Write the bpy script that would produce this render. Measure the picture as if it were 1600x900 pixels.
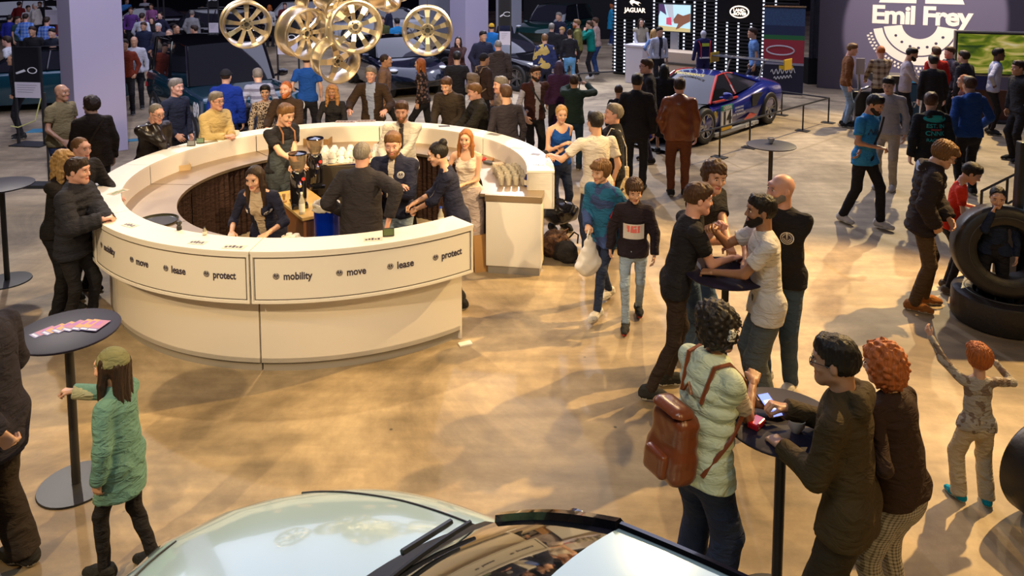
import bpy, bmesh, math, random
import numpy as np
from mathutils import Vector, Matrix, Euler, noise
sc = bpy.context.scene
for o in list(bpy.data.objects): bpy.data.objects.remove(o)
COL = sc.collection
PI = math.pi
# ---------------------------------------------------------------- camera
CAMH, FPX, PITCH, PY0 = 3.56, 1180.0, math.radians(5.25), 45.0
cd = bpy.data.cameras.new('camera'); cam = bpy.data.objects.new('camera', cd); COL.objects.link(cam)
cam.location = (0, 0, CAMH); cam.rotation_euler = (PI/2-PITCH, 0, 0)
cd.sensor_width = 36; cd.lens = 36*FPX/1600; cd.shift_y = -(450-PY0)/1600
cd.clip_end = 300; sc.camera = cam
# ---------------------------------------------------------------- world, lights, exposure
w = bpy.data.worlds.new('hall_air'); sc.world = w; w.use_nodes = True
w.node_tree.nodes['Background'].inputs[0].default_value = (0.34, 0.24, 0.60, 1)
w.node_tree.nodes['Background'].inputs[1].default_value = 0.085
sc.view_settings.view_transform = 'Standard'; sc.view_settings.look = 'None'
sc.view_settings.exposure = 0.22; sc.view_settings.gamma = 1; sc.view_settings.use_curve_mapping = False
def spot(loc, to, power, col, ang=50, blend=.35, size=.12):
    l = bpy.data.lights.new('spot_lamp', 'SPOT'); l.energy = power; l.color = col
    l.spot_size = math.radians(ang); l.spot_blend = blend; l.shadow_soft_size = size
    o = bpy.data.objects.new('spot_lamp', l); COL.objects.link(o); o.location = loc
    o.rotation_euler = (Vector(to)-Vector(loc)).to_track_quat('-Z', 'Y').to_euler(); return o
def area(loc, to, power, col, sx, sy):
    l = bpy.data.lights.new('area_lamp', 'AREA'); l.shape = 'RECTANGLE'; l.size = sx; l.size_y = sy
    l.energy = power; l.color = col
    o = bpy.data.objects.new('area_lamp', l); COL.objects.link(o); o.location = loc
    o.rotation_euler = (Vector(to)-Vector(loc)).to_track_quat('-Z', 'Y').to_euler(); return o
WARM = (1.0, .72, .38); AMB = (1.0, .64, .24)
spot((-5.2, -1.8, 7.6), (-2.0, 6.6, .7), 2000, WARM, 34, .6)      # front of the bar
spot((1.6, -2.2, 7.6), (-1.0, 6.9, .7), 1250, WARM, 32, .6)
spot((8.2, 9.3, 7.2), (1.6, 5.2, 0), 5400, AMB, 56, .35, .07)     # from the right, over the tables
spot((3.2, 16.5, 8.5), (-1.0, 6.0, 0), 2300, AMB, 46, .5, .1)   # from behind, throws the bar's shadow forward
spot((10.5, 18.5, 8.0), (6.0, 13.2, 0), 4200, (1, .76, .40), 56, .6)  # far right floor
spot((6.2, -1.6, 7.6), (3.0, 4.6, .3), 800, AMB, 46, .6)
spot((-9.0, 14.0, 8.0), (-4.9, 7.5, 0), 1700, (1, .90, .80), 50, .5)  # cooler, left floor
spot((-7.5, 1.5, 7.0), (-3.4, 4.2, 0), 700, AMB, 44, .5, .08)
spot((-2.0, 9.4, 8.5), (-2.0, 8.6, 0), 1500, WARM, 56, .6)     # straight over the bar
spot((-3.5, 2.5, 7.5), (-2.2, 11.8, 1.3), 3000, WARM, 36, .6)    # faces of the guests behind the bar
spot((2.6, 4.2, 5.6), (-1.6, 9.8, 1.4), 1700, WARM, 40, .6)  # extra lamp, added to brighten the faces inside the bar
spot((1.0, 24.0, 8.0), (3.0, 16.5, 0), 3000, (.86, .88, 1), 70, .6)
area((0, 21.0, 9.5), (0, 21, 0), 2200, (.72, .74, 1.0), 30, 16)
spot((-3.0, 5.0, 8.5), (-8.0, 15.0, 1.8), 3200, (.86, .84, 1), 46, .6)   # added to brighten the column and the off-road vehicle
spot((0.0, 8.0, 9.0), (-2.0, 21.0, 1.2), 3200, (.88, .88, 1), 40, .6)    # added spot, lifts the middle of the background
area((-1.5, 1.0, 7.5), (-1.5, 4.5, 0), 110, (.80, .92, 1.0), 5, 1.0)
# ---------------------------------------------------------------- helpers
def ray(px, py):
    u = (px-800)/FPX; v = (py-PY0)/FPX
    return u, math.cos(PITCH)-v*math.sin(PITCH), -(v*math.cos(PITCH)+math.sin(PITCH))
def G(px, py, z=0.0):
    d = ray(px, py); t = (z-CAMH)/d[2]
    return d[0]*t, d[1]*t
def D(px, py, Y):          # point on the pixel's ray at distance Y into the hall
    d = ray(px, py); t = Y/d[1]
    return Vector((d[0]*t, Y, CAMH+d[2]*t))
def new_mat(name):
    m = bpy.data.materials.new(name); m.use_nodes = True
    nt = m.node_tree; return m, nt, nt.nodes['Principled BSDF']
def node(nt, t, **k):
    n = nt.nodes.new(t)
    for a, b in k.items(): setattr(n, a, b)
    return n
_mc = {}
def mat(col, rough=.6, metal=0, coat=0, emit=0, bump=0, bscale=60, trans=0, spec=.5, ecol=None, var=0):
    key = (tuple(col), rough, metal, coat, emit, bump, bscale, trans, spec, ecol, var)
    if key in _mc: return _mc[key]
    m, nt, b = new_mat('surface'); c = (*col, 1)
    b.inputs['Base Color'].default_value = c; b.inputs['Roughness'].default_value = rough
    b.inputs['Metallic'].default_value = metal; b.inputs['Coat Weight'].default_value = coat
    b.inputs['Coat Roughness'].default_value = .03
    b.inputs['Specular IOR Level'].default_value = spec
    b.inputs['Transmission Weight'].default_value = trans
    if emit:
        b.inputs['Emission Color'].default_value = (*(ecol or col), 1); b.inputs['Emission Strength'].default_value = emit
    if bump or var:
        tc = node(nt, 'ShaderNodeTexCoord'); nz = node(nt, 'ShaderNodeTexNoise')
        nz.inputs['Scale'].default_value = bscale; nz.inputs['Detail'].default_value = 3
        nt.links.new(tc.outputs['Object'], nz.inputs['Vector'])
        if bump:
            bp = node(nt, 'ShaderNodeBump'); bp.inputs['Strength'].default_value = bump; bp.inputs['Distance'].default_value = .01
            nt.links.new(nz.outputs[0], bp.inputs['Height']); nt.links.new(bp.outputs[0], b.inputs['Normal'])
        if var:
            mx = node(nt, 'ShaderNodeMix', data_type='RGBA', blend_type='MULTIPLY'); mx.inputs[0].default_value = var
            mx.inputs[6].default_value = c; nt.links.new(nz.outputs[0], mx.inputs[7]); nt.links.new(mx.outputs[2], b.inputs['Base Color'])
    _mc[key] = m; return m
_cc = {}
def cloth(col, pattern=None, col2=(0, 0, 0), scale=1, rough=.85, sheen=.0):
    key = (tuple(col), pattern, tuple(col2), scale, rough)
    if key in _cc: return _cc[key]
    m, nt, b = new_mat('fabric'); L = nt.links.new
    b.inputs['Roughness'].default_value = rough; b.inputs['Specular IOR Level'].default_value = .25 if rough > .6 else .5
    tc = node(nt, 'ShaderNodeTexCoord')
    nz = node(nt, 'ShaderNodeTexNoise'); nz.inputs['Scale'].default_value = 9; nz.inputs['Detail'].default_value = 3; nz.inputs['Distortion'].default_value = .8
    mp = node(nt, 'ShaderNodeMapping'); mp.inputs['Scale'].default_value = (1, 1, 2.2); mp.inputs['Rotation'].default_value = (.5, .6, 0)
    L(tc.outputs['Object'], mp.inputs[0]); L(mp.outputs[0], nz.inputs[0])
    bp = node(nt, 'ShaderNodeBump'); bp.inputs['Strength'].default_value = .85; bp.inputs['Distance'].default_value = .034
    L(nz.outputs[0], bp.inputs['Height'])
    fn = node(nt, 'ShaderNodeTexNoise'); fn.inputs['Scale'].default_value = 220
    L(tc.outputs['Object'], fn.inputs[0])
    b2 = node(nt, 'ShaderNodeBump'); b2.inputs['Strength'].default_value = .25; b2.inputs['Distance'].default_value = .002
    L(fn.outputs[0], b2.inputs['Height']); L(bp.outputs[0], b2.inputs['Normal']); L(b2.outputs[0], b.inputs['Normal'])
    b.inputs['Base Color'].default_value = (*col, 1)
    if pattern:
        mx = node(nt, 'ShaderNodeMix', data_type='RGBA'); mx.inputs[6].default_value = (*col, 1); mx.inputs[7].default_value = (*col2, 1)
        if pattern == 'spots':
            t = node(nt, 'ShaderNodeTexVoronoi'); t.inputs['Scale'].default_value = 22*scale; L(tc.outputs['Object'], t.inputs[0])
            r = node(nt, 'ShaderNodeMath', operation='LESS_THAN'); r.inputs[1].default_value = .42; L(t.outputs['Distance'], r.inputs[0]); L(r.outputs[0], mx.inputs[0])
        elif pattern == 'camo':
            t = node(nt, 'ShaderNodeTexNoise'); t.inputs['Scale'].default_value = 9*scale; L(tc.outputs['Object'], t.inputs[0])
            r = node(nt, 'ShaderNodeMath', operation='GREATER_THAN'); r.inputs[1].default_value = .52; L(t.outputs[0], r.inputs[0]); L(r.outputs[0], mx.inputs[0])
        else:
            sp = node(nt, 'ShaderNodeSeparateXYZ'); L(tc.outputs['Object'], sp.inputs[0])
            outs = []
            for ax in ('X', 'Z') if pattern in ('check', 'tooth') else ('Z',):
                a = node(nt, 'ShaderNodeMath', operation='MULTIPLY'); a.inputs[1].default_value = (60 if pattern != 'tooth' else 330)*scale
                L(sp.outputs[ax], a.inputs[0]); s = node(nt, 'ShaderNodeMath', operation='SINE'); L(a.outputs[0], s.inputs[0])
                g = node(nt, 'ShaderNodeMath', operation='GREATER_THAN'); g.inputs[1].default_value = .3; L(s.outputs[0], g.inputs[0]); outs.append(g)
            if len(outs) == 2:
                ad = node(nt, 'ShaderNodeMath', operation='ADD'); L(outs[0].outputs[0], ad.inputs[0]); L(outs[1].outputs[0], ad.inputs[1])
                h = node(nt, 'ShaderNodeMath', operation='MULTIPLY'); h.inputs[1].default_value = .5; L(ad.outputs[0], h.inputs[0]); L(h.outputs[0], mx.inputs[0])
            else: L(outs[0].outputs[0], mx.inputs[0])
        L(mx.outputs[2], b.inputs['Base Color'])
    _cc[key] = m; return m
def link_mesh(name, me, m=None, parent=None):
    o = bpy.data.objects.new(name, me); COL.objects.link(o)
    if m is not None:
        for q in (m if isinstance(m, (list, tuple)) else [m]): me.materials.append(q)
    if parent: o.parent = parent
    return o
def tag(o, label=None, cat=None, group=None, kind=None):
    if label: o['label'] = label
    if cat: o['category'] = cat
    if group: o['group'] = group
    if kind: o['kind'] = kind
    return o
def empty(name, loc=(0, 0, 0), rz=0, label=None, cat=None, group=None, kind=None):
    o = bpy.data.objects.new(name, None); COL.objects.link(o); o.location = loc; o.rotation_euler = (0, 0, rz)
    o.empty_display_size = .1
    return tag(o, label, cat, group, kind)
class MB:
    def __init__(s): s.v = []; s.f = []; s.mi = []
    def add(s, v, f, mi=0):
        n = len(s.v); s.v += [tuple(p) for p in v]; s.f += [tuple(i+n for i in q) for q in f]; s.mi += [mi]*len(f); return s
    def box(s, x0, x1, y0, y1, z0, z1, M=None, mi=0, bev=0):
        if bev:
            bm = bmesh.new(); bmesh.ops.create_cube(bm, size=1)
            for v in bm.verts: v.co = Vector(((x0+x1)/2+v.co.x*(x1-x0), (y0+y1)/2+v.co.y*(y1-y0), (z0+z1)/2+v.co.z*(z1-z0)))
            bmesh.ops.bevel(bm, geom=bm.edges[:], offset=bev, segments=2, affect='EDGES', profile=.5)
            v = [x.co.copy() for x in bm.verts]; f = [[q.index for q in g.verts] for g in bm.faces]; bm.verts.index_update(); bm.free()
        else:
            v = [Vector(p) for p in ((x0, y0, z0), (x1, y0, z0), (x1, y1, z0), (x0, y1, z0), (x0, y0, z1), (x1, y0, z1), (x1, y1, z1), (x0, y1, z1))]
            f = [(0, 3, 2, 1), (4, 5, 6, 7), (0, 1, 5, 4), (1, 2, 6, 5), (2, 3, 7, 6), (3, 0, 4, 7)]
        if M is not None: v = [M @ Vector(p) for p in v]
        return s.add(v, f, mi)
    def lathe(s, prof, n=24, M=None, mi=0, a0=0, a1=2*PI):
        full = abs(a1-a0-2*PI) < 1e-6; k = n if full else n+1; v = []; f = []
        for i in range(k):
            a = a0+(a1-a0)*i/n
            for r, z in prof: v.append(Vector((r*math.cos(a), r*math.sin(a), z)))
        m = len(prof)
        for i in range(n):
            j = (i+1) % k
            for q in range(m-1):
                f.append((i*m+q, j*m+q, j*m+q+1, i*m+q+1))
        if M is not None: v = [M @ p for p in v]
        return s.add(v, f, mi)
    def tube(s, pts, r, n=8, mi=0, caps=True, closed=False):
        pts = [Vector(p) for p in pts]; R = r if isinstance(r, (list, tuple)) else [r]*len(pts); v = []; f = []
        up = None
        for i, p in enumerate(pts):
            if closed: t = (pts[(i+1) % len(pts)]-pts[i-1]).normalized()
            else: t = (pts[min(i+1, len(pts)-1)]-pts[max(i-1, 0)]).normalized()
            if up is None: up = Vector((0, 0, 1)) if abs(t.z) < .9 else Vector((1, 0, 0))
            a = t.cross(up).normalized(); b = a.cross(t).normalized(); up = b
            for k in range(n):
                q = 2*PI*k/n; v.append(p+(a*math.cos(q)+b*math.sin(q))*R[i])
        m = len(pts)
        for i in range(m if closed else m-1):
            j = (i+1) % m
            for k in range(n): f.append((i*n+k, i*n+(k+1) % n, j*n+(k+1) % n, j*n+k))
        if caps and not closed: f.append(tuple(reversed(range(n)))); f.append(tuple((m-1)*n+k for k in range(n)))
        return s.add(v, f, mi)
    def build(s, name, m, parent=None, smooth=False):
        me = bpy.data.meshes.new(name); me.from_pydata([tuple(p) for p in s.v], [], s.f)
        o = link_mesh(name, me, m, parent)
        if any(s.mi): me.polygons.foreach_set('material_index', s.mi)
        bm = bmesh.new(); bm.from_mesh(me); bmesh.ops.recalc_face_normals(bm, faces=bm.faces[:]); bm.to_mesh(me); bm.free()
        if smooth: shade(me)
        return o
def shade(me, ang=40):
    me.polygons.foreach_set('use_smooth', [True]*len(me.polygons))
    try: me.set_sharp_from_angle(angle=math.radians(ang))
    except Exception: pass
def T(x=0, y=0, z=0): return Matrix.Translation((x, y, z))
def RZ(a): return Matrix.Rotation(a, 4, 'Z')
def RX(a): return Matrix.Rotation(a, 4, 'X')
def RY(a): return Matrix.Rotation(a, 4, 'Y')
_tc = {}
def text_mesh(s, size=.1, extrude=.004, bold=0.0, align='CENTER', shear=0, space=1):
    c = bpy.data.curves.new('lettering', 'FONT'); c.body = s; c.size = size; c.extrude = extrude; c.offset = bold
    c.align_x = align; c.align_y = 'CENTER'; c.resolution_u = 3; c.shear = shear; c.space_character = space
    o = bpy.data.objects.new('lettering', c); COL.objects.link(o)
    dg = bpy.context.evaluated_depsgraph_get(); me = bpy.data.meshes.new_from_object(o.evaluated_get(dg))
    bpy.data.objects.remove(o); me.materials.clear(); return me
def text(name, s, m, M, parent=None, **k):
    me = text_mesh(s, **k); me.transform(M); return link_mesh(name, me, m, parent)
def at_children(o): return [c for c in bpy.data.objects if c.parent == o]
def copy_tree(o, loc=None, rz=None, label=None, group=None, parent=None, kids=None):
    if kids is None:
        kids = {}
        for q in bpy.data.objects:
            if q.parent: kids.setdefault(q.parent.name, []).append(q)
    c = o.copy(); COL.objects.link(c)
    if parent: c.parent = parent
    if loc is not None: c.location = loc
    if rz is not None: c.rotation_euler = (0, 0, rz)
    if label: c['label'] = label
    if group: c['group'] = group
    for ch in kids.get(o.name, []): copy_tree(ch, parent=c, kids=kids)
    return c
# ---------------------------------------------------------------- floor
def floor_mat():
    m, nt, b = new_mat('polished_concrete'); L = nt.links.new
    tc = node(nt, 'ShaderNodeTexCoord')
    n1 = node(nt, 'ShaderNodeTexNoise'); n1.inputs['Scale'].default_value = .55; n1.inputs['Detail'].default_value = 8; n1.inputs['Roughness'].default_value = .65
    n1.inputs['Distortion'].default_value = .6
    n2 = node(nt, 'ShaderNodeTexNoise'); n2.inputs['Scale'].default_value = 5; n2.inputs['Detail'].default_value = 8; n2.inputs['Roughness'].default_value = .7
    mp = node(nt, 'ShaderNodeMapping'); mp.inputs['Rotation'].default_value = (0, 0, .6); mp.inputs['Scale'].default_value = (.35, 2.6, 1)
    n3 = node(nt, 'ShaderNodeTexNoise'); n3.inputs['Scale'].default_value = 2.2; n3.inputs['Detail'].default_value = 6
    L(tc.outputs['Object'], n1.inputs[0]); L(tc.outputs['Object'], n2.inputs[0]); L(tc.outputs['Object'], mp.inputs[0]); L(mp.outputs[0], n3.inputs[0])
    a = node(nt, 'ShaderNodeMix', data_type='RGBA'); a.inputs[6].default_value = (.15, .11, .065, 1); a.inputs[7].default_value = (.47, .365, .23, 1)
    r = node(nt, 'ShaderNodeMapRange'); r.inputs[1].default_value = .35; r.inputs[2].default_value = .65; L(n1.outputs[0], r.inputs[0]); L(r.outputs[0], a.inputs[0])
    c = node(nt, 'ShaderNodeMix', data_type='RGBA', blend_type='OVERLAY'); c.inputs[0].default_value = .45; L(a.outputs[2], c.inputs[6]); L(n2.outputs[0], c.inputs[7])
    d = node(nt, 'ShaderNodeMix', data_type='RGBA', blend_type='OVERLAY'); d.inputs[0].default_value = .55; L(c.outputs[2], d.inputs[6]); L(n3.outputs[0], d.inputs[7])
    v = node(nt, 'ShaderNodeTexVoronoi'); v.inputs['Scale'].default_value = 1.7; L(tc.outputs['Object'], v.inputs[0])
    lt = node(nt, 'ShaderNodeMapRange'); lt.inputs[1].default_value = .012; lt.inputs[2].default_value = .03; L(v.outputs['Distance'], lt.inputs[0])
    e = node(nt, 'ShaderNodeMix', data_type='RGBA'); e.inputs[6].default_value = (.06, .05, .04, 1); L(lt.outputs[0], e.inputs[0]); L(d.outputs[2], e.inputs[7])
    L(e.outputs[2], b.inputs['Base Color'])
    rr = node(nt, 'ShaderNodeMapRange'); rr.inputs[3].default_value = .48; rr.inputs[4].default_value = .75; L(n2.outputs[0], rr.inputs[0]); L(rr.outputs[0], b.inputs['Roughness'])
    bp = node(nt, 'ShaderNodeBump'); bp.inputs['Strength'].default_value = .12; bp.inputs['Distance'].default_value = .01; L(n2.outputs[0], bp.inputs['Height']); L(bp.outputs[0], b.inputs['Normal'])
    return m
fl = MB().box(-34, 34, -4, 74, -.1, 0).build('floor', floor_mat()); tag(fl, kind='structure')
# ---------------------------------------------------------------- round bar counter
CX, CY, R0 = -2.045, 8.59, 2.53
WHITE = mat((.80, .77, .72), .42); WHITE2 = mat((.74, .70, .66), .4)
GREYK = mat((.30, .28, .26), .45); DLINE = mat((.10, .085, .07), .5); INK = mat((.045, .035, .06), .6)
def steel():
    m, nt, b = new_mat('brushed_steel'); L = nt.links.new
    b.inputs['Metallic'].default_value = .85; b.inputs['Base Color'].default_value = (.44, .34, .23, 1)
    tc = node(nt, 'ShaderNodeTexCoord'); n = node(nt, 'ShaderNodeTexNoise'); n.inputs['Scale'].default_value = 4; n.inputs['Detail'].default_value = 6
    L(tc.outputs['Object'], n.inputs[0]); r = node(nt, 'ShaderNodeMapRange'); r.inputs[3].default_value = .28; r.inputs[4].default_value = .55; L(n.outputs[0], r.inputs[0]); L(r.outputs[0], b.inputs['Roughness'])
    return m
STEEL = steel(); CURT = cloth((.035, .016, .011)); CHROME = mat((.75, .72, .68), .15, 1); DARKM = mat((.02, .02, .022), .45)
def ring(mb, r0, r1, z0, z1, a0, a1, n=22, mi=0):
    v = []; f = []
    for i in range(n+1):
        a = math.radians(a0+(a1-a0)*i/n); c, s = math.cos(a), math.sin(a)
        v += [(r0*c, r0*s, z0), (r1*c, r1*s, z0), (r1*c, r1*s, z1), (r0*c, r0*s, z1)]
    for i in range(n):
        p = 4*i; q = p+4
        for k in range(4): f.append((p+k, p+(k+1) % 4, q+(k+1) % 4, q+k))
    f += [(0, 3, 2, 1), (4*n, 4*n+1, 4*n+2, 4*n+3)]
    return mb.add(v, f, mi)
def bend(me, ac, R, zc):           # flat lettering (x right, y up) onto the outside of the ring, read from outside
    for v in me.vertices:
        a = math.radians(ac)+v.co.x/R; r = R+v.co.z
        v.co = Vector((r*math.cos(a), r*math.sin(a), zc+v.co.y))
def emblem_mesh(r=.03):
    mb = MB()
    ringp = []
    def annul(r0, r1, a0=0, a1=360, n=20, z=.002):
        v = []; f = []
        for i in range(n+1):
            a = math.radians(a0+(a1-a0)*i/n); v += [(r0*math.cos(a), r0*math.sin(a), z), (r1*math.cos(a), r1*math.sin(a), z)]
        for i in range(n): f.append((2*i, 2*i+1, 2*i+3, 2*i+2))
        mb.add(v, f)
    annul(r*.84, r, 100, 440-0, 20); annul(r*.55, r*.7, 190, 350, 12); annul(r*.2, r*.4, 190, 350, 8)
    for s in (-1, 1): mb.add([(s*r*.1, 0, .002), (s*r*.7, 0, .002), (s*r*.6, r*.4, .002), (s*r*.1, r*.8, .002)], [(0, 1, 2, 3)])
    mb.add([(-r*.9, -r*.05, .002), (r*.9, -r*.05, .002), (r*.9, r*.05, .002), (-r*.9, r*.05, .002)], [(0, 1, 2, 3)])
    me = bpy.data.meshes.new('emblem'); me.from_pydata(mb.v, [], mb.f); return me
seg_lab = {-93: 'white bar counter segment front right, lettered mobility move lease protect',
           -138: 'white bar counter segment front left, lettered mobility move lease protect',
           177: 'white bar counter segment at the far left, people eating at it',
           132: 'white bar counter segment back left, old man in beige blazer leaning on it',
           87: 'white bar counter segment at the back, below the hanging wheels, curly haired woman at it',
           42: 'white bar counter segment back right, men in dark jackets at it',
           -3: 'white bar counter segment at the right end, woman in blue top beside it'}
for a0 in (-138, -93, 177, 132, 87, 42, -3):
    g = .18; A, B = a0+g, a0+45-g
    root = empty('bar_counter', (CX, CY, 0), 0, seg_lab[a0], 'bar counter', 'segments of the round bar')
    base_a0 = A-(5.5 if a0 == -3 else 0)
    mb = MB(); ring(mb, 2.33, 2.36, .09, .80, A, B); ring(mb, 1.78, 2.36, .09, .13, A, B)
    mb.build('base_panel', WHITE2, root, True)
    ring(MB(), 2.30, 2.325, .0, .09, A, B).build('kick_plate', GREYK, root, True)
    ring(MB(), R0-.022, R0-.004, .70, 1.125, A, B).build('fascia_panel', WHITE, root, True)
    fr = MB()
    for z0, z1 in ((.70, .722), (1.10, 1.125)): ring(fr, R0-.01, R0+.004, z0, z1, A, B)
    for e0, e1 in ((A, A+.4), (B-.4, B)): ring(fr, R0-.01, R0+.004, .70, 1.125, e0, e1, 2)
    fr.build('fascia_frame', WHITE, root, True)
    ln = MB()
    for z0, z1 in ((.730, .736), (1.088, 1.094)): ring(ln, R0-.008, R0-.001, z0, z1, A+.55, B-.55)
    for e0, e1 in ((A+.55, A+.7), (B-.7, B-.55)): ring(ln, R0-.008, R0-.001, .73, 1.094, e0, e1, 2)
    ln.build('panel_joint', DLINE, root)
    ring(MB(), 2.22, R0+.006, 1.125, 1.15, A-.1, B+.1).build('ledge_top', WHITE, root, True)
    ring(MB(), 2.22, 2.24, .92, 1.125, A, B).build('inner_panel', WHITE2, root, True)
    ep = MB()
    for e0, e1 in ((A, A+.35), (B-.35, B)): ring(ep, 2.22, R0-.02, .92, 1.125, e0, e1, 2)
    ring(ep, 2.24, R0-.02, .70, .72, A, B); ep.build('end_panel', WHITE, root)
    ring(MB(), 1.70, 2.23, .885, .92, base_a0, B, 24).build('worktop', STEEL, root, True)
    ring(MB(), 1.76, 2.33, .80, .885, base_a0+.1, B, 24).build('worktop_edge', GREYK if a0 == -3 else WHITE2, root, True)
    cu = MB(); v = []; f = []; n = 90
    for i in range(n+1):
        a = math.radians(A+(B-A)*i/n); r = 1.735+.012*math.sin(i*1.1)+.008*math.sin(i*.37)
        v += [(r*math.cos(a), r*math.sin(a), .01), (r*math.cos(a), r*math.sin(a), .885)]
    for i in range(n): f.append((2*i, 2*i+2, 2*i+3, 2*i+1))
    cu.add(v, f).build('curtain', CURT, root, True)
    if a0 in (-93, -138):
        spec = {-93: (('mobility', -88.6, -81.4), ('move', -76.9, -71.4), ('lease', -67.2, -61.9), ('protect', -57.7, -51)),
                -138: (('mobility', -134.2, -127.0), ('move', -121.3, -115.8), ('lease', -111.6, -106.4), ('protect', -102.3, -95.8))}[a0]
        for wd, u0, u1 in spec:
            me = emblem_mesh(.027); bend(me, u0+.5, R0-.003, .936); link_mesh('emblem', me, INK, root)
            me = text_mesh(wd, size=.088, extrude=.001, bold=.0022, align='LEFT'); xs = [v.co.x for v in me.vertices]
            wdt = math.radians(u1-u0-1.9)*R0; k = wdt/(max(xs)-min(xs))
            for v in me.vertices: v.co.x = (v.co.x-min(xs))*k
            bend(me, u0+1.9, R0-.002, .932); link_mesh('lettering', me, INK, root)
    if a0 in (-3,): ring(MB(), 2.22, R0-.005, .70, 1.125, A, A+.4, 2).build('end_cap', WHITE, root)
    if a0 == -93: ring(MB(), 2.22, R0-.005, .70, 1.125, B-.4, B, 2).build('end_cap', WHITE, root)
    if a0 == -3:      # cabinet end towards the entrance of the ring
        e = MB(); a = math.radians(base_a0)
        M = RZ(a) @ T(0, 0, 0)
        e.box(1.77, 2.40, -.02, .25, .09, .84, M, bev=.004); e.build('cabinet_end', WHITE, root)
        MB().box(1.79, 2.38, -.005, .2, 0, .09, M).build('kick_plate', GREYK, root)
        MB().box(1.76, 2.41, -.03, .3, .845, .9185, M, bev=.003).build('worktop_end', STEEL, root)
    elif a0 in (-93,):
        ring(MB(), 1.76, 2.36, .0, .80, B-.5, B, 2).build('cabinet_end', WHITE2, root)
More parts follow.
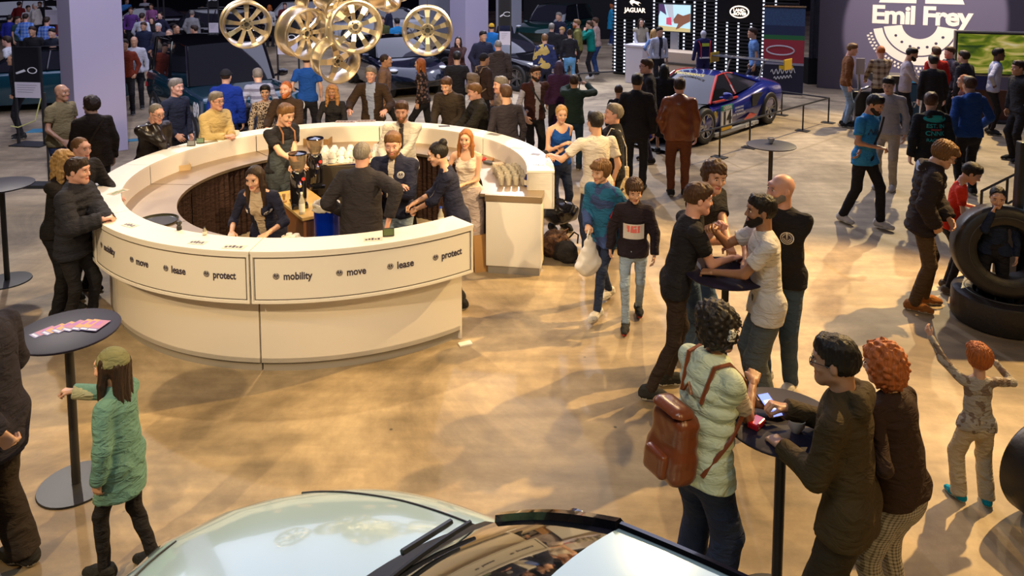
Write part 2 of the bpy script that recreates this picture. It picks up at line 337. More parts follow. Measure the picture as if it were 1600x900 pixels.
# ---------------------------------------------------------------- people: one smooth surface per body, clothes as children
def V(*a): return np.array(a, np.float32)
class Field:
    def __init__(s, lo, hi, h):
        s.h = h; s.lo = np.array(lo, np.float32)-2*h; n = np.ceil((np.array(hi)-s.lo)/h).astype(int)+3
        s.n = n; s.D = np.full(tuple(n), 9.0, np.float32)
        s.ax = [s.lo[i]+h*np.arange(n[i], dtype=np.float32) for i in range(3)]
    def sub(s, lo, hi):
        sl = []
        for i in range(3):
            a = int(max(0, math.floor((lo[i]-s.lo[i])/s.h))); b = int(min(s.n[i], math.ceil((hi[i]-s.lo[i])/s.h)+1)); sl.append(slice(a, max(a, b)))
        return tuple(sl)
    def pts(s, sl):
        X = s.ax[0][sl[0]][:, None, None]; Y = s.ax[1][sl[1]][None, :, None]; Z = s.ax[2][sl[2]][None, None, :]
        return X, Y, Z
    def put(s, sl, d, k, sub=False):
        A = s.D[sl]
        if sub: d = -d; hh = np.clip(.5-.5*(d-A)/k, 0, 1) if k else 0; s.D[sl] = (A*hh+d*(1-hh)+k*hh*(1-hh)) if k else np.maximum(A, d); return
        if k:
            hh = np.clip(.5+.5*(A-d)/k, 0, 1); s.D[sl] = A*(1-hh)+d*hh-k*hh*(1-hh)
        else: s.D[sl] = np.minimum(A, d)
    # tapered capsule; fr = (origin, 3x3 rows) local frame, sc = flattening of local axes; cut = list of (point, dir) planes
    def cap(s, a, b, ra, rb, k=.03, fr=None, sc=(1, 1, 1), cuts=(), sub=False, ridge=None, lcut=None):
        a = np.asarray(a, np.float32); b = np.asarray(b, np.float32); r = max(ra, rb)*max(1, *sc)+k+2*s.h
        if fr is not None: A, B = fr[0]+a @ fr[1], fr[0]+b @ fr[1]
        else: A, B = a, b
        sl = s.sub(np.minimum(A, B)-r, np.maximum(A, B)+r)
        X, Y, Z = s.pts(sl)
        if fr is not None:
            o, R = fr; x = X-o[0]; y = Y-o[1]; z = Z-o[2]
            X, Y, Z = (x*R[i][0]+y*R[i][1]+z*R[i][2] for i in range(3))
        c = [1/q for q in sc]; Xs, Ys, Zs = X*c[0], Y*c[1], Z*c[2]
        a2 = a*c; b2 = b*c; ba = b2-a2; L = float(ba @ ba)+1e-9
        t = np.clip(((Xs-a2[0])*ba[0]+(Ys-a2[1])*ba[1]+(Zs-a2[2])*ba[2])/L, 0, 1)
        d = np.sqrt((Xs-a2[0]-t*ba[0])**2+(Ys-a2[1]-t*ba[1])**2+(Zs-a2[2]-t*ba[2])**2)-(ra+(rb-ra)*t)
        d = d*(min(sc)+max(sc))*.5 if min(sc) < 1 or max(sc) > 1 else d
        if ridge:
            q = t*math.sqrt(L) if ridge[2] == 't' else Z
            d = d-ridge[0]*(np.abs(np.sin(math.pi*q/ridge[1]))-.4)
        for p, n in cuts: d = np.maximum(d, (s.ax[0][sl[0]][:, None, None]-p[0])*n[0]+(s.ax[1][sl[1]][None, :, None]-p[1])*n[1]+(s.ax[2][sl[2]][None, None, :]-p[2])*n[2])
        if lcut is not None: d = np.maximum(d, lcut(X, Y, Z))
        s.put(sl, d.astype(np.float32), k, sub)
    def ell(s, c, r, k=.02, sub=False, fr=None):
        c = np.asarray(c, np.float32); m = max(r)+k+2*s.h
        C = c if fr is None else fr[0]+c @ fr[1]
        sl = s.sub(C-m, C+m); X, Y, Z = s.pts(sl)
        if fr is not None:
            o, R = fr; x = X-o[0]; y = Y-o[1]; z = Z-o[2]
            X, Y, Z = (x*R[i][0]+y*R[i][1]+z*R[i][2] for i in range(3))
        q = np.sqrt(((X-c[0])/r[0])**2+((Y-c[1])/r[1])**2+((Z-c[2])/r[2])**2)
        q2 = np.sqrt(((X-c[0])/r[0]**2)**2+((Y-c[1])/r[1]**2)**2+((Z-c[2])/r[2]**2)**2)+1e-6
        s.put(sl, (q*(q-1)/q2).astype(np.float32), k, sub)
    def box(s, c, hf, r, k=.02):
        c = np.array(c, np.float32); hf = np.array(hf, np.float32); sl = s.sub(c-hf-k-2*s.h, c+hf+k+2*s.h); X, Y, Z = s.pts(sl)
        q = [np.abs(X-c[0])-hf[0]+r, np.abs(Y-c[1])-hf[1]+r, np.abs(Z-c[2])-hf[2]+r]; m = [np.maximum(a, 0) for a in q]
        d = np.sqrt(m[0]**2+m[1]**2+m[2]**2)+np.minimum(np.maximum(q[0], np.maximum(q[1], q[2])), 0)-r; s.put(sl, d.astype(np.float32), k)
    def wrinkle(s, A, f=14., ph=0.):
        X, Y, Z = s.pts((slice(None),)*3)
        s.D += (A*(np.sin(f*X+1.7*np.sin(f*.7*Z+ph))*np.sin(f*1.15*Z+ph+2.1*np.sin(f*.6*Y))+.5*np.sin(2.3*f*Z+3*np.sin(f*X+ph)))).astype(np.float32)
    def mesh(s):
        D = s.D; S = D < 0; nx, ny, nz = D.shape
        c = [(0, 0, 0), (1, 0, 0), (0, 1, 0), (1, 1, 0), (0, 0, 1), (1, 0, 1), (0, 1, 1), (1, 1, 1)]
        cnt = np.zeros((nx-1, ny-1, nz-1), np.int8)
        for o in c: cnt += S[o[0]:nx-1+o[0], o[1]:ny-1+o[1], o[2]:nz-1+o[2]]
        I = np.argwhere((cnt > 0) & (cnt < 8))
        if len(I) == 0: return np.zeros((0, 3)), np.zeros((0, 4), int)
        idx = np.full(cnt.shape, -1, np.int32); idx[I[:, 0], I[:, 1], I[:, 2]] = np.arange(len(I))
        val = [D[I[:, 0]+o[0], I[:, 1]+o[1], I[:, 2]+o[2]] for o in c]
        acc = np.zeros((len(I), 3)); n = np.zeros(len(I))
        for a in range(8):
            for ax in range(3):
                if c[a][ax]: continue
                b = a+(1 << ax); da, db = val[a], val[b]; m = (da < 0) != (db < 0)
                t = np.where(m, da/np.where(m, da-db, 1), 0); p = np.zeros((len(I), 3)); p[:] = c[a]; p[:, ax] += t
                acc[m] += p[m]; n[m] += 1
        v = s.lo+s.h*(I+acc/n[:, None])
        Q = []
        for ax in range(3):
            b, g = [(1, 2), (2, 0), (0, 1)][ax]
            s0 = [slice(1, -1)]*3; s1 = [slice(1, -1)]*3; s0[ax] = slice(0, -1); s1[ax] = slice(1, None)
            A = S[tuple(s0)]; B = S[tuple(s1)]; off = np.array([1, 1, 1]); off[ax] = 0
            for flip, M in ((0, A & ~B), (1, ~A & B)):
                E = np.argwhere(M)+off
                if not len(E): continue
                eb = np.zeros(3, int); eb[b] = 1; eg = np.zeros(3, int); eg[g] = 1
                q = [idx[tuple((E-x).T)] for x in (eb+eg, eg, 0*eb, eb)]
                q = np.stack(q[::-1] if flip else q, 1); Q.append(q)
        return v, np.concatenate(Q)
def np_mesh(name, v, q, mi=None, tris=None):
    me = bpy.data.meshes.new(name); nq = len(q)
    me.vertices.add(len(v)); me.vertices.foreach_set('co', np.ascontiguousarray(v, np.float32).ravel())
    me.loops.add(nq*4); me.loops.foreach_set('vertex_index', np.ascontiguousarray(q, np.int32).ravel())
    me.polygons.add(nq); me.polygons.foreach_set('loop_start', np.arange(0, nq*4, 4, dtype=np.int32))
    me.polygons.foreach_set('use_smooth', np.ones(nq, bool))
    if mi is not None: me.polygons.foreach_set('material_index', np.asarray(mi, np.int32))
    me.update(calc_edges=True); me.validate(); return me
def uvsphere(c, r, n=8):
    v = []; q = []
    for i in range(n//2+1):
        for j in range(n):
            a = PI*i/(n//2); b = 2*PI*j/n
            v.append((c[0]+r[0]*math.sin(a)*math.cos(b), c[1]+r[1]*math.sin(a)*math.sin(b), c[2]+r[2]*math.cos(a)))
    for i in range(n//2):
        for j in range(n): q.append((i*n+j, (i+1)*n+j, (i+1)*n+(j+1) % n, i*n+(j+1) % n))
    return np.array(v), np.array(q)
_hc = {}
# head frame: origin mid-head, x right, y forward, z up; chin -.115, crown +.115
def head_tpl(kind, lod):
    if (kind, lod) in _hc: return _hc[(kind, lod)]
    h = (.0065, .0112, .019)[lod]; F = Field((-.1, -.12, -.17), (.1, .13, .13), h)
    w = {'m': 1, 'f': .95, 'k': .95}[kind]; jaw = {'m': .031, 'f': .024, 'k': .024}[kind]
    F.ell((0, -.018, .025), (.077*w, .098, .09), .02); F.ell((0, .03, -.02), (.061*w, .062, .075), .03)
    F.cap((-.045*w, .0, -.055), (0, .062, -.092), .026, jaw, .025); F.cap((.045*w, .0, -.055), (0, .062, -.092), .026, jaw, .025)
    F.ell((0, .075, .042), (.055, .018, .02), .02)
    for s in (-1, 1):
        F.ell((s*.031, .098, .006), (.021, .016, .013), .012, sub=True)
        F.ell((s*.042, .066, -.025), (.022, .02, .018), .02)
        F.ell((s*.078*w, -.012, -.006), (.009, .02, .03), .006)
    F.cap((0, .086, .014), (0, .106, -.026), .0085, .0125, .01); F.ell((.011, .095, -.03), (.009, .01, .008), .008); F.ell((-.011, .095, -.03), (.009, .01, .008), .008)
    F.ell((0, .086, -.060), (.024, .012, .006), .006); F.ell((0, .083, -.069), (.02, .011, .006), .006)
    F.cap((0, -.03, -.05), (0, -.035, -.18), .058 if kind == 'm' else .048, .060 if kind == 'm' else .049, .03)
    v, q = F.mesh(); mi = np.zeros(len(q), int)
    c = v[q].mean(1)
    if lod < 2:
        mi[(np.abs(c[:, 0]) < .026) & (np.abs(c[:, 2]+.0645) < .010) & (c[:, 1] > .078)] = 3
        V0, Q0, M0 = [v], [q], [mi]; n = len(v)
        def addm(vv, qq, m):
            nonlocal n
            V0.append(vv); Q0.append(qq+n); M0.append(np.full(len(qq), m)); n += len(vv)
        for s in (-1, 1):
            a, b = uvsphere((s*.031, .0795, .005), (.0135, .009, .0085), 10); addm(a, b, 1)
            a, b = uvsphere((s*.031, .0865, .005), (.0062, .004, .0066), 8); addm(a, b, 2)
            a, b = uvsphere((s*.033, .0885, .0275), (.019, .006, .0042), 8); a[:, 2] -= np.abs(a[:, 0]-s*.026)*.25; addm(a, b, 4)
            a, b = uvsphere((s*.031, .0845, .0135), (.0165, .008, .003), 8); addm(a, b, 2 if kind == 'f' else 0)
        v, q, mi = np.concatenate(V0), np.concatenate(Q0), np.concatenate(M0)
    _hc[(kind, lod)] = (v, q, mi); return _hc[(kind, lod)]
def hand_tpl(pose, lod):
    key = ('hand', pose, lod)
    if key in _hc: return _hc[key]
    h = (.0052, .0088, .015)[lod]; F = Field((-.09, -.05, -.11), (.07, .22, .05), h)
    F.cap((0, -.035, 0), (0, .0, 0), .024, .025, .015)
    for i in range(4): F.cap(((i-1.5)*.012, .005, 0), ((i-1.5)*.0205, .082-.004*abs(i-1), 0), .0165, .0125, .012, sc=(1, 1, .85))
    L = (.040, .046, .043, .033)
    curl = {'relax': (-25, -35), 'grip': (-60, -80), 'flat': (-5, -8), 'point': (-60, -80)}[pose]
    for i in range(4):
        c1, c2 = curl
        if pose == 'point' and i == 0: c1, c2 = -5, -8
        x = (i-1.5)*.0215; p = np.array((x, .082-.004*abs(i-1), 0)); a = math.radians(c1-(3*i if pose == 'relax' else 0)); b = a+math.radians(c2)
        p1 = p+L[i]*np.array((x*.9, math.cos(a), math.sin(a))); p2 = p1+L[i]*.85*np.array((x*.5, math.cos(b), math.sin(b)))
        F.cap(p, p1, .0098, .0088, .003); F.cap(p1, p2, .0088, .0072, .003)
    a = .35 if pose in ('flat', 'relax') else .05
    t0 = np.array((-.022, .02, -.004)); t1 = np.array((-.05-.02*a, .052, -.014)); t2 = t1+np.array((-.012*a*2+.006, .03, -.012 if pose != 'grip' else -.03))
    F.cap(t0, t1, .017, .0115, .012); F.cap(t1, t2, .011, .0085, .004)
    _hc[key] = F.mesh(); return _hc[key]
def shoe_tpl(kind, lod):
    key = ('shoe', kind, lod)
    if key in _hc: return _hc[key]
    h = (.012, .018, .028)[lod]; F = Field((-.07, -.11, -.01), (.07, .22, .2), h)
    up = kind == 'boot'
    g = lambda X, Y, Z: -Z
    F.cap((0, -.045, .045), (0, .08, .045), .045, .046, .03, lcut=g); F.cap((0, .08, .04), (.004, .15, .032), .046, .036, .03, lcut=g)
    F.cap((0, -.04, .05), (0, -.02, .17 if up else .10), .045, .05, .03, lcut=lambda X, Y, Z: Z-(.17 if up else .105)+0*X)
    v, q = F.mesh(); mi = (v[q].mean(1)[:, 2] < .026).astype(int)
    _hc[key] = (v, q, mi); return _hc[key]
def hair_tpl(style, lod):
    key = ('hair', style, lod)
    if key in _hc: return _hc[key]
    h = (.0078, .013, .023)[lod]; F = Field((-.17, -.22, -.48), (.17, .17, .2), h)
    th = {'short': .013, 'crop': .006, 'messy': .022, 'long': .016, 'curly': .03, 'bun': .012, 'pony': .012, 'fringe': .008, 'cap': .016, 'beanie': .02, 'bob': .02, 'longcurl': .03, 'afro': .045, 'quiff': .015, 'hood': .03, 'redcurl': .04, 'mop': .028}[style]
    F.ell((0, -.025, .030), (.077+th*.8, .098+th*.75, .09+th), .0)
    X, Y, Z = F.pts((slice(None),)*3)
    # hairline: cut away the face and the neck
    front = .068 if style in ('fringe',) else .045
    if style in ('cap', 'beanie'):
        F.D = np.maximum(F.D, .028-Z-.25*(-Y-.0)*(0 if style == 'beanie' else .2)+0*X)
        if style == 'cap': F.cap((-.03, .08, .04), (-.03, .135, .036), .05, .04, .005, sc=(1, 1, .16)); F.cap((.03, .08, .04), (.03, .135, .036), .05, .04, .005, sc=(1, 1, .16))
    elif style == 'hood': pass
    else:
        line = .062 if style != 'fringe' else .095
        fx = np.abs(X)
        F.D = np.maximum(F.D, np.minimum(line-Z-.25*fx*0, (Y-(.035-.0))*1.0*0+.0+Y+.0-.02)+0*X) if False else F.D
        hl = (.084-7.5*np.clip(fx-.012, 0, 1)**2*2.2) if style != 'fringe' else .095+0*fx
        if style in ('mop', 'afro', 'curly'): hl = .062+0*fx
        cutface = np.minimum(np.minimum(hl-Z, Y-.030), .2)        # in front of y=.03 and below hairline
        F.D = np.maximum(F.D, cutface.astype(np.float32)+0*X)
        low = {'short': -.045, 'crop': -.03, 'messy': -.05, 'fringe': -.03, 'quiff': -.03, 'bun': -.05, 'pony': -.05, 'mop': -.07}.get(style, -.07)
        lowf = low+.9*np.clip(Y+.02, 0, 1)
        F.D = np.maximum(F.D, (lowf-Z+0*X).astype(np.float32))
        if style == 'fringe': F.D = np.maximum(F.D, -(((X/.062)**2+((Y-.01)/.085)**2+((Z-.12)/.06)**2)-1)*.03)
    k = .012
    if style in ('long', 'longcurl', 'bob'):
        e = {'long': -.36, 'longcurl': -.30, 'bob': -.12}[style]; r = {'long': .03, 'longcurl': .045, 'bob': .032}[style]
        for s in (-1, 1):
            F.cap((s*.06, .0, .06), (s*.085, .005, -.08), r, r, k); F.cap((s*.085, .005, -.08), (s*.095, .02 if style != 'bob' else 0, e), r, r*.6, k)
            F.cap((s*.04, -.08, .02), (s*.05, -.09, e*.95), r+.014, r*.9, k)
        F.cap((0, -.09, .02), (0, -.1, e), r+.014, r, k)
    if style == 'bun': F.ell((0, -.10, .10), (.05, .045, .045), .006)
    if style == 'pony': F.cap((0, -.10, .05), (0, -.16, -.02), .025, .03, k); F.cap((0, -.16, -.02), (0, -.13, -.2), .03, .014, k)
    if style == 'quiff': F.cap((-.04, .06, .09), (.04, .06, .09), .03, .03, .02)
    if style == 'mop': F.cap((-.045, .078, .075), (.045, .078, .075), .026, .026, .015); F.ell((0, -.06, .05), (.09, .08, .09), .02)
    if style == 'afro': F.ell((0, -.07, .09), (.115, .11, .105), .03); F.ell((0, -.05, .0), (.10, .09, .09), .03)
    if style == 'redcurl': F.ell((0, -.03, -.02), (.115, .115, .13), .02); F.D = np.maximum(F.D, np.minimum(.055-Z, Y-.045).astype(np.float32)+0*X)
    if style in ('short', 'messy', 'quiff', 'curly', 'mop'):
        F.cap((-.034, .046, .113), (.034, .046, .113), .021, .021, .02); F.ell((0, -.01, .075), (.082, .10, .062), .02)
    if style in ('short', 'crop', 'messy', 'quiff', 'bun', 'pony'):
        for q in (-1, 1): F.ell((q*.09, -.008, -.012), (.028, .026, .034), .006, sub=True)
    A, f = {'curly': (.010, 75), 'longcurl': (.012, 60), 'afro': (.014, 95), 'redcurl': (.017, 80), 'messy': (.007, 60), 'mop': (.006, 55)}.get(style, (.0025, 90))
    if style not in ('cap', 'beanie', 'hood'):
        if A > .009: F.D += (A*np.sin(f*X+2*np.sin(40*Z))*np.sin(f*Y+1.5*np.sin(50*X))*np.sin(f*Z)).astype(np.float32)
        else:
            az = np.arctan2(X, Y+.02); F.D += (A*np.sin(26*az+3*np.sin(12*Z)+0*Z)+(.0045 if style not in ('long', 'crop', 'bun') else .002)*np.sin(105*X+2.6*np.sin(48*Z+20*Y))*np.sin(88*Y+2*np.sin(60*X))*np.sin(80*Z+1.5)).astype(np.float32)
    _hc[key] = F.mesh(); return _hc[key]
def fmat(m, kind): return m
_skin = {}
def skin_mat(t):
    if t not in _skin:
        c = {'light': (.62, .36, .245), 'mid': (.50, .27, .165), 'tan': (.36, .18, .10), 'dark': (.13, .06, .035), 'pink': (.68, .37, .28)}[t]
        m = mat(c, .45, bump=.08, bscale=120); m.node_tree.nodes['Principled BSDF'].inputs['Subsurface Weight'].default_value = .08
        m.node_tree.nodes['Principled BSDF'].inputs['Subsurface Radius'].default_value = (.02, .008, .004); _skin[t] = m
    return _skin[t]
EYEW = mat((.8, .78, .74), .2); PUP = mat((.03, .02, .015), .2); LIP = mat((.45, .14, .11), .4)
_hm = {}
def hair_mat(c):
    if c in _hm: return _hm[c]
    m, nt, b = new_mat('hair'); L = nt.links.new
    tc = node(nt, 'ShaderNodeTexCoord'); mp = node(nt, 'ShaderNodeMapping'); mp.inputs['Scale'].default_value = (95, 95, 16)
    n = node(nt, 'ShaderNodeTexNoise'); n.inputs['Scale'].default_value = 1; n.inputs['Detail'].default_value = 3
    L(tc.outputs['Object'], mp.inputs[0]); L(mp.outputs[0], n.inputs[0])
    mx = node(nt, 'ShaderNodeMix', data_type='RGBA'); mx.inputs[6].default_value = (*[x*.22 for x in c], 1); mx.inputs[7].default_value = (*[min(1, x*1.9) for x in c], 1)
    L(n.outputs[0], mx.inputs[0]); L(mx.outputs[2], b.inputs['Base Color']); b.inputs['Roughness'].default_value = .5; b.inputs['Specular IOR Level'].default_value = .3
    bp = node(nt, 'ShaderNodeBump'); bp.inputs['Strength'].default_value = .8; bp.inputs['Distance'].default_value = .006; L(n.outputs[0], bp.inputs['Height']); L(bp.outputs[0], b.inputs['Normal'])
    _hm[c] = m; return m
HC = dict(black=(.012, .009, .008), brown=(.06, .028, .013), dark=(.028, .015, .009), blond=(.42, .25, .09), grey=(.17, .15, .13), white=(.62, .58, .52), ginger=(.36, .10, .02), light=(.15, .075, .028), bald=(.3, .2, .14))
def xf(v, M): return v @ np.array(M.to_3x3()).T+np.array(M.translation)
def ik(S, W, l1, l2, hint):
    S, W = Vector(S), Vector(W); d = W-S; L = d.length
    if L > (l1+l2)*.985: W = S+d*((l1+l2)*.985/L); d = W-S; L = d.length
    n = d/L; a = (l1*l1-l2*l2+L*L)/(2*L); hh = math.sqrt(max(l1*l1-a*a, 1e-6))
    q = Vector(hint)-n*Vector(hint).dot(n); q = q.normalized() if q.length > 1e-4 else Vector((1, 0, 0))
    return S+n*a+q*hh, W
ARMS = dict(down=((.25, .05, .86), 'relax'), counter=((.15, .42, 1.10), 'flat'), fold=((-.06, .22, 1.19), 'relax'), chin=((.05, .20, 1.47), 'grip'), hold=((.09, .33, 1.13), 'grip'),
            work=((.14, .36, 1.0), 'grip'), mouth=((.06, .20, 1.46), 'grip'), phone=((.08, .36, 1.34), 'grip'), pocket=((.2, .09, .93), 'grip'), hip=((.20, -.0, 1.02), 'grip'),
            back=((.04, -.20, .98), 'relax'), swingf=((.22, .26, .98), 'relax'), swingb=((.26, -.22, .92), 'relax'))
FEET = dict(stand=((-.10, -.01, 8), (.10, .01, -8)), wide=((-.17, 0, 14), (.17, .0, -14)), walk=((-.09, .30, 2), (.09, -.28, -2)), relax=((-.11, .07, 12), (.10, -.05, -10)), cross=((-.03, .10, 4), (.05, -.06, -20)))
nperson = 0
def person(px, py, h, face, label, kind='m', top=((.02, .02, .025), 'long'), bot=((.02, .02, .025), 'pants'), hair=('short', 'brown'), skin='light', arms=('down', 'down'), lean=4, side=0,
           head=(0, 0), feet='stand', shoes=((.02, .02, .02), (.4, .4, .4)), fat=0, extras=(), lod=None, puffer=0, open_=None, hem=.87, glasses=None, beard=None, group=None, bend_knee=0, hood=0, at=None, boot=False, topm=None, botm=None):
    global nperson
    nperson += 1; s = h/1.75
    Y0 = G(px, py, h*.97)[1] if at is None else at[1]
    if lod is None: lod = 0 if Y0 < 7.6 else (1 if Y0 < 14.5 else 2)
    fe = kind == 'f'; kid = kind == 'k'
    hs = 1.0 if not kid else 1.0+max(0, (1.62-h))*.42       # children's heads are larger for their height
    hscale = (.98 if not fe else .94)*hs
    # ---- skeleton
    drop = bend_knee
    hipz = .93-drop
    RT = Matrix.Rotation(math.radians(-lean), 4, 'X') @ Matrix.Rotation(math.radians(side), 4, 'Y')
    TM = T(0, 0, hipz) @ RT       # torso frame: origin at hips
    def tp(x, y, z): return TM @ Vector((x, y, z-.93))
    shw = .165 if fe else .185
    if kid: shw = .165
    neck = tp(0, -.005, 1.49)
    hm = TM @ T(0, -.005+.02, 1.475-.93) @ Matrix.Rotation(math.radians(head[0]), 4, 'Z') @ Matrix.Rotation(math.radians(-head[1]+lean*.55), 4, 'X') @ T(0, .012, .165*hscale/1.0-.012) @ Matrix.Scale(hscale, 4)
    crown = hm @ Vector((0, -.01, .115))
    rz = PI+math.radians(face)
    R = RZ(rz)
    cw = R @ (crown*s)
    if at is None:
        gx, gy = G(px, py, crown.z*s); loc = Vector((gx-cw.x, gy-cw.y, 0))
    else: loc = Vector((at[0], at[1], 0))
    root = empty('person', loc, rz, label, 'person', group); root.scale = (s, s, s)
    fr = (np.array(TM.translation, np.float32)-np.array(TM.to_3x3().transposed(), np.float32)[2]*.93, np.array(TM.to_3x3().transposed(), np.float32))   # rows = axes; origin so that z is the standing height
    sh = {q: tp(q*shw, -.005, 1.405) for q in (-1, 1)}
    wr = {}; el = {}; hp = {}
    for q, a in zip((-1, 1), arms):
        hint = (q*.55, -.6, -.55)
        if isinstance(a, str): w0, pose = ARMS[a]; w0 = Vector((w0[0]*q, w0[1], w0[2]))
        else: w0 = Vector(a[:3]); pose = a[3] if len(a) > 3 else 'relax'
        if a in ('fold',): hint = (q*.7, .1, -.8); w0.z += .03*q
        if a == 'hip': hint = (q*1, -.5, 0)
        if a in ('phone', 'mouth', 'chin'): hint = (q*.45, .0, -1)
        if isinstance(a, tuple) and w0.z > 1.5: hint = (q*.8, .2, -.3)
        el[q], wr[q] = ik(sh[q], w0, .285, .255, hint); hp[q] = pose
    F0 = FEET[feet] if isinstance(feet, str) else feet
    ank = {q: Vector((F0[i][0], F0[i][1]-.0, .085+(F0[i][3] if len(F0[i]) > 3 else 0))) for i, q in enumerate((-1, 1))}
    hip = {q: Vector((q*.09, 0, hipz-.01)) for q in (-1, 1)}
    kn = {}
    for q in (-1, 1):
        yaw = math.radians(F0[0 if q < 0 else 1][2])
        kn[q], ank[q] = ik(hip[q], ank[q], .43, .43, (math.sin(-yaw), 1, .1))
    pts = [np.array(p) for p in (*wr.values(), *el.values(), *sh.values(), *ank.values(), *kn.values(), tp(0, 0, 1.5), tp(0, -.2, .9), tp(0, .25, 1.2))]
    lo = np.min(pts, 0)-.16; hi = np.max(pts, 0)+.16; lo[2] = 0
    # ---- body (one continuous skin)
    g = .016 if kid else 0
    H = (.021, .031, .05)[lod]
    F = Field(lo, hi, H)
    fl_ = (1, .66, 1)
    F.cap((0, 0, .95), (0, 0, 1.1), .13, .115, .03, fr, fl_); F.cap((0, 0, 1.1), (0, 0, 1.33), .115, .13, .03, fr, fl_); F.cap((-.12, -.005, 1.40), (.12, -.005, 1.40), .042, .042, .04, fr); [F.cap((q*.03, -.01, 1.46), (q*.14, -.005, 1.41), .03, .04, .03, fr) for q in (-1, 1)]
    nr = .043 if not fe else .037
    F.cap((0, -.01, 1.40), (0, .0, 1.53), nr+.014, nr+.008, .03, fr)
    ts = top[1]; bare = ts in ('tank', 'short', 'vest_bare', 'rolled')
    af = .86 if fe or kid else 1.0
    for q in (-1, 1):
        F.cap(sh[q], el[q], .044*af, .037*af, .02); F.cap(el[q], wr[q], .038*af, .027*af, .02)
        F.cap(hip[q], kn[q], .062, .042, .03); F.cap(kn[q], ank[q]+Vector((0, 0, -.03)), .042, .03, .02)
    v, q4 = F.mesh(); VV = [v]; QQ = [q4]; MM = [np.zeros(len(q4), int)]; n = len(v)
    hv, hq, hmi = head_tpl(kind, lod); hv = xf(hv, hm); VV.append(hv); QQ.append(hq+n); MM.append(hmi); n += len(hv)
    hands = {}
    for q in (-1, 1):
        y = (wr[q]-el[q]).normalized(); ref = Vector((q*abs(y.z)*1.0, 0, 1-abs(y.z)+.15))
        z = (ref-y*ref.dot(y)).normalized(); x = y.cross(z)
        M = Matrix((x, y, z)).transposed().to_4x4(); M.translation = wr[q]
        sc2 = .98 if not (fe or kid) else .88
        tv, tq = hand_tpl(hp[q], lod); tv = tv*sc2
        if q < 0: tv = tv*np.array((-1, 1, 1)); tq = tq[:, ::-1]
        tv = xf(tv, M); VV.append(tv); QQ.append(tq+n); MM.append(np.zeros(len(tq), int)); n += len(tv)
        hands[q] = M @ Vector((0, .09, -.03))
    hcol = HC[hair[1]] if isinstance(hair[1], str) else hair[1]
    me = np_mesh('body', np.concatenate(VV), np.concatenate(QQ), np.concatenate(MM))
    link_mesh('body', me, [skin_mat(skin), EYEW, PUP, LIP, hair_mat(hcol)], root)
    # ---- trousers / skirt
    bc, bs = bot[0], bot[1]
    Fb = Field((lo[0], lo[1], 0), (hi[0], hi[1], 1.14), (.0175, .026, .043)[lod])
    wl = {'pants': (.092, .066, .055), 'slim': (.084, .056, .043), 'wide': (.10, .085, .085), 'skirt': (.1, .08, .08), 'shorts': (.09, .075, .06)}[bs]
    f2 = fat*.5
    Fb.cap((0, 0, .90), (0, 0, 1.03), .158+f2+(.012 if fe else 0), .142+fat, .03, fr, (1, .72, 1), lcut=lambda X, Y, Z: Z-1.05+0*X)
    for q in (-1, 1):
        if bs == 'skirt': Fb.cap(hip[q], Vector((q*.06, 0, .45)), .12, .15, .04)
        else:
            cut = [((0, 0, ank[q].z-.045), (0, 0, -1))] if bs != 'shorts' else [(kn[q], tuple(ank[q]-kn[q]))]
            kz = ((ank[q]-kn[q])).normalized()
            cut = [(tuple(ank[q]-kz*(-.02)), tuple(kz))] if bs != 'shorts' else [(tuple(kn[q]+kz*.02), tuple(kz))]
            Fb.cap(hip[q]+Vector((-q*.004, -.012, -.02)), kn[q], wl[0]+f2, wl[1]+f2*.5, .035); Fb.cap(kn[q], ank[q]+kz*.05, wl[1]+f2*.5, wl[2], .02, cuts=cut)
    Fb.wrinkle(.004 if lod < 2 else .002, 17, nperson)
    v, q4 = Fb.mesh()
    link_mesh({'skirt': 'skirt'}.get(bs, 'trousers'), np_mesh('trousers', v, q4), botm or (bc if isinstance(bc, bpy.types.Material) else cloth(bc, *(bot[2] if len(bot) > 2 else ()))), root)
    # ---- top
    tc_ = top[0]; Ft = Field((lo[0]-.03, lo[1]-.03, hem-.35), hi+.03, (.0145, .021, .036)[lod])
    e = {'long': .008, 'short': .006, 'tank': .001, 'jacket': .022, 'coat': .026, 'vest': .024, 'rolled': .006, 'vest_bare': .024, 'hoodie': .018, 'dress': .006}[ts]+(.014 if puffer else 0)
    rg = (.019, .080, 'z') if puffer else None; rgt = (.009, .075, 't') if puffer else None
    lc = lambda X, Y, Z: (hem-Z)+0*X+0*Y
    hw = .160+e+(.012 if fe else 0)+fat; ww = (.125 if fe else .140)+e+fat*1.3; cw_ = (.142 if fe else .160)+e+fat*.6
    if kid: hw -= .015; ww -= .01; cw_ -= .018
    fy = (1, .72+fat*1.2, 1)
    Ft.cap((0, 0, min(hem-.05, .9)), (0, .0, 1.10), hw, ww, .03, fr, fy, ridge=rg, lcut=lc); Ft.cap((0, 0, 1.10), (0, -.0, 1.32), ww, cw_, .04, fr, fy, ridge=rg, lcut=lc)
    if fat: Ft.ell((0, .05+fat*.6, 1.08), (.12, .09+fat*.6, .13), .05, fr=fr)
    if fe: Ft.ell((-.065, .085, 1.285), (.06, .05, .06), .03, fr=fr); Ft.ell((.065, .085, 1.285), (.06, .05, .06), .03, fr=fr)
    [Ft.cap((q*.0, -.008, 1.435), (q*(shw-.045), -.008, 1.400), .046+e*.6, .046+e*.7, .045, fr) for q in (-1, 1)]
    collar = {'jacket': 1.535, 'coat': 1.54, 'hoodie': 1.50, 'vest': 1.53, 'vest_bare': 1.53}.get(ts, 1.487)
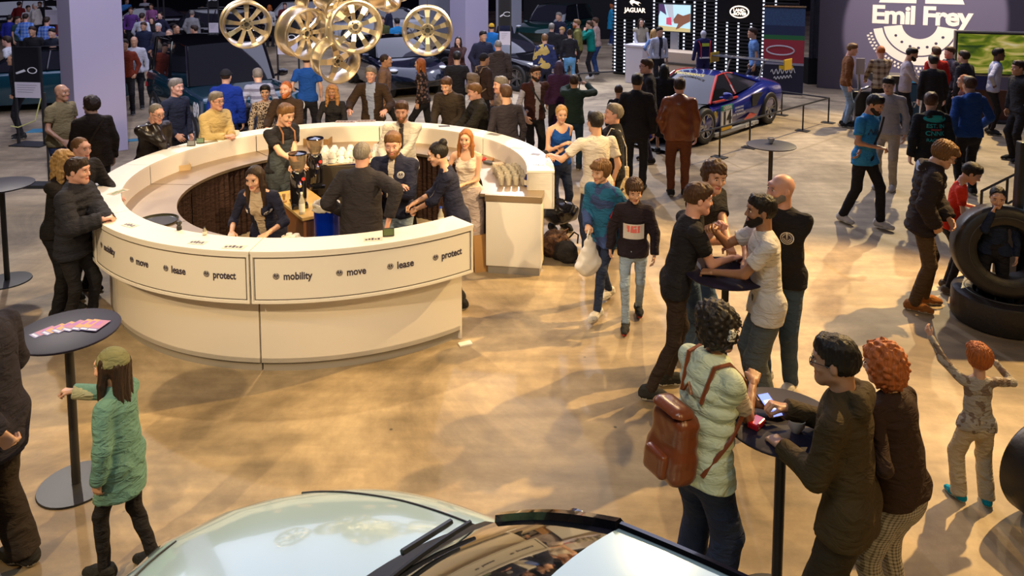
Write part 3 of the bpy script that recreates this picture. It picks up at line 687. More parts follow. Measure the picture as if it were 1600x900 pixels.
    if ts != 'tank': Ft.cap((0, -.012, 1.42), (0, -.004, collar), .062+e, .052+e*.75, .025, fr, lcut=lambda X, Y, Z: Z-(collar-.02)-.25*Y*0+.3*np.clip(Y, 0, 1)+0*X)
    for q in (-1, 1):
        S, E, W = sh[q], el[q], wr[q]; ue = (E-S).normalized(); fe_ = (W-E).normalized()
        ra = (.053*af+e, .045*af+e, .033*af+e)
        if ts == 'short':
            c = S+(E-S)*.66; Ft.cap(S, E, ra[0]+.004, ra[1]+.012, .03, cuts=[(tuple(c), tuple(ue))])
        elif ts == 'tank': pass
        elif ts in ('vest', 'vest_bare'): Ft.cap(S+(E-S)*-.05, S+(E-S)*.10, .064, .062, .03)
        elif ts == 'rolled':
            Ft.cap(S, E, ra[0], ra[1], .03); c = E+(W-E)*.35; Ft.cap(E, W, ra[1]+.004, ra[2]+.012, .02, cuts=[(tuple(c), tuple(fe_))])
        else:
            Ft.cap(S, E, ra[0]-.3*e, ra[1], .035, ridge=rgt); Ft.cap(E, W+fe_*.03, ra[1], ra[2], .02, cuts=[(tuple(W-fe_*.002), tuple(fe_))], ridge=rgt)
    for q in (-1, 1): Ft.cap(hip[q]+Vector((-q*.004, -.012, .02)), hip[q]+(kn[q]-hip[q])*.75, wl[0]+f2+.016, wl[1]+f2*.5+.030, .03, cuts=[((0, 0, hem), (0, 0, -1))])
    if hood or ts == 'hoodie': Ft.cap((-.06, -.095, 1.455), (.06, -.095, 1.455), .062, .062, .02, fr, (1, .75, 1.1)); Ft.cap((-.06, -.05, 1.50), (-.05, .03, 1.455), .026, .018, .02, fr); Ft.cap((.06, -.05, 1.50), (.05, .03, 1.455), .026, .018, .02, fr)
    if ts == 'tank':      # neckline and arm holes
        Ft.ell((0, .06, 1.46), (.085, .16, .10), .01, sub=True, fr=fr)
        for q in (-1, 1): Ft.ell((q*(shw+.03), 0, 1.42), (.065, .2, .11), .01, sub=True, fr=fr)
    if not puffer: Ft.wrinkle(.0045 if lod < 2 else .002, 16, nperson*1.3)
    v, q4 = Ft.mesh()
    mats = [topm or (tc_ if isinstance(tc_, bpy.types.Material) else cloth(tc_, *(top[2] if len(top) > 2 else ())))]; mi = None
    if open_:
        c = v[q4].mean(1); lx = (c-fr[0]) @ fr[1].T
        wdt = open_[1]*(.35+.65*np.clip((lx[:, 2]-hem)/(1.45-hem), 0, 1)) if len(open_) < 3 else open_[1]
        mi = ((lx[:, 1] > .02) & (np.abs(lx[:, 0]) < wdt) & (lx[:, 2] > (open_[2] if len(open_) > 2 else 0))).astype(int); mats.append(cloth(open_[0]))
        if ts == 'rolled' or ts == 'vest':
            pass
    name = {'jacket': 'jacket', 'coat': 'coat', 'hoodie': 'hooded_jacket', 'vest': 'vest', 'vest_bare': 'vest', 'tank': 'top', 'short': 't_shirt'}.get(ts, 'shirt')
    topo = link_mesh(name, np_mesh(name, v, q4, mi), mats, root)
    if ts in ('vest', 'vest_bare') or (len(top) > 3):   # sleeves of the garment underneath
        col = top[3] if len(top) > 3 else (.4, .4, .5)
        for q in (-1, 1):
            S, E, W = sh[q], el[q], wr[q]; ue = (E-S).normalized(); fe_ = (W-E).normalized()
            P3 = [np.array(x) for x in (S, E, W)]; Fu = Field(np.min(P3, 0)-.09, np.max(P3, 0)+.09, (.013, .018, .031)[lod])
            if ts == 'vest_bare': Fu.cap(S, E, .060*af, .058*af, .02, cuts=[(tuple(S+(E-S)*.74), tuple(ue))])
            else: Fu.cap(S, E, .054*af, .048*af, .02); Fu.cap(E, W, .048*af, .036*af, .02, cuts=[(tuple(W-fe_*.01), tuple(fe_))])
            v, q4 = Fu.mesh(); link_mesh('sleeve', np_mesh('sleeve', v, q4), cloth(col), root)
    # ---- hair
    hmn = Matrix(hm)
    if hair[0] not in ('none',):
        v, q4 = hair_tpl(hair[0], lod)
        nm = {'cap': 'cap', 'beanie': 'beanie'}.get(hair[0], 'hair')
        link_mesh(nm, np_mesh(nm, xf(v, hmn), q4), cloth(hcol) if nm != 'hair' else hair_mat(hcol), root)
        if nm != 'hair':
            v, q4 = hair_tpl('crop' if len(hair) < 3 else hair[2], lod); link_mesh('hair', np_mesh('hair', xf(v, hmn), q4), hair_mat(HC['dark'] if len(hair) < 4 else HC[hair[3]]), root)
    if beard:
        Fx = Field((-.1, -.04, -.16), (.1, .13, .03), (.006, .009, .014)[lod])
        Fx.ell((0, .03, -.02), (.066, .067, .08), .03); Fx.cap((-.045, .0, -.055), (0, .062, -.092), .032, .037, .025); Fx.cap((.045, .0, -.055), (0, .062, -.092), .032, .037, .025)
        X, Y, Z = Fx.pts((slice(None),)*3); lim = -.046+.85*np.clip(.062-Y, 0, .075)
        Fx.D = np.maximum(Fx.D, np.maximum(Z-lim, -.008-Y)+0*X).astype(np.float32)
        Fx.ell((0, .1, -.064), (.025, .03, .011), .004, sub=True)
        v, q4 = Fx.mesh(); link_mesh('beard', np_mesh('beard', xf(v, hmn), q4), hair_mat(HC[beard]), root)
    if glasses and lod < 2:
        gb = MB()
        for q in (-1, 1):
            gb.tube([hm @ Vector((q*.032+.021*math.cos(t), .104, .004+.016*math.sin(t))) for t in np.linspace(0, 2*PI, 13)[:-1]], .0022, 5, closed=True)
            gb.tube([hm @ Vector(p) for p in ((q*.053, .104, .008), (q*.08, .03, .008), (q*.082, -.01, .0))], .002, 5)
        gb.tube([hm @ Vector(p) for p in ((-.011, .104, .006), (.011, .104, .006))], .002, 5)
        gb.build('glasses', mat(glasses if isinstance(glasses, tuple) else (.02, .02, .02), .3), root)
    # ---- shoes
    for i, q in enumerate((-1, 1)):
        v, q4, mi = shoe_tpl('boot' if boot else 'low', lod); yaw = math.radians(F0[i][2]); a = ank[q]
        M = T(a.x, a.y, a.z-.085) @ RZ(yaw) @ RX(-math.radians(F0[i][4]) if len(F0[i]) > 4 else 0)
        link_mesh('shoe', np_mesh('shoe', xf(v, M), q4, mi), [cloth(shoes[0]), mat(shoes[1], .6)], root)
    root_info = dict(root=root, fr=fr, hm=hm, hands=hands, wr=wr, el=el, sh=sh, top=topo, s=s, TM=TM, lod=lod, R=R, loc=loc)
    for x in extras: x(root_info)
    return root_info
def W_(p, v): return p['loc']+p['R'] @ (Vector(v)*p['s'])       # a point of the figure in the hall
def TL(p, x, y, z): return p['TM'] @ Vector((x, y, z-.93))
# ---- extras drawn on clothes: cast onto the garment so they lie on the cloth
from mathutils.bvhtree import BVHTree
def on_cloth(p, me, x, z, side, name, m, rot=0):
    t = p['top']; bv = BVHTree.FromPolygons([v.co for v in t.data.vertices], [q.vertices[:] for q in t.data.polygons])
    TMi = p['TM']; sgn = 1 if side == 'front' else -1
    for v in me.vertices:
        c, s_ = math.cos(rot), math.sin(rot)
        X = (v.co.x*c-v.co.y*s_)*(-sgn)+x; Z = v.co.x*s_+v.co.y*c+z
        o = TMi @ Vector((X, sgn*.6, Z-.93)); d = (TMi.to_3x3() @ Vector((0, -sgn, 0)))
        hit = bv.ray_cast(o, d, .8)
        v.co = (hit[0]-d*.004) if hit[0] is not None else TMi @ Vector((X, sgn*.12, Z-.93))
    return link_mesh(name, me, m, p['root'])
def print_text(s, x, z, side='front', size=.05, col=(.8, .8, .8), bold=.001, rot=0, shear=0):
    def f(p):
        me = text_mesh(s, size=size, extrude=0, bold=bold, shear=shear); on_cloth(p, me, x, z, side, 'print', mat(col, .6), rot)
    return f
def grid_mesh(w, h, n=6, round_=False):
    v = []; f = []
    if round_:
        v = [(0, 0, 0)]; 
        for k in (.5, 1):
            v += [(w/2*k*math.cos(2*PI*i/16), h/2*k*math.sin(2*PI*i/16), 0) for i in range(16)]
        f = [(0, 1+i, 1+(i+1) % 16) for i in range(16)]+[(1+i, 17+i, 17+(i+1) % 16, 1+(i+1) % 16) for i in range(16)]
    else:
        for j in range(n+1):
            for i in range(n+1): v.append((w*(i/n-.5), h*(j/n-.5), 0))
        f = [(j*(n+1)+i, j*(n+1)+i+1, (j+1)*(n+1)+i+1, (j+1)*(n+1)+i) for j in range(n) for i in range(n)]
    me = bpy.data.meshes.new('print'); me.from_pydata(v, [], f); return me
def patch(x, z, w, h, col, side='front', round_=False, name='print', rot=0):
    def f(p): on_cloth(p, grid_mesh(w, h, 6, round_), x, z, side, name, mat(col, .7), rot)
    return f
def round_badge(x, z, r=.06, side='front'):
    def f(p):
        on_cloth(p, grid_mesh(r, r, 6, True), x, z, side, 'badge', mat((.8, .78, .74), .7))
        me = emblem_mesh(r*.42); o = on_cloth(p, me, x, z, side, 'badge_print', INK)
        c = p['TM'].to_3x3() @ Vector((0, 1 if side == 'front' else -1, 0))
        for v in o.data.vertices: v.co += c*.003
    return f
def strap(pts, r=.014, col=(.03, .03, .03), name='strap'):
    def f(p): MB().tube([TL(p, *q) for q in pts], r, 6).build(name, cloth(col) if not isinstance(col, bpy.types.Material) else col, p['root'], True)
    return f
# ---------------------------------------------------------------- the visitors and the bar staff
BLK = (.014, .013, .016); NAVY = (.016, .018, .042); CHAR = (.045, .042, .045); JEAN = (.07, .12, .22); DJEAN = (.02, .03, .07); LJEAN = (.28, .36, .48)
BRN = (.075, .035, .018); WHT = (.68, .66, .64); BEI = (.50, .40, .24); OLV = (.13, .11, .05); GRY = (.24, .24, .25); DBRN = (.035, .02, .013)
WS = ((.55, .52, .48), (.7, .68, .64)); BS = ((.02, .02, .02), (.03, .03, .03)); BWS = ((.02, .02, .02), (.6, .6, .58))
P = person; LEATHER = mat((.018, .012, .009), .3, bump=.5, bscale=14)
who = {}
# near the camera ----------------------------------------------------------------
who['vest'] = P(1130, 489, 1.71, 118, 'woman with big curly black hair and mint puffer vest at the front table', 'f', ((.52, .60, .46), 'vest_bare', (), (.55, .45, .36)), (DJEAN, 'wide'), ('afro', 'black'), 'tan',
  arms=((.12, .40, 1.16, 'grip'), (-.02, .40, 1.24, 'grip')), lean=8, head=(-4, 6), puffer=1, hem=.84)
def dangly(p): MB().box(.004, .05, -.02, .02, -.01, .055, p['hm'] @ T(.082, -.035, .02) @ RY(.15) , bev=.003).build('hair_clip', cloth((.6, .58, .5), 'camo', (.05, .04, .03), 8), p['root'])
dangly(who['vest'])
who['hoodie'] = P(1303, 530, 1.74, 232, 'young man in dark olive hoodie with black hair and glasses at the front table', 'm', ((.062, .042, .018), 'hoodie'), ((.035, .026, .015), 'wide'), ('short', 'black'), 'mid',
  arms=((-.06, .32, 1.12, 'grip'), (.12, .36, 1.22, 'grip')), lean=6, head=(6, 4), glasses=1, hem=.80)
who['red'] = P(1376, 541, 1.58, 212, 'woman with curly red hair, dark brown top and pale houndstooth trousers, back turned', 'f', ((.040, .020, .012), 'long'), ((.50, .46, .40), 'pants', ('tooth', (.12, .10, .08), 1.0)), ('redcurl', (.42, .12, .03)), 'light',
  arms=((-.22, .12, 1.18), (.10, .28, 1.10)), lean=7, head=(12, 8), fat=.035, hem=.90)
who['child'] = P(1530, 541, 1.02, 176, 'small child with ginger hair, grey patterned top and turquoise shoes, twirling with arms up', 'k', ((.36, .33, .29), 'long', ('camo', (.20, .15, .12), 1)), ((.48, .40, .27), 'wide'), ('mop', 'ginger'), 'light',
  arms=((-.40, .34, 1.78), (.32, .30, 1.50)), lean=2, feet=((-.14, .02, 24), (.13, -.04, -14)), shoes=((.0, .27, .42), (.6, .6, .6)))
who['girl'] = P(172, 548, 1.33, 262, 'girl in olive beanie and teal and cream jacket walking past the front left table', 'k', ((.13, .27, .23), 'coat'), (BLK, 'slim'), ('beanie', (.20, .20, .10), 'long', 'dark'), 'light',
  arms=((-.22, .05, .86), (.16, .52, 1.32, 'grip')), lean=4, feet=((-.08, .14, 2), (.08, -.16, -2)), shoes=BS, hem=.66, open_=((.42, .42, .27), .15, 0))
who['coat'] = P(-42, 436, 1.80, 268, 'man in dark navy coat at the left edge holding the girl by the hand', 'm', ((.022, .020, .032), 'coat'), ((.03, .022, .018), 'wide'), ('short', 'dark'), 'light',
  arms=((-.30, -.26, 1.05, 'grip'), 'swingf'), feet='relax', hem=.74)
# round the second table ----------------------------------------------------------------
P(1094, 289, 1.79, 92, 'slim man in black t-shirt and dark brown trousers, elbow on the middle table', 'm', (BLK, 'short'), ((.032, .02, .015), 'slim'), ('quiff', 'brown'), 'pink', arms=((-.08, .34, 1.34, 'grip'), (.02, .44, 1.13, 'grip')), lean=13, head=(0, 2), feet=((-.13, -.02, 8), (.10, -.22, -18)), shoes=BWS, hem=.86)
P(1120, 255, 1.86, 42, 'man with curly brown hair in black t-shirt leaning on the middle table from behind', 'm', (BLK, 'short'), (JEAN, 'pants'), ('curly', 'brown'), 'light', arms=((.18, .46, 1.12), (.06, .40, 1.13)), lean=15, head=(-28, 2), extras=[patch(0, 1.27, .06, .006, (.5, .5, .5))])
P(1190, 307, 1.77, 262, 'man in plain white t-shirt with black beard, at the right of the middle table', 'm', (WHT, 'short'), ((.10, .115, .12), 'wide'), ('short', 'black'), 'tan', arms=((-.02, .42, 1.13, 'grip'), (.10, .40, 1.42, 'grip')), lean=5, head=(4, -2), beard='black', shoes=WS, hem=.80)
P(1222, 273, 1.84, 320, 'bald man in black t-shirt with a round white badge and wrist watch', 'm', (BLK, 'short'), ((.05, .08, .13), 'pants'), ('none', 'bald'), 'pink', arms=((.10, .20, 1.02, 'grip'), (.12, .40, 1.12)), lean=3, head=(-38, 0), beard='grey', shoes=WS, fat=.012,
  extras=[round_badge(-.085, 1.28, .10), lambda p: MB().tube([p['wr'][-1]+Vector((.033*math.cos(t), .0, .033*math.sin(t))) for t in np.linspace(0, 2*PI, 13)[:-1]], .008, 6, closed=True).build('watch', mat((.02, .02, .02), .3, .6), p['root'])])
# two boys hurrying by ----------------------------------------------------------------
who['boy'] = P(938, 253, 1.57, 322, 'boy in blue jacket with fair hair carrying a white plastic bag', 'k', ((.02, .13, .27), 'jacket', ('camo', (.04, .07, .20), .5)), (DJEAN, 'slim'), ('mop', 'light'), 'light', arms=((-.30, -.10, .92), (.06, .26, 1.04, 'grip')), feet='walk', shoes=WS, hem=.78, lean=6, head=(-10, 4))
P(992, 284, 1.45, 352, 'boy in black and red jacket with a pink and white chest print and light jeans', 'k', ((.018, .012, .02), 'jacket'), (LJEAN, 'slim'), ('mop', 'brown'), 'light', arms=((-.24, .14, .90), (.27, -.05, .88)), feet=((-.08, -.25, 6), (.08, .20, -4)), shoes=((.02, .02, .02), (.35, .02, .02)), hem=.84, head=(8, 10),
  extras=[patch(0, 1.17, .24, .18, (.62, .58, .56)), patch(.0, 1.20, .17, .085, (.75, .16, .15)), lambda p: MB().tube([p['sh'][1]+Vector((.05, 0, -.02)), (p['sh'][1]+p['el'][1])/2+Vector((.05, 0, 0)), p['el'][1]+Vector((.045, 0, 0)), (p['wr'][1]+p['el'][1])/2+Vector((.04, 0, 0))], .016, 6).build('sleeve_stripe', cloth((.5, .015, .02)), p['root'], True)])
# right of the bar ----------------------------------------------------------------
who['blue'] = P(878, 166, 1.70, 22, 'blonde woman in royal blue top and jeans beside the right end of the bar', 'f', ((.006, .06, .30), 'tank'), (DJEAN, 'slim'), ('pony', 'blond'), 'light', arms=((.16, .22, 1.10), (.06, .24, 1.24)), lean=4, head=(-14, 6), hem=.92)
P(930, 176, 1.80, 196, 'man in white polo shirt with navy trim, back turned, one hand on the bar', 'm', ((.62, .57, .52), 'short'), (DJEAN, 'pants'), ('short', 'black'), 'light', arms=((-.42, .34, 1.20), (.24, .1, .9)), lean=4, head=(10, 0), hem=.84)
who['drink'] = P(961, 164, 1.79, 268, 'grey haired man in black jacket with white piping drinking from a cup', 'm', (BLK, 'jacket'), (BLK, 'pants'), ('short', 'grey'), 'pink', arms=('down', 'mouth'), lean=2, head=(8, -8))
P(897, 118, 1.62, 176, 'person in black and green jacket, back turned, photographing with a phone', 'm', ((.012, .028, .024), 'jacket'), ((.012, .03, .05), 'pants'), ('short', 'dark'), 'mid', arms=((.02, .42, 1.52, 'grip'), (.24, .40, 1.52, 'grip')), lean=2)
P(837, 104, 1.80, 24, 'man with beard and glasses in maroon quilted vest over a pale shirt', 'm', ((.045, .014, .012), 'vest', (), (.40, .40, .52)), (BLK, 'pants'), ('quiff', 'dark'), 'light', arms=((.26, .06, .88), (.24, .2, .95)), glasses=1, beard='dark', open_=((.42, .42, .52), .06), extras=[strap([(.15, .16, 1.45), (.05, .155, 1.3), (-.08, .155, 1.12), (-.16, .10, 1.0)], .012)])
P(874, 96, 1.68, 175, 'person in long plum purple coat and headscarf behind the bearded man', 'f', ((.05, .016, .055), 'coat'), (BLK, 'skirt'), ('long', (.05, .03, .07)), 'mid', hem=.5)
P(1062, 123, 1.79, 172, 'man in tan leather jacket and rust trousers, back turned, watching the race car', 'm', ((.16, .045, .012), 'jacket'), ((.14, .045, .018), 'pants'), ('short', 'dark'), 'pink', arms=('pocket', 'down'), fat=.03, topm=mat((.20, .055, .015), .32, bump=.5, bscale=9), hem=.84)
P(996, 116, 1.82, 165, 'tall man in all black, back turned, short dark hair, left of the leather jacket', 'm', (BLK, 'jacket'), (BLK, 'pants'), ('short', 'black'), 'mid', hem=.80)
P(1010, 93, 1.84, 268, 'man in black with reddish hair looking left behind the tall black-clad man', 'm', ((.02, .018, .022), 'jacket'), ((.03, .03, .07), 'pants'), ('short', 'brown'), 'pink', glasses=1)
P(967, 133, 1.42, 160, 'boy in dark sweater with short hair standing at the black belt barrier', 'k', (BLK, 'long'), (BLK, 'pants'), ('crop', 'brown'), 'light')
P(1038, 101, 1.66, 170, 'person in black headscarf and coat watching the race car', 'f', (BLK, 'coat'), (BLK, 'skirt'), ('long', (.008, .01, .012)), 'mid', hem=.55)
P(1031, 43, 1.76, 20, 'dark haired man in pale blouse with a black jacket draped over his shoulder', 'm', ((.40, .42, .50), 'long'), (BLK, 'pants'), ('short', 'black'), 'mid', open_=((.02, .02, .03), .06), hem=.9)
P(1021, 46, 1.68, 200, 'blonde woman in light blue denim shirt by the reception desk', 'f', ((.14, .22, .42), 'rolled'), (DJEAN, 'pants'), ('long', 'blond'), 'light', arms=('hip', 'hip'))
who['desk'] = P(1003, 26, 1.84, 5, 'hostess in beige vest with long dark hair behind the reception desk', 'f', ((.34, .30, .22), 'vest', (), (.5, .5, .56)), (BLK, 'pants'), ('long', 'dark'), 'light', arms=('work', 'work'), at=(3.80, 22.25))
P(1176, 44, 1.88, 262, 'man in blue t-shirt walking past the illuminated oval sign', 'm', ((.10, .20, .42), 'short'), (NAVY, 'pants'), ('short', 'dark'), 'mid', feet='walk')
# far group by the green car ----------------------------------------------------------------
P(851, 54, 1.72, 188, 'person in navy jacket with yellow shoulders, back turned', 'm', ((.02, .03, .10), 'jacket', ('camo', (.45, .33, .10), .4)), (NAVY, 'pants'), ('short', 'light'), 'light')
P(862, 37, 1.76, 172, 'man in black suit with grey hair left of the blond child', 'm', (BLK, 'jacket'), (BLK, 'pants'), ('short', 'grey'), 'light')
P(873, 20, 1.86, 318, 'tall man with glasses in dark sweater behind the blond child', 'm', (NAVY, 'long'), (BLK, 'pants'), ('short', 'grey'), 'light')
P(878, 43, 1.50, 330, 'child with very blond hair in dark jacket', 'k', (BLK, 'jacket'), (DJEAN, 'pants'), ('mop', 'blond'), 'light')
P(890, 46, 1.70, 185, 'woman in black sweater and bright light blue jeans, back turned', 'f', (BLK, 'long'), ((.12, .32, .58), 'slim'), ('bun', 'dark'), 'light', hem=.95)
P(901, 31, 1.82, 262, 'man in olive green jacket with ginger beard looking left', 'm', ((.16, .15, .04), 'jacket'), (DBRN, 'pants'), ('short', 'light'), 'pink', beard='ginger')
P(921, 33, 1.75, 258, 'person in teal tracksuit top and black trousers', 'm', ((.0, .17, .14), 'jacket'), (BLK, 'pants'), ('short', 'brown'), 'light', arms=('mouth', 'down'), hem=.84, shoes=WS)
P(930, 28, 1.78, 250, 'man in beige pink shirt and blue jeans behind the teal jacket', 'm', ((.45, .32, .28), 'long'), ((.03, .07, .2), 'pants'), ('short', 'brown'), 'light')
P(957, 7, 1.74, 100, 'person in turquoise dress coat at the edge of the black slatted wall', 'f', ((.02, .28, .5), 'coat'), ((.03, .06, .2), 'pants'), ('bun', 'ginger'), 'light', hem=.7, shoes=WS)
# between the second column and the bar ----------------------------------------------------------------
P(716, 58, 1.66, 352, 'woman with long black hair, hand to her mouth, beside the second column', 'f', ((.05, .02, .02), 'jacket'), (JEAN, 'pants'), ('long', 'black'), 'light', arms=('chin', 'down'))
P(714, 81, 1.74, 178, 'person in black sweater and blue jeans, back turned, left of the second column', 'm', (BLK, 'long'), (JEAN, 'slim'), ('short', 'black'), 'light')
P(755, 49, 1.84, 28, 'man in navy jacket standing in front of the second column', 'm', (NAVY, 'jacket'), (BLK, 'pants'), ('short', 'black'), 'mid', arms=('pocket', 'pocket'))
who['pack'] = P(757, 84, 1.76, 128, 'person in black cap carrying a beige backpack', 'm', ((.05, .03, .025), 'jacket'), (BLK, 'pants'), ('cap', BLK), 'mid')
P(778, 63, 1.80, 192, 'balding man in dark brown hooded jacket, back turned', 'm', ((.035, .024, .02), 'hoodie'), (BLK, 'pants'), ('crop', 'grey'), 'pink')
P(768, 37, 1.78, 180, 'person in yellow cap and bright blue jacket', 'm', ((.01, .14, .42), 'jacket'), (BLK, 'pants'), ('cap', (.55, .32, .02)), 'light')
P(789, 27, 1.74, 5, 'person seen behind the info pylon in dark clothes', 'm', (NAVY, 'jacket'), (BLK, 'pants'), ('short', 'brown'), 'light')
P(597, 27, 1.76, 10, 'man in olive jacket seen between the hanging wheels', 'm', ((.08, .09, .03), 'jacket'), (BLK, 'pants'), ('short', 'brown'), 'light')
P(606, 11, 1.80, 262, 'man in navy jacket reading papers behind the hanging wheels', 'm', (NAVY, 'jacket'), (BLK, 'pants'), ('short', 'brown'), 'light', arms=('hold', 'hold'))
P(620, 29, 1.78, 215, 'man in sky blue jacket seen between the hanging wheels', 'm', ((.02, .22, .50), 'jacket'), (BLK, 'pants'), ('short', 'black'), 'light')
# guests leaning on the far side of the bar ----------------------------------------------------------------
P(414, 134, 1.66, 14, 'woman with short black hair in leopard print blouse at the bar', 'f', ((.46, .38, .32), 'long', ('spots', (.03, .02, .02), 1.6)), (BLK, 'pants'), ('short', 'black'), 'light', arms=('counter', 'down'))
P(446, 128, 1.76, 352, 'man with reddish beard in dark brown jacket at the bar beside the leopard print', 'm', (DBRN, 'jacket'), (BLK, 'pants'), ('crop', 'ginger'), 'pink', beard='ginger', lean=6, arms=('counter', 'counter'))
P(519, 134, 1.62, 2, 'young woman with long curly blond hair in black top at the bar', 'f', (BLK, 'long'), (BLK, 'pants'), ('longcurl', (.34, .17, .06)), 'tan', arms=('counter', 'counter'), lean=5)
P(579, 105, 1.84, 358, 'smiling man with tousled grey hair, brown jacket and light blue shirt at the bar', 'm', ((.045, .026, .016), 'jacket'), (BLK, 'pants'), ('messy', 'grey'), 'pink', arms=((-.28, .42, 1.10), (.28, .42, 1.10)), lean=12, head=(0, -2), open_=((.30, .36, .55), .075))
P(603, 85, 1.80, 92, 'balding man in light brown jacket hurrying to the right behind the bar', 'm', ((.20, .12, .08), 'jacket'), (BLK, 'pants'), ('crop', 'dark'), 'mid', feet='walk')
P(656, 92, 1.70, 262, 'woman with long red hair in black floral jacket walking behind the bar', 'f', ((.02, .014, .014), 'jacket', ('spots', (.20, .12, .10), .8)), (BLK, 'pants'), ('long', (.30, .09, .025)), 'light', feet='walk')
P(696, 123, 1.78, 338, 'man in dark jacket looking down at his phone at the bar', 'm', ((.035, .025, .018), 'jacket'), (BLK, 'pants'), ('short', 'brown'), 'light', arms=('work', 'work'), lean=14, head=(0, 14))
P(740, 132, 1.72, 288, 'man in black quilted puffer jacket with short fair hair at the bar', 'm', ((.02, .018, .014), 'jacket'), (BLK, 'pants'), ('short', 'light'), 'pink', arms=('work', 'work'), puffer=1, head=(0, 8))
P(790, 134, 1.78, 205, 'man in dark navy shirt with short brown hair, back turned, behind the bar', 'm', ((.022, .018, .026), 'long'), (BLK, 'pants'), ('short', 'brown'), 'light')
P(782, 121, 1.80, 292, 'grey haired person in beige coat half hidden behind the man in navy', 'm', ((.30, .22, .17), 'jacket'), (DBRN, 'pants'), ('short', 'grey'), 'pink')
# left side of the bar ----------------------------------------------------------------
P(402, 108, 1.76, 205, 'grey haired person in striped blue grey shirt bending over the teal vehicle', 'm', ((.30, .32, .42), 'long', ('stripe', (.14, .14, .2), .9)), (DJEAN, 'pants'), ('short', 'grey'), 'light', lean=32, arms=('work', 'work'))
P(353, 109, 1.78, 182, 'man in black cap and bright blue jacket, back turned, in front of the teal vehicle', 'm', ((.006, .03, .26), 'jacket'), ((.01, .02, .08), 'pants'), ('cap', BLK), 'light')
who['blazer'] = P(338, 145, 1.76, 62, 'older man with glasses in beige blazer holding a coffee at the bar', 'm', ((.50, .38, .17), 'jacket'), (DBRN, 'pants'), ('short', 'grey'), 'pink', arms=((.02, .40, 1.18, 'grip'), (.12, .40, 1.18, 'grip')), glasses=1, lean=8, fat=.03)
P(275, 124, 1.80, 68, 'grey haired man in navy shirt carrying a red lined bag past the bar', 'm', ((.02, .025, .05), 'long'), (BLK, 'pants'), ('short', 'grey'), 'pink', arms=('down', 'swingf'))
P(246, 164, 1.76, 58, 'bald older man in black leather jacket, hand on chin, leaning on the bar', 'm', (BLK, 'jacket'), (BLK, 'pants'), ('crop', 'grey'), 'pink', arms=((.02, .34, 1.12, 'relax'), 'chin'), glasses=1, lean=16, head=(0, 8), topm=LEATHER)
P(142, 152, 1.74, 222, 'person with curly dark hair in black jacket with a strap beside the left column', 'm', ((.028, .018, .012), 'jacket'), (BLK, 'pants'), ('curly', 'dark'), 'light', head=(30, 0), fat=.03, hem=.80, extras=[strap([(.12, -.14, 1.46), (.0, -.16, 1.3), (-.12, -.14, 1.1)], .016, (.05, .035, .02))])
P(96, 132, 1.78, 75, 'bald man in olive t-shirt turning away beside the left column', 'm', ((.16, .125, .06), 'short'), (DJEAN, 'pants'), ('none', 'bald'), 'tan', arms=('down', 'swingf'), fat=.03)
P(126, 216, 1.72, 70, 'man in black blazer with short fair hair eating at the left of the bar', 'm', ((.016, .013, .012), 'jacket'), (BLK, 'pants'), ('crop', 'light'), 'pink', arms=('counter', 'counter'), lean=8)
P(101, 238, 1.70, 84, 'woman with blond wavy hair eating at the left of the bar', 'f', ((.018, .015, .015), 'jacket'), (BLK, 'pants'), ('longcurl', 'blond'), 'light', arms=('counter', 'mouth'), lean=8)
P(121, 249, 1.72, 88, 'young man in navy black puffer jacket and black jeans at the left of the bar', 'm', ((.02, .021, .032), 'jacket'), (BLK, 'slim'), ('short', 'dark'), 'pink', arms=((.10, .42, 1.16, 'grip'), (.14, .38, 1.2, 'grip')), puffer=1, lean=6, shoes=WS, hem=.80, feet='relax')
# bar staff ----------------------------------------------------------------
who['barista'] = P(449, 165, 1.84, 58, 'barista in black t-shirt and grey apron beside the coffee grinders', 'm', (BLK, 'short'), ((.03, .035, .04), 'pants'), ('short', 'light'), 'light', arms=((.10, .36, 1.08, 'grip'), (.20, .52, 1.14, 'flat')), lean=6, head=(0, 16), hem=.95)
P(396, 263, 1.66, 352, 'waitress with long brown hair in navy jacket bending over the front left of the bar', 'f', (NAVY, 'rolled'), (BLK, 'pants'), ('long', 'dark'), 'light', arms=((-.20, .46, 1.06), (.16, .46, 1.06)), lean=24, head=(0, 0), open_=((.52, .42, .30), .075), extras=[patch(.105, 1.30, .05, .035, (.7, .66, .62), name='name_badge'), round_badge(-.11, 1.27, .055)])
P(566, 223, 1.80, 168, 'barman in charcoal sweater with shaved grey hair, back turned, leaning on the bar', 'm', ((.030, .026, .030), 'jacket'), (BLK, 'pants'), ('crop', 'grey'), 'pink', arms=((-.24, .12, 1.02), (.36, -.22, 1.12, 'flat')), lean=2, hem=.84, fat=.02)
P(613, 209, 1.80, 352, 'barman with fair beard in navy jacket standing with folded arms', 'm', (NAVY, 'jacket'), (LJEAN, 'pants'), ('short', 'light'), 'pink', arms=('fold', 'fold'), head=(8, 10), beard='light', open_=((.6, .52, .42), .028), extras=[patch(.09, 1.30, .065, .03, (.7, .6, .55), name='name_badge'), round_badge(-.095, 1.33, .07)])
who['tie'] = P(627, 160, 1.80, 0, 'smiling bearded man in white shirt and dark tie at the back of the bar', 'm', ((.66, .62, .55), 'long'), (BLK, 'pants'), ('short', 'brown'), 'pink', arms=((.06, .34, 1.04), (.16, .30, 1.04)), beard='light', head=(0, 8), extras=[patch(0, 1.27, .055, .40, (.03, .02, .02), name='necktie')])
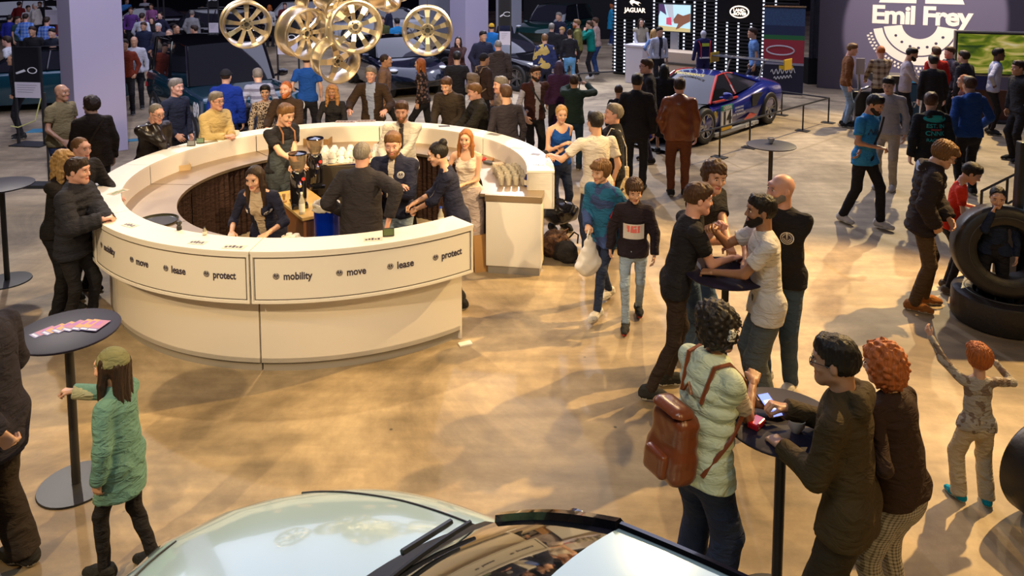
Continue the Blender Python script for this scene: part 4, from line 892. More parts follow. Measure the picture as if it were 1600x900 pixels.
P(679, 225, 1.76, 276, 'waitress with dark hair in a bun and navy jacket working at the bar', 'f', (NAVY, 'rolled'), (BLK, 'pants'), ('bun', 'black'), 'light', arms=((.02, .42, 1.02, 'grip'), (.12, .46, 1.04, 'grip')), lean=14, head=(0, 12), extras=[round_badge(-.09, 1.27, .07)])
P(728, 204, 1.64, 350, 'waitress with long ginger hair in cream sleeveless top at the opening of the bar', 'f', ((.62, .54, .46), 'tank'), ((.40, .33, .32), 'skirt'), ('long', (.30, .11, .03)), 'light', arms=((.02, .28, 1.10), (.16, .26, 1.10)), hem=.9)
# far right, in front of the round logo ----------------------------------------------------------------
P(1334, 69, 1.80, 70, 'man in rust brown sweater and light jeans standing left of the racing simulator', 'm', ((.17, .065, .02), 'long'), ((.20, .28, .38), 'pants'), ('short', 'light'), 'pink', shoes=BWS, head=(0, 12))
P(1376, 72, 1.78, 182, 'man in beige plaid shirt with reddish hair, back turned, in front of the logo', 'm', ((.40, .32, .22), 'long', ('check', (.10, .06, .04), .9)), (BLK, 'pants'), ('crop', 'ginger'), 'pink', arms=('work', 'work'))
P(1428, 76, 1.80, 62, 'bearded man in pale grey sweater looking down by the racing simulator', 'm', ((.40, .34, .36), 'long'), (BLK, 'pants'), ('short', 'black'), 'mid', beard='black', arms=('work', 'work'), head=(0, 14))
P(1463, 74, 1.76, 182, 'person in red collar with brown hair, back turned, below the logo', 'm', ((.40, .015, .01), 'long'), (BLK, 'pants'), ('short', 'brown'), 'light')
P(1458, 87, 1.74, 178, 'man in plain black sweater, back turned, in front of the red collar', 'm', (BLK, 'long'), (BLK, 'pants'), ('short', 'black'), 'pink', fat=.02)
P(1484, 74, 1.74, 272, 'man in dark patterned jacket looking left in the group below the logo', 'm', ((.04, .035, .05), 'jacket', ('camo', (.12, .11, .14), 1)), (BLK, 'pants'), ('short', 'brown'), 'pink')
P(1506, 80, 1.78, 210, 'person in plain dark jacket at the right of the group below the logo', 'm', ((.02, .018, .024), 'jacket'), (BLK, 'pants'), ('short', 'dark'), 'light')
P(1388, 122, 1.78, 320, 'young man in light grey shirt looking down left, behind the sky blue t-shirt', 'm', ((.34, .32, .34), 'long'), ((.42, .36, .28), 'pants'), ('short', 'black'), 'light', shoes=WS, head=(0, 12))
P(1372, 151, 1.80, 34, 'bearded man in sky blue t-shirt carrying a black bag, walking', 'm', ((.03, .24, .56), 'short'), (BLK, 'pants'), ('short', 'black'), 'mid', arms=((.26, .02, .88), (.12, .26, 1.10, 'grip')), beard='black', feet=((-.06, .22, 6), (.12, -.2, -8)), shoes=WS, hem=.82, head=(0, 18), extras=[print_text('Nice!', 0, 1.27, size=.12, col=(.02, .05, .12), bold=.002, shear=.3), strap([(-.1, .14, 1.46), (.0, .17, 1.3), (.12, .17, 1.1)], .014)])
P(1455, 146, 1.76, 178, 'man in black jacket with turquoise hood and turquoise back print', 'm', ((.012, .014, .018), 'hoodie'), ((.015, .03, .09), 'pants'), ('short', 'brown'), 'light', head=(-30, 0), shoes=((.2, .14, .1), (.3, .25, .2)), hem=.80,
  extras=[patch(0, 1.41, .30, .10, (.0, .27, .32), 'back', True), print_text('EST. IN', 0, 1.31, 'back', .075, (.0, .36, .42)), print_text('CNNK', 0, 1.21, 'back', .085, (.0, .36, .42)), print_text('RACING', 0, 1.12, 'back', .06, (.0, .30, .36)), print_text('connect', 0, 1.265, 'back', .04, (.5, .08, .1), shear=.3)])
P(1515, 121, 1.80, 182, 'person in royal blue hoodie, back turned, short brown hair', 'm', ((.012, .055, .22), 'hoodie'), (BLK, 'pants'), ('short', 'brown'), 'mid', arms=((-.24, .03, .9), (.30, .20, .98)))
P(1506, 118, 1.55, 250, 'child with long ginger hair beside the royal blue hoodie', 'k', ((.08, .02, .02), 'jacket'), (BLK, 'pants'), ('long', 'ginger'), 'light')
P(1561, 76, 1.78, 62, 'dark skinned man in white sweatshirt with a blue front in front of the green screen', 'm', ((.44, .46, .62), 'long'), (BLK, 'slim'), ('short', 'black'), 'dark', open_=((.03, .16, .48), .085), arms=('down', 'hip'))
P(1592, 96, 1.80, 268, 'person in black jacket at the right edge near the screen', 'm', (BLK, 'jacket'), (BLK, 'pants'), ('short', 'dark'), 'mid', arms=('hip', 'down'))
# right edge ----------------------------------------------------------------
P(1486, 227, 1.77, 70, 'man in dark puffer jacket with patterned hood and brown trousers beside the big tyres', 'm', ((.022, .016, .018), 'jacket'), ((.075, .045, .022), 'pants'), ('mop', 'light'), 'light', arms=((.12, .22, .98), 'pocket'), puffer=1, hood=1, head=(0, 26), glasses=1, lean=8, shoes=((.25, .09, .02), (.45, .35, .25)), feet='relax', hem=.80,
  extras=[patch(0, 1.455, .26, .09, (.25, .33, .50), 'back', True)])
P(1527, 259, 1.44, 62, 'boy in red t-shirt with black hair looking down at the big tyres', 'k', ((.60, .03, .01), 'short', ), (BLK, 'slim'), ('short', 'black'), 'light', head=(0, 26), lean=10, shoes=((.1, .08, .06), (.5, .45, .4)), arms=('hold', 'hold'))
P(1560, 294, 1.34, 332, 'boy in dark blue top with short black hair behind the big tyres', 'k', ((.012, .02, .05), 'long'), (BLK, 'pants'), ('crop', 'black'), 'light', arms=('down', 'chin'), head=(0, 12))
# top left crowd ----------------------------------------------------------------
TL_ = [(10, 57, 1.72, 280, 'dark haired man with glasses in white t-shirt at the left edge', (.55, .55, .58), 'short', 'short', 'dark', 1), (20, 84, 1.72, 300, 'balding person in black jacket in front of the white t-shirt', BLK, 'jacket', 'crop', 'grey', 1),
 (50, 42, 1.80, 5, 'man in black t-shirt behind the twin logo stand', BLK, 'short', 'short', 'dark', 0), (81, 45, 1.78, 355, 'man in black zip jacket right of the twin logo stand', (.014, .018, .03), 'jacket', 'short', 'black', 0),
 (73, 27, 1.80, 182, 'person in blue checked shirt, back turned', (.06, .14, .50), 'long', 'short', 'dark', 0), (40, 22, 1.78, 186, 'person in bright blue shirt, back turned, left of the checked shirt', (.06, .18, .60), 'long', 'short', 'dark', 0),
 (27, 26, 1.66, 92, 'boy in dark green t-shirt looking right', (.02, .05, .05), 'short', 'short', 'dark', 0), (54, 5, 1.80, 268, 'bald man in cream hoodie talking at the top left', (.55, .50, .45), 'hoodie', 'crop', 'white', 0),
 (44, 9, 1.70, 60, 'young man in white printed t-shirt facing the cream hoodie', (.6, .58, .56), 'short', 'short', 'dark', 0), (62, 3, 1.72, 10, 'person in black with brown hair behind the cream hoodie', BLK, 'jacket', 'short', 'brown', 0),
 (70, 2, 1.76, 20, 'grey haired person in black beside the small white notice', BLK, 'jacket', 'short', 'grey', 0), (15, 24, 1.7, 180, 'person in royal blue jacket with an orange stripe', (.02, .03, .30), 'jacket', 'short', 'black', 0),
 (30, 3, 1.74, 180, 'person in dark red jacket at the top left', (.20, .015, .015), 'jacket', 'short', 'dark', 0), (48, -6, 1.8, 0, 'white haired person at the top left', (.2, .2, .22), 'jacket', 'short', 'white', 0),
 (97, 24, 1.80, 90, 'person in maroon jacket half hidden by the left column', (.14, .02, .02), 'jacket', 'short', 'grey', 0), (99, 41, 1.78, 188, 'person in beige jacket half hidden by the left column', (.34, .28, .20), 'jacket', 'short', 'dark', 0),
 (194, 62, 1.76, 20, 'person in rust red top right beside the left column', (.16, .025, .01), 'long', 'short', 'dark', 0), (222, 21, 1.80, 178, 'man in white shirt, back turned, behind the teal vehicle', (.55, .58, .66), 'long', 'short', 'dark', 0),
 (224, 35, 1.76, 2, 'man in navy suit and blue shirt behind the teal vehicle', (.014, .02, .05), 'jacket', 'short', 'brown', 0), (209, 57, 1.76, 20, 'bald man in white shirt and dark vest at the rear of the teal vehicle', (.5, .5, .56), 'long', 'none', 'bald', 0),
 (247, 37, 1.72, 0, 'white haired person behind the teal vehicle', (.05, .05, .07), 'jacket', 'short', 'white', 0), (237, 28, 1.64, 5, 'woman in black behind the white haired person', BLK, 'jacket', 'long', 'dark', 0),
 (250, 20, 1.74, 350, 'woman in dark dress near the thin pylon', NAVY, 'jacket', 'bun', 'dark', 0), (264, 46, 1.74, 358, 'bald person looking over the roof of the teal vehicle', (.10, .09, .1), 'jacket', 'crop', 'grey', 0),
 (275, 39, 1.76, 70, 'man with dark rimmed glasses looking right over the teal vehicle', BLK, 'jacket', 'crop', 'brown', 0), (303, 40, 1.72, 270, 'person in bright red sweater beyond the teal vehicle', (.48, .01, .01), 'long', 'short', 'dark', 0),
 (316, 11, 1.72, 180, 'person with brown hair at the white stand', DBRN, 'jacket', 'short', 'brown', 0), (325, 6, 1.76, 170, 'person with black hair in olive jacket at the white stand', OLV, 'jacket', 'short', 'black', 0),
 (300, 17, 1.72, 180, 'grey haired person behind the black estate car', GRY, 'jacket', 'short', 'grey', 0), (198, -2, 1.76, 60, 'person in sky blue shirt at the top beside the left column', (.06, .25, .6), 'long', 'short', 'light', 0),
 (204, 12, 1.74, 20, 'person in purple top beside the left column', (.14, .05, .25), 'long', 'short', 'brown', 0), (226, -4, 1.76, 30, 'person in white top at the top left centre', (.5, .5, .52), 'long', 'short', 'brown', 0),
 (236, 6, 1.70, 0, 'person in pink and purple top at the top left centre', (.35, .12, .3), 'long', 'short', 'dark', 0), (336, 6, 1.76, 10, 'woman with dark hair beyond the thin pylon', BLK, 'jacket', 'long', 'dark', 0),
 (421, 8, 1.74, 180, 'woman with ginger hair in white top at the dark wall', (.5, .48, .46), 'long', 'bob', 'ginger', 0), (445, 5, 1.76, 20, 'person in dark red behind the hanging wheels', (.14, .02, .02), 'jacket', 'short', 'brown', 0),
 (400, 60, 1.78, 182, 'person in pale blue jeans and light shirt behind the left hanging wheel', (.4, .4, .45), 'long', 'short', 'grey', 0), (480, 84, 1.8, 182, 'man in blue polo shirt below the hanging wheels', (.01, .07, .30), 'short', 'short', 'brown', 0),
 (8, 0, 1.7, 20, 'person in yellow green top in the top left corner', (.35, .33, .12), 'long', 'short', 'dark', 0), (186, 10, 1.76, 180, 'person in dark grey coat hidden behind the left column', CHAR, 'jacket', 'short', 'dark', 0)]
for px, py, h, fa, lab, c, st, hs_, hc_, gl in TL_:
    if px == 186: continue
    P(px, py, h, fa, lab, 'f' if hs_ in ('long', 'bun', 'bob') else 'm', (c, st) if 'checked' not in lab else (c, st, ('check', (.25, .38, .7), 1)), ((.30, .38, .5), 'pants') if 'jeans' in lab else (BLK, 'pants'), (hs_, hc_), ('light', 'pink', 'mid')[px % 3], arms=('down', 'down') if px % 2 else ('pocket', 'down'), glasses=gl)
# ---------------------------------------------------------------- wheels and cars
SILVER = mat((.82, .74, .60), .28, .96, bump=.1, bscale=6); RUB = mat((.012, .012, .013), .6, bump=.3, bscale=40); BLKG = mat((.006, .006, .008), .08, coat=1)
GLASS = mat((.012, .014, .018), .04, coat=1, spec=.8); ALLOY = mat((.35, .35, .37), .3, .9); RIMD = mat((.02, .02, .022), .3, .6)
def rim(parent, M, R=.25, W=.22, ns=5, double=False, m=SILVER, deep=.06, hm_=None):
    b = MB(); b.lathe([(R*.90, -W/2), (R, -W/2), (R*1.0, -W/2+.012), (R*.93, -W/2+.02), (R*.90, -W*.25), (R*.86, 0), (R*.90, W*.3), (R*.945, W/2-.02), (R, W/2-.012), (R, W/2), (R*.95, W/2+.004), (R*.90, W/2-.02), (R*.85, W*.28), (R*.82, 0), (R*.86, -W*.3), (R*.90, -W/2)], 48, M)
    b.build('rim_barrel', m, parent, True)
    zf = W/2-deep
    for i in range(ns):
        a = 2*PI*i/ns
        offs = (-.11, .11) if double else (0,)
        for o_ in offs:
            s = MB(); w0, w1 = (R*.075, R*.085) if double else ((R*.17, R*.13) if ns < 8 else (R*.075, R*.12))
            c0, c1 = R*.20, R*.88
            p = []
            for (r, w_, z) in ((c0, w0, zf), ((c0+c1)/2, (w0+w1)/2*.85, zf+.018), (c1, w1, zf+.004)):
                aa = a+o_*(r/R)*1.1
                for s_ in (-1, 1): p.append((r*math.cos(aa)-s_*w_*math.sin(aa), r*math.sin(aa)+s_*w_*math.cos(aa), z))
                for s_ in (1, -1): p.append((r*math.cos(aa)-s_*w_*.8*math.sin(aa), r*math.sin(aa)+s_*w_*.8*math.cos(aa), z-.035))
            f = [(0, 1, 2, 3), (8, 11, 10, 9)]
            for q in (0, 4):
                for k in range(4): f.append((q+k, q+4+k, q+4+(k+1) % 4, q+(k+1) % 4))
            s.add([M @ Vector(x) for x in p], f); s.build('spoke', m, parent)
    h = MB(); h.lathe([(.0, zf-.03), (R*.27, zf-.03), (R*.27, zf+.008), (R*.24, zf+.014), (R*.11, zf+.012), (R*.10, zf-.005), (0, zf-.005)], 32, M); h.build('hub', m, parent, True)
    d = MB()
    d.lathe([(0, zf+.0), (R*.095, zf+.0), (R*.095, zf-.004)], 16, M)
    for i in range(5):
        a = 2*PI*(i+.5)/5; d.lathe([(0, zf+.0145), (R*.034, zf+.0145), (R*.034, zf)], 10, M @ T(R*.18*math.cos(a), R*.18*math.sin(a), 0))
    d.build('bolt_holes', DARKM, parent); at = bpy.data.objects[-1] if False else None
def wheel(parent, M, R=.34, W=.24, ns=5, m=ALLOY, rr=.68, double=True):
    b = MB(); h = W/2; r = R*rr
    b.lathe([(r, -h*.85), (r+.02, -h), (R-.035, -h*1.02), (R-.008, -h*.88), (R, -h*.7), (R, h*.7), (R-.008, h*.88), (R-.035, h*1.02), (r+.02, h), (r, h*.85)], 40, M); b.build('tyre', RUB, parent, True)
    d = MB().lathe([(0, h*.2), (r, h*.2)], 24, M); d.build('brake_disc', RIMD, parent)
    s = MB(); s.lathe([(r, h*.5), (r, h*.97), (r*.94, h*.95), (r*.92, h*.5)], 32, M)
    for i in range(ns):
        for o_ in ((-.16, .16) if double else (0,)):
            a = 2*PI*i/ns
            p = []
            for rr_, w_, z in ((r*.12, r*.09, h*.62), (r*.95, r*.06, h*.82)):
                aa = a+o_*(rr_/r)
                for s_, zz in ((-1, 0), (1, 0), (1, -.03), (-1, -.03)): p.append((rr_*math.cos(aa)-s_*w_*math.sin(aa), rr_*math.sin(aa)+s_*w_*math.cos(aa), z+zz))
            s.add([M @ Vector(x) for x in p], [(0, 1, 2, 3), (4, 7, 6, 5), (0, 4, 5, 1), (1, 5, 6, 2), (2, 6, 7, 3), (3, 7, 4, 0)])
    s.lathe([(0, h*.75), (r*.16, h*.72), (r*.2, h*.5)], 16, M); s.build('wheel_rim', m, parent, True)
def interp(xs, ys, x):      # smooth cubic through key points
    i = max(0, min(len(xs)-2, int(np.searchsorted(xs, x))-1)); h = xs[i+1]-xs[i]; t = (x-xs[i])/h
    def sl(j):
        if j == 0: return (ys[1]-ys[0])/(xs[1]-xs[0])
        if j == len(xs)-1: return (ys[-1]-ys[-2])/(xs[-1]-xs[-2])
        a = (ys[j]-ys[j-1])/(xs[j]-xs[j-1]); b = (ys[j+1]-ys[j])/(xs[j+1]-xs[j]); return 0 if a*b <= 0 else 2*a*b/(a+b)
    m0, m1 = sl(i)*h, sl(i+1)*h
    return (2*t**3-3*t*t+1)*ys[i]+(t**3-2*t*t+t)*m0+(-2*t**3+3*t*t)*ys[i+1]+(t**3-t*t)*m1
class Car:
    # keys: list of (x, half_width, sill_z, belt_z, top_z); x from rear (negative) to nose (positive); plan = how much the ends curve back
    def __init__(s, name, label, loc, rz, keys, paint, roofm=None, axles=(-1.35, 1.35), wr=.34, cab=None, nplan=.35, rplan=.18, group='cars on show', ns=5, pw=2.6, cat='car', rimm=ALLOY):
        s.root = empty(name, (loc[0], loc[1], 0), rz, label, cat, group); s.k = np.array(keys, float); s.np_, s.rp, s.paint, s.pw = nplan, rplan, paint, pw
        s.x0, s.x1 = s.k[0, 0], s.k[-1, 0]; nU = 72; nV = 15
        rings = []
        for i in range(nU+1):
            x = s.x0+(s.x1-s.x0)*i/nU
            half = [s.surf(x, t) for t in np.linspace(0, 1, nV)]
            sill = s.surf(x, 0)
            ring = [Vector((half[0].x, 0, half[0].z))]+half+[Vector((p.x, -p.y, p.z)) for p in half[-2::-1]]
            rings.append(ring)
        v = [p for r in rings for p in r]; n = len(rings[0]); f = []
        for i in range(nU):
            for k in range(n): f.append((i*n+k, i*n+(k+1) % n, (i+1)*n+(k+1) % n, (i+1)*n+k))
        f.append(tuple(range(n))); f.append(tuple(nU*n+k for k in reversed(range(n))))
        b = MB().add(v, f).build('body', paint, s.root, False)
        # wheel arches cut for real
        cut = MB()
        for ax in axles:
            for q in (-1, 1): cut.lathe([(0, -.3), (wr*1.14, -.3), (wr*1.14, .3), (0, .3)], 32, T(ax, q*(s.hw(ax)-.02), wr) @ RX(PI/2))
        co = cut.build('cutter', None); md = b.modifiers.new('b', 'BOOLEAN'); md.operation = 'DIFFERENCE'; md.object = co; md.solver = 'FAST'
        dg = bpy.context.evaluated_depsgraph_get(); me = bpy.data.meshes.new_from_object(b.evaluated_get(dg)); b.modifiers.clear(); old = b.data; b.data = me; bpy.data.meshes.remove(old); bpy.data.objects.remove(co)
        shade(me, 32)
        for ax in axles:
            for q in (-1, 1):
                y = s.hw(ax)-.10
                wheel(s.root, T(ax, q*y, wr) @ RX(-q*PI/2), wr, .23, ns, rimm)
                ar = MB().lathe([(0, -.28), (wr*1.135, -.28), (wr*1.135, -.02)], 24, T(ax, q*(y+.05), wr) @ RX(-q*PI/2)); ar.build('wheel_arch', DARKM, s.root, True)
        if cab: s.cabin(roofm or paint, **cab)
    def hw(s, x): return interp(s.k[:, 0], s.k[:, 1], x)
    def surf(s, x, t, side=1):          # t 0 sill .. ~.45 belt .. 1 centre line on top
        w, z0, zb, zt = (interp(s.k[:, 0], s.k[:, i], x) for i in (1, 2, 3, 4))
        if t < .4:
            u = t/.4; y = w*(.90+.10*math.sin(u*PI*.62)/math.sin(PI*.62) if u < 1 else 1); y = w*(.90+.10*math.sin(min(u, 1)*PI*.72)); z = z0+(zb-z0)*u
        else:
            u = (t-.4)/.6; a = u*PI/2; e = 2/s.pw
            yb = w*(.90+.10*math.sin(PI*.72)); y = yb*math.cos(a)**e if u < 1 else 0; z = zb+(zt-zb)*math.sin(a)**e
        fx = (x-s.x0)/(s.x1-s.x0); r = (y/max(w, .01))**2
        dx = -s.np_*r*max(0, fx-.55)/.45*1.0+s.rp*r*max(0, .4-fx)/.4
        return Vector((x+dx, y*side, z))
    def top(s, x, yfrac, side=1):       # point on the upper surface at a fraction of the half width
        lo, hi = .4, 1.0
        for _ in range(24):
            m = (lo+hi)/2; p = s.surf(x, m)
            if p.y/max(s.hw(x), .01) > yfrac: lo = m
            else: hi = m
        p = s.surf(x, lo, side); return p
    def line(s, name, pts, r, m, n=6):
        return MB().tube(pts, r, n).build(name, m, s.root, True)
    def cabin(s, roofm, xc, xw, xr, xb, zc, zr, wb, wr_, zb=None, curve=.18, glass=GLASS, pillar=BLKG, bow=.05, open_top=False):
        # xc cowl, xw roof front, xr roof rear, xb base of rear window
        zb = zb or zc
        def grid(name, fn, m, nu=10, nv=8, sm=True):
            v = [fn(i/nu, j/nv) for j in range(nv+1) for i in range(nu+1)]
            f = [(j*(nu+1)+i, j*(nu+1)+i+1, (j+1)*(nu+1)+i+1, (j+1)*(nu+1)+i) for j in range(nv) for i in range(nu)]
            return MB().add(v, f).build(name, m, s.root, sm)
        def ws(u, v):
            y = 2*u-1; w = wb+(wr_-wb)*v; x = xc+(xw-xc)*v-curve*(1-v*.55)*y*y; z = zc+(zr-zc)*v-.03*y*y*v+bow*math.sin(v*PI)*.5
            return Vector((x, y*w, z))
        grid('windscreen', ws, glass, 14, 8)
        def rf(u, v):
            y = 2*u-1; x = xw+(xr-xw)*v; x -= curve*.45*y*y*(1-v)-curve*.3*y*y*v
            return Vector((x, y*wr_*(1-.06*v), zr-.03*y*y-.0*v+.035*math.sin(v*PI)-.02*v))
        def rw(u, v):
            y = 2*u-1; w = wr_*.94+(wb*.95-wr_*.94)*v; x = xr+(xb-xr)*v+curve*.3*y*y
            return Vector((x, y*w, zr-.02-.03*y*y*(1-v)+(zb-zr+.02)*v))
        if not open_top: grid('roof', rf, roofm, 14, 12); grid('rear_window', rw, glass)
        for q in (-1, 1):
            if not open_top:
                def sw(u, v):
                    a = ws((q+1)/2, v); b_ = rw((q+1)/2, 1-v); p = a.lerp(b_, u); p.y += q*.03*math.sin(u*PI)*(1-v*.5); p.z += .0
                    t_ = rf((q+1)/2, u); pz = p.z
                    if v > .999: p = t_
                    return p
                grid('side_window', sw, glass, 12, 6)
                s.line('door_pillar', [sw(.45, 0)+Vector((0, q*.012, 0)), sw(.45, .5)+Vector((0, q*.012, 0)), sw(.45, 1)], .022, pillar)
                s.line('roof_rail', [rf((q+1)/2, t/10)+Vector((0, q*.005, .004)) for t in range(11)], .016, pillar)
                s.line('rear_pillar', [rw((q+1)/2, t/6) for t in range(7)], .035, roofm)
            s.line('windscreen_pillar', [ws((q+1)/2, t/8)+Vector((0, 0, .004)) for t in range(9)], .028, pillar)
        s.ws = ws; s.rf = rf
    def mirrors(s, x, z, m=None, hz=1.0):
        for q in (-1, 1):
            w = s.hw(x); o = MB(); o.lathe([(0, -.1), (.05, -.095), (.075, -.05), (.08, .02), (.07, .08), (0, .1)], 14, T(x, q*(w+.11), z) @ RX(PI/2) @ Matrix.Diagonal((1.0 if hz < 1 else .75, hz, 1, 1))); o.tube([(x, q*(w-.06), z-.05), (x, q*(w+.04), z-.03)], .025, 6)
            o.build('door_mirror', m or s.paint, s.root, True)
    def lights(s, x, yf, t, size=(.10, .22, .09), m=None, name='headlight', sides=(-1, 1)):
        m = m or mat((.7, .75, .8), .1, coat=1, emit=.0)
        for q in sides:
            p = s.top(x, yf, q) if t is None else s.surf(x, t, q)
            b = MB(); a, b_ = uvsphere((0, 0, 0), size, 12); b.add([p+Vector(x_) for x_ in a], [tuple(x_) for x_ in b_]); b.build(name, m, s.root, True)
# foreground car ----------------------------------------------------------------
ICE = mat((.50, .70, .76), .13, .2, coat=1); hd = math.radians(146)
dvec = Vector((math.cos(hd), math.sin(hd), 0)); lvec = Vector((-math.sin(hd), math.cos(hd), 0))
O = Vector((-.243, 3.27, 0))+lvec*.70      # middle of the cowl
org = O-dvec*.75                            # car origin: cowl sits at x = .75
car = Car('car', 'pale ice blue car in the foreground with glossy bonnet and dark windscreen', (org.x, org.y), hd,
  [(-2.25, .55, .35, .62, .80), (-2.1, .78, .25, .78, .98), (-1.6, .90, .2, .84, 1.02), (-.6, .93, .18, .86, 1.0), (.4, .93, .18, .86, .985), (.75, .925, .18, .85, .985), (1.2, .92, .18, .82, .955), (1.6, .91, .2, .77, .895), (1.9, .88, .22, .70, .82), (2.08, .82, .25, .60, .70), (2.14, .76, .3, .48, .54)],
  ICE, axles=(-1.35, 1.32), wr=.34, cab=dict(xc=.80, xw=-.02, xr=-1.35, xb=-1.9, zc=1.0, zr=1.44, wb=.78, wr_=.58, zb=1.02, curve=.22, pillar=BLKG), nplan=.62, pw=3.0)
def bl(t): x = .70+1.10*t; return x, .80-.02*t-.14*t*t*t
for q in (-1, 1): car.line('bonnet_gap', [car.top(bl(t/24)[0]+.10*(t/24), bl(t/24)[1], q)+Vector((0, 0, .0015)) for t in range(25)], .005, DARKM)
car.line('bonnet_gap', [car.top(1.90, f_/12*.66, 1 if f_ > 0 else -1)+Vector((0, 0, .001)) for f_ in range(0, 13)], .005, DARKM)
cw = MB(); v = []
for i in range(25):
    y = 2*i/24-1; x = .86-.22*y*y
    v += [(x-.16, y*.76, 1.015), (x-.08, y*.77, 1.0), (x+.02, y*.78, 1.0-.04*y*y)]
cw.add(v, [(3*i+k, 3*i+3+k, 3*i+4+k, 3*i+1+k) for i in range(24) for k in range(2)]); cw.build('cowl', mat((.01, .012, .012), .35), car.root, True)
for y0, y1 in ((-.66, -.02), (-.02, .60)):
    pts = [Vector((.79-.22*y*y-.04, y, 1.035)) for y in np.linspace(y0, y1, 9)]
    car.line('wiper_blade', pts, .012, mat((.02, .022, .024), .25))
    car.line('wiper_arm', [Vector((.83-.22*y0*y0, y0+.04, 1.03)), Vector((.80-.2*((y0+y1)/2)**2, (y0+y1)/2, 1.055))], .014, mat((.05, .055, .055), .2, .5))
car.mirrors(.34, .90, BLKG, hz=.5)
for q in (-1, 1):
    car.line('chrome_trim', [car.rf((q+1)/2, t/10)+Vector((0, q*.035, -.02)) for t in range(11)], .012, CHROME)
car.lights(1.90, .62, .36, (.10, .14, .05)); MB().box(1.60, 1.68, -.3, .3, .32, .52).build('grille', DARKM, car.root)
# teal off-roader behind the left of the bar --------------------------------------------------
TEAL = mat((.008, .055, .085), .15, .3, coat=1)
suv = Car('car', 'teal off road vehicle with black roof behind the left side of the bar', (-5.95, 15.25), math.radians(-52),
  [(-2.3, .86, .45, .95, 1.12), (-2.25, .93, .4, 1.0, 1.16), (-1.3, .96, .38, 1.02, 1.18), (.6, .96, .38, 1.02, 1.16), (1.2, .96, .38, 1.0, 1.15), (2.0, .95, .4, .98, 1.12), (2.2, .93, .45, .95, 1.06), (2.28, .90, .5, .88, .92)],
  TEAL, roofm=BLKG, axles=(-1.4, 1.4), wr=.40, cab=dict(xc=.85, xw=.45, xr=-2.1, xb=-2.22, zc=1.16, zr=1.92, wb=.82, wr_=.74, zb=1.15, curve=.07), nplan=.14, rplan=.05, pw=5)
suv.mirrors(.62, 1.25, BLKG)
for x in (-1.9, -.9, .1, 1.1, 1.9): pass
gr = MB().box(2.14, 2.26, -.62, .62, .62, .9, bev=.02); gr.build('grille', DARKM, suv.root); MB().box(2.2, 2.31, -.85, .85, .38, .58, bev=.03).build('front_bumper', DARKM, suv.root)
for q in (-1, 1):
    MB().lathe([(0, 0), (.11, 0), (.11, -.05)], 20, T(2.26, q*.74, .84) @ RY(PI/2)).build('headlight', mat((.75, .78, .8), .1), suv.root)
    MB().box(1.2, 1.9, q*.45-.12, q*.45+.12, 1.125, 1.15, bev=.01).build('bonnet_panel', DARKM, suv.root)
t_ = text('race_number', '89', mat((.85, .87, .9), .5), T(1.72, -.958, .86) @ RX(PI/2), suv.root, size=.36, bold=.012, extrude=.002)
MB().add([(-2.12, -.965, .80), (-1.86, -.965, .84), (-1.9, -.965, .94), (-2.08, -.965, .90)], [(0, 1, 2, 3)]).build('red_sticker', mat((.6, .02, .03), .5), suv.root)
pl = MB().box(2.31, 2.325, -.26, .26, .42, .54).build('licence_plate', mat((.10, .10, .11), .4), suv.root)
text('plate_lettering', 'DEFENDER', mat((.6, .6, .6), .5), T(2.33, 0, .48) @ RZ(PI/2) @ RX(PI/2), suv.root, size=.09, extrude=.001)
# blue race car ----------------------------------------------------------------
RB = mat((.012, .022, .24), .16, .2, coat=1); RRED = mat((.60, .05, .04), .25, coat=.8); rcx, rcy = 3.98, 15.95
rc = Car('race_car', 'blue and red race car with start number 14 and large rear wing', (rcx, rcy), math.radians(-135),
  [(-2.15, .86, .22, .62, .80), (-2.05, .95, .15, .72, .90), (-1.35, 1.0, .1, .76, .94), (-.7, .96, .08, .66, .84), (.2, .92, .08, .58, .70), (.9, .94, .08, .60, .66), (1.35, .98, .08, .58, .66), (1.9, .92, .08, .44, .50), (2.25, .78, .08, .26, .30), (2.35, .66, .08, .16, .18)],
  RB, axles=(-1.3, 1.3), wr=.35, cab=dict(xc=1.05, xw=.25, xr=-.65, xb=-1.45, zc=.68, zr=1.18, wb=.74, wr_=.50, zb=.88, curve=.25, pillar=RRED), nplan=.5, rplan=.1, cat='race car', group=None, ns=6, pw=2.2)
wg = MB().box(-2.42, -2.08, -.92, .92, 1.235, 1.262, bev=.008); wg.build('rear_wing', mat((.10, .10, .12), .25, .3), rc.root)
for q in (-1, 1):
    MB().box(-2.44, -2.06, q*.92-.012, q*.92+.012, 1.08, 1.32, bev=.005).build('wing_end_plate', mat((.62, .42, .02), .4), rc.root)
    MB().tube([(-1.9, q*.42, .86), (-2.05, q*.42, 1.15), (-2.2, q*.42, 1.27), (-2.3, q*.42, 1.25)], .022, 6).build('wing_strut', mat((.22, .19, .15), .4), rc.root, True)
    MB().box(-.85, .95, q*.93-.04, q*.93+.04, .07, .15, bev=.01).build('side_skirt', mat((.35, .36, .38), .4), rc.root)
    MB().box(-1.0, -.55, q*.945-.012, q*.945+.02, .48, .74, bev=.01).build('air_intake', DARKM, rc.root)
    MB().box(-.2, .75, q*.80-.03, q*.80+.03, .69, .735, bev=.01).build('red_sill', RRED, rc.root)
rc.mirrors(.62, .86)
MB().box(2.0, 2.48, -.9, .9, .04, .065, bev=.01).build('front_splitter', DARKM, rc.root)
wh = mat((.8, .8, .78), .4); S = RX(PI/2)
y_ = 1.0
MB().box(.30, .72, y_-.055, y_-.03, .20, .56).build('number_panel', wh, rc.root)
MB().box(.30, .72, y_-.05, y_-.025, .56, .66).build('number_header', mat((.02, .28, .16), .4), rc.root)
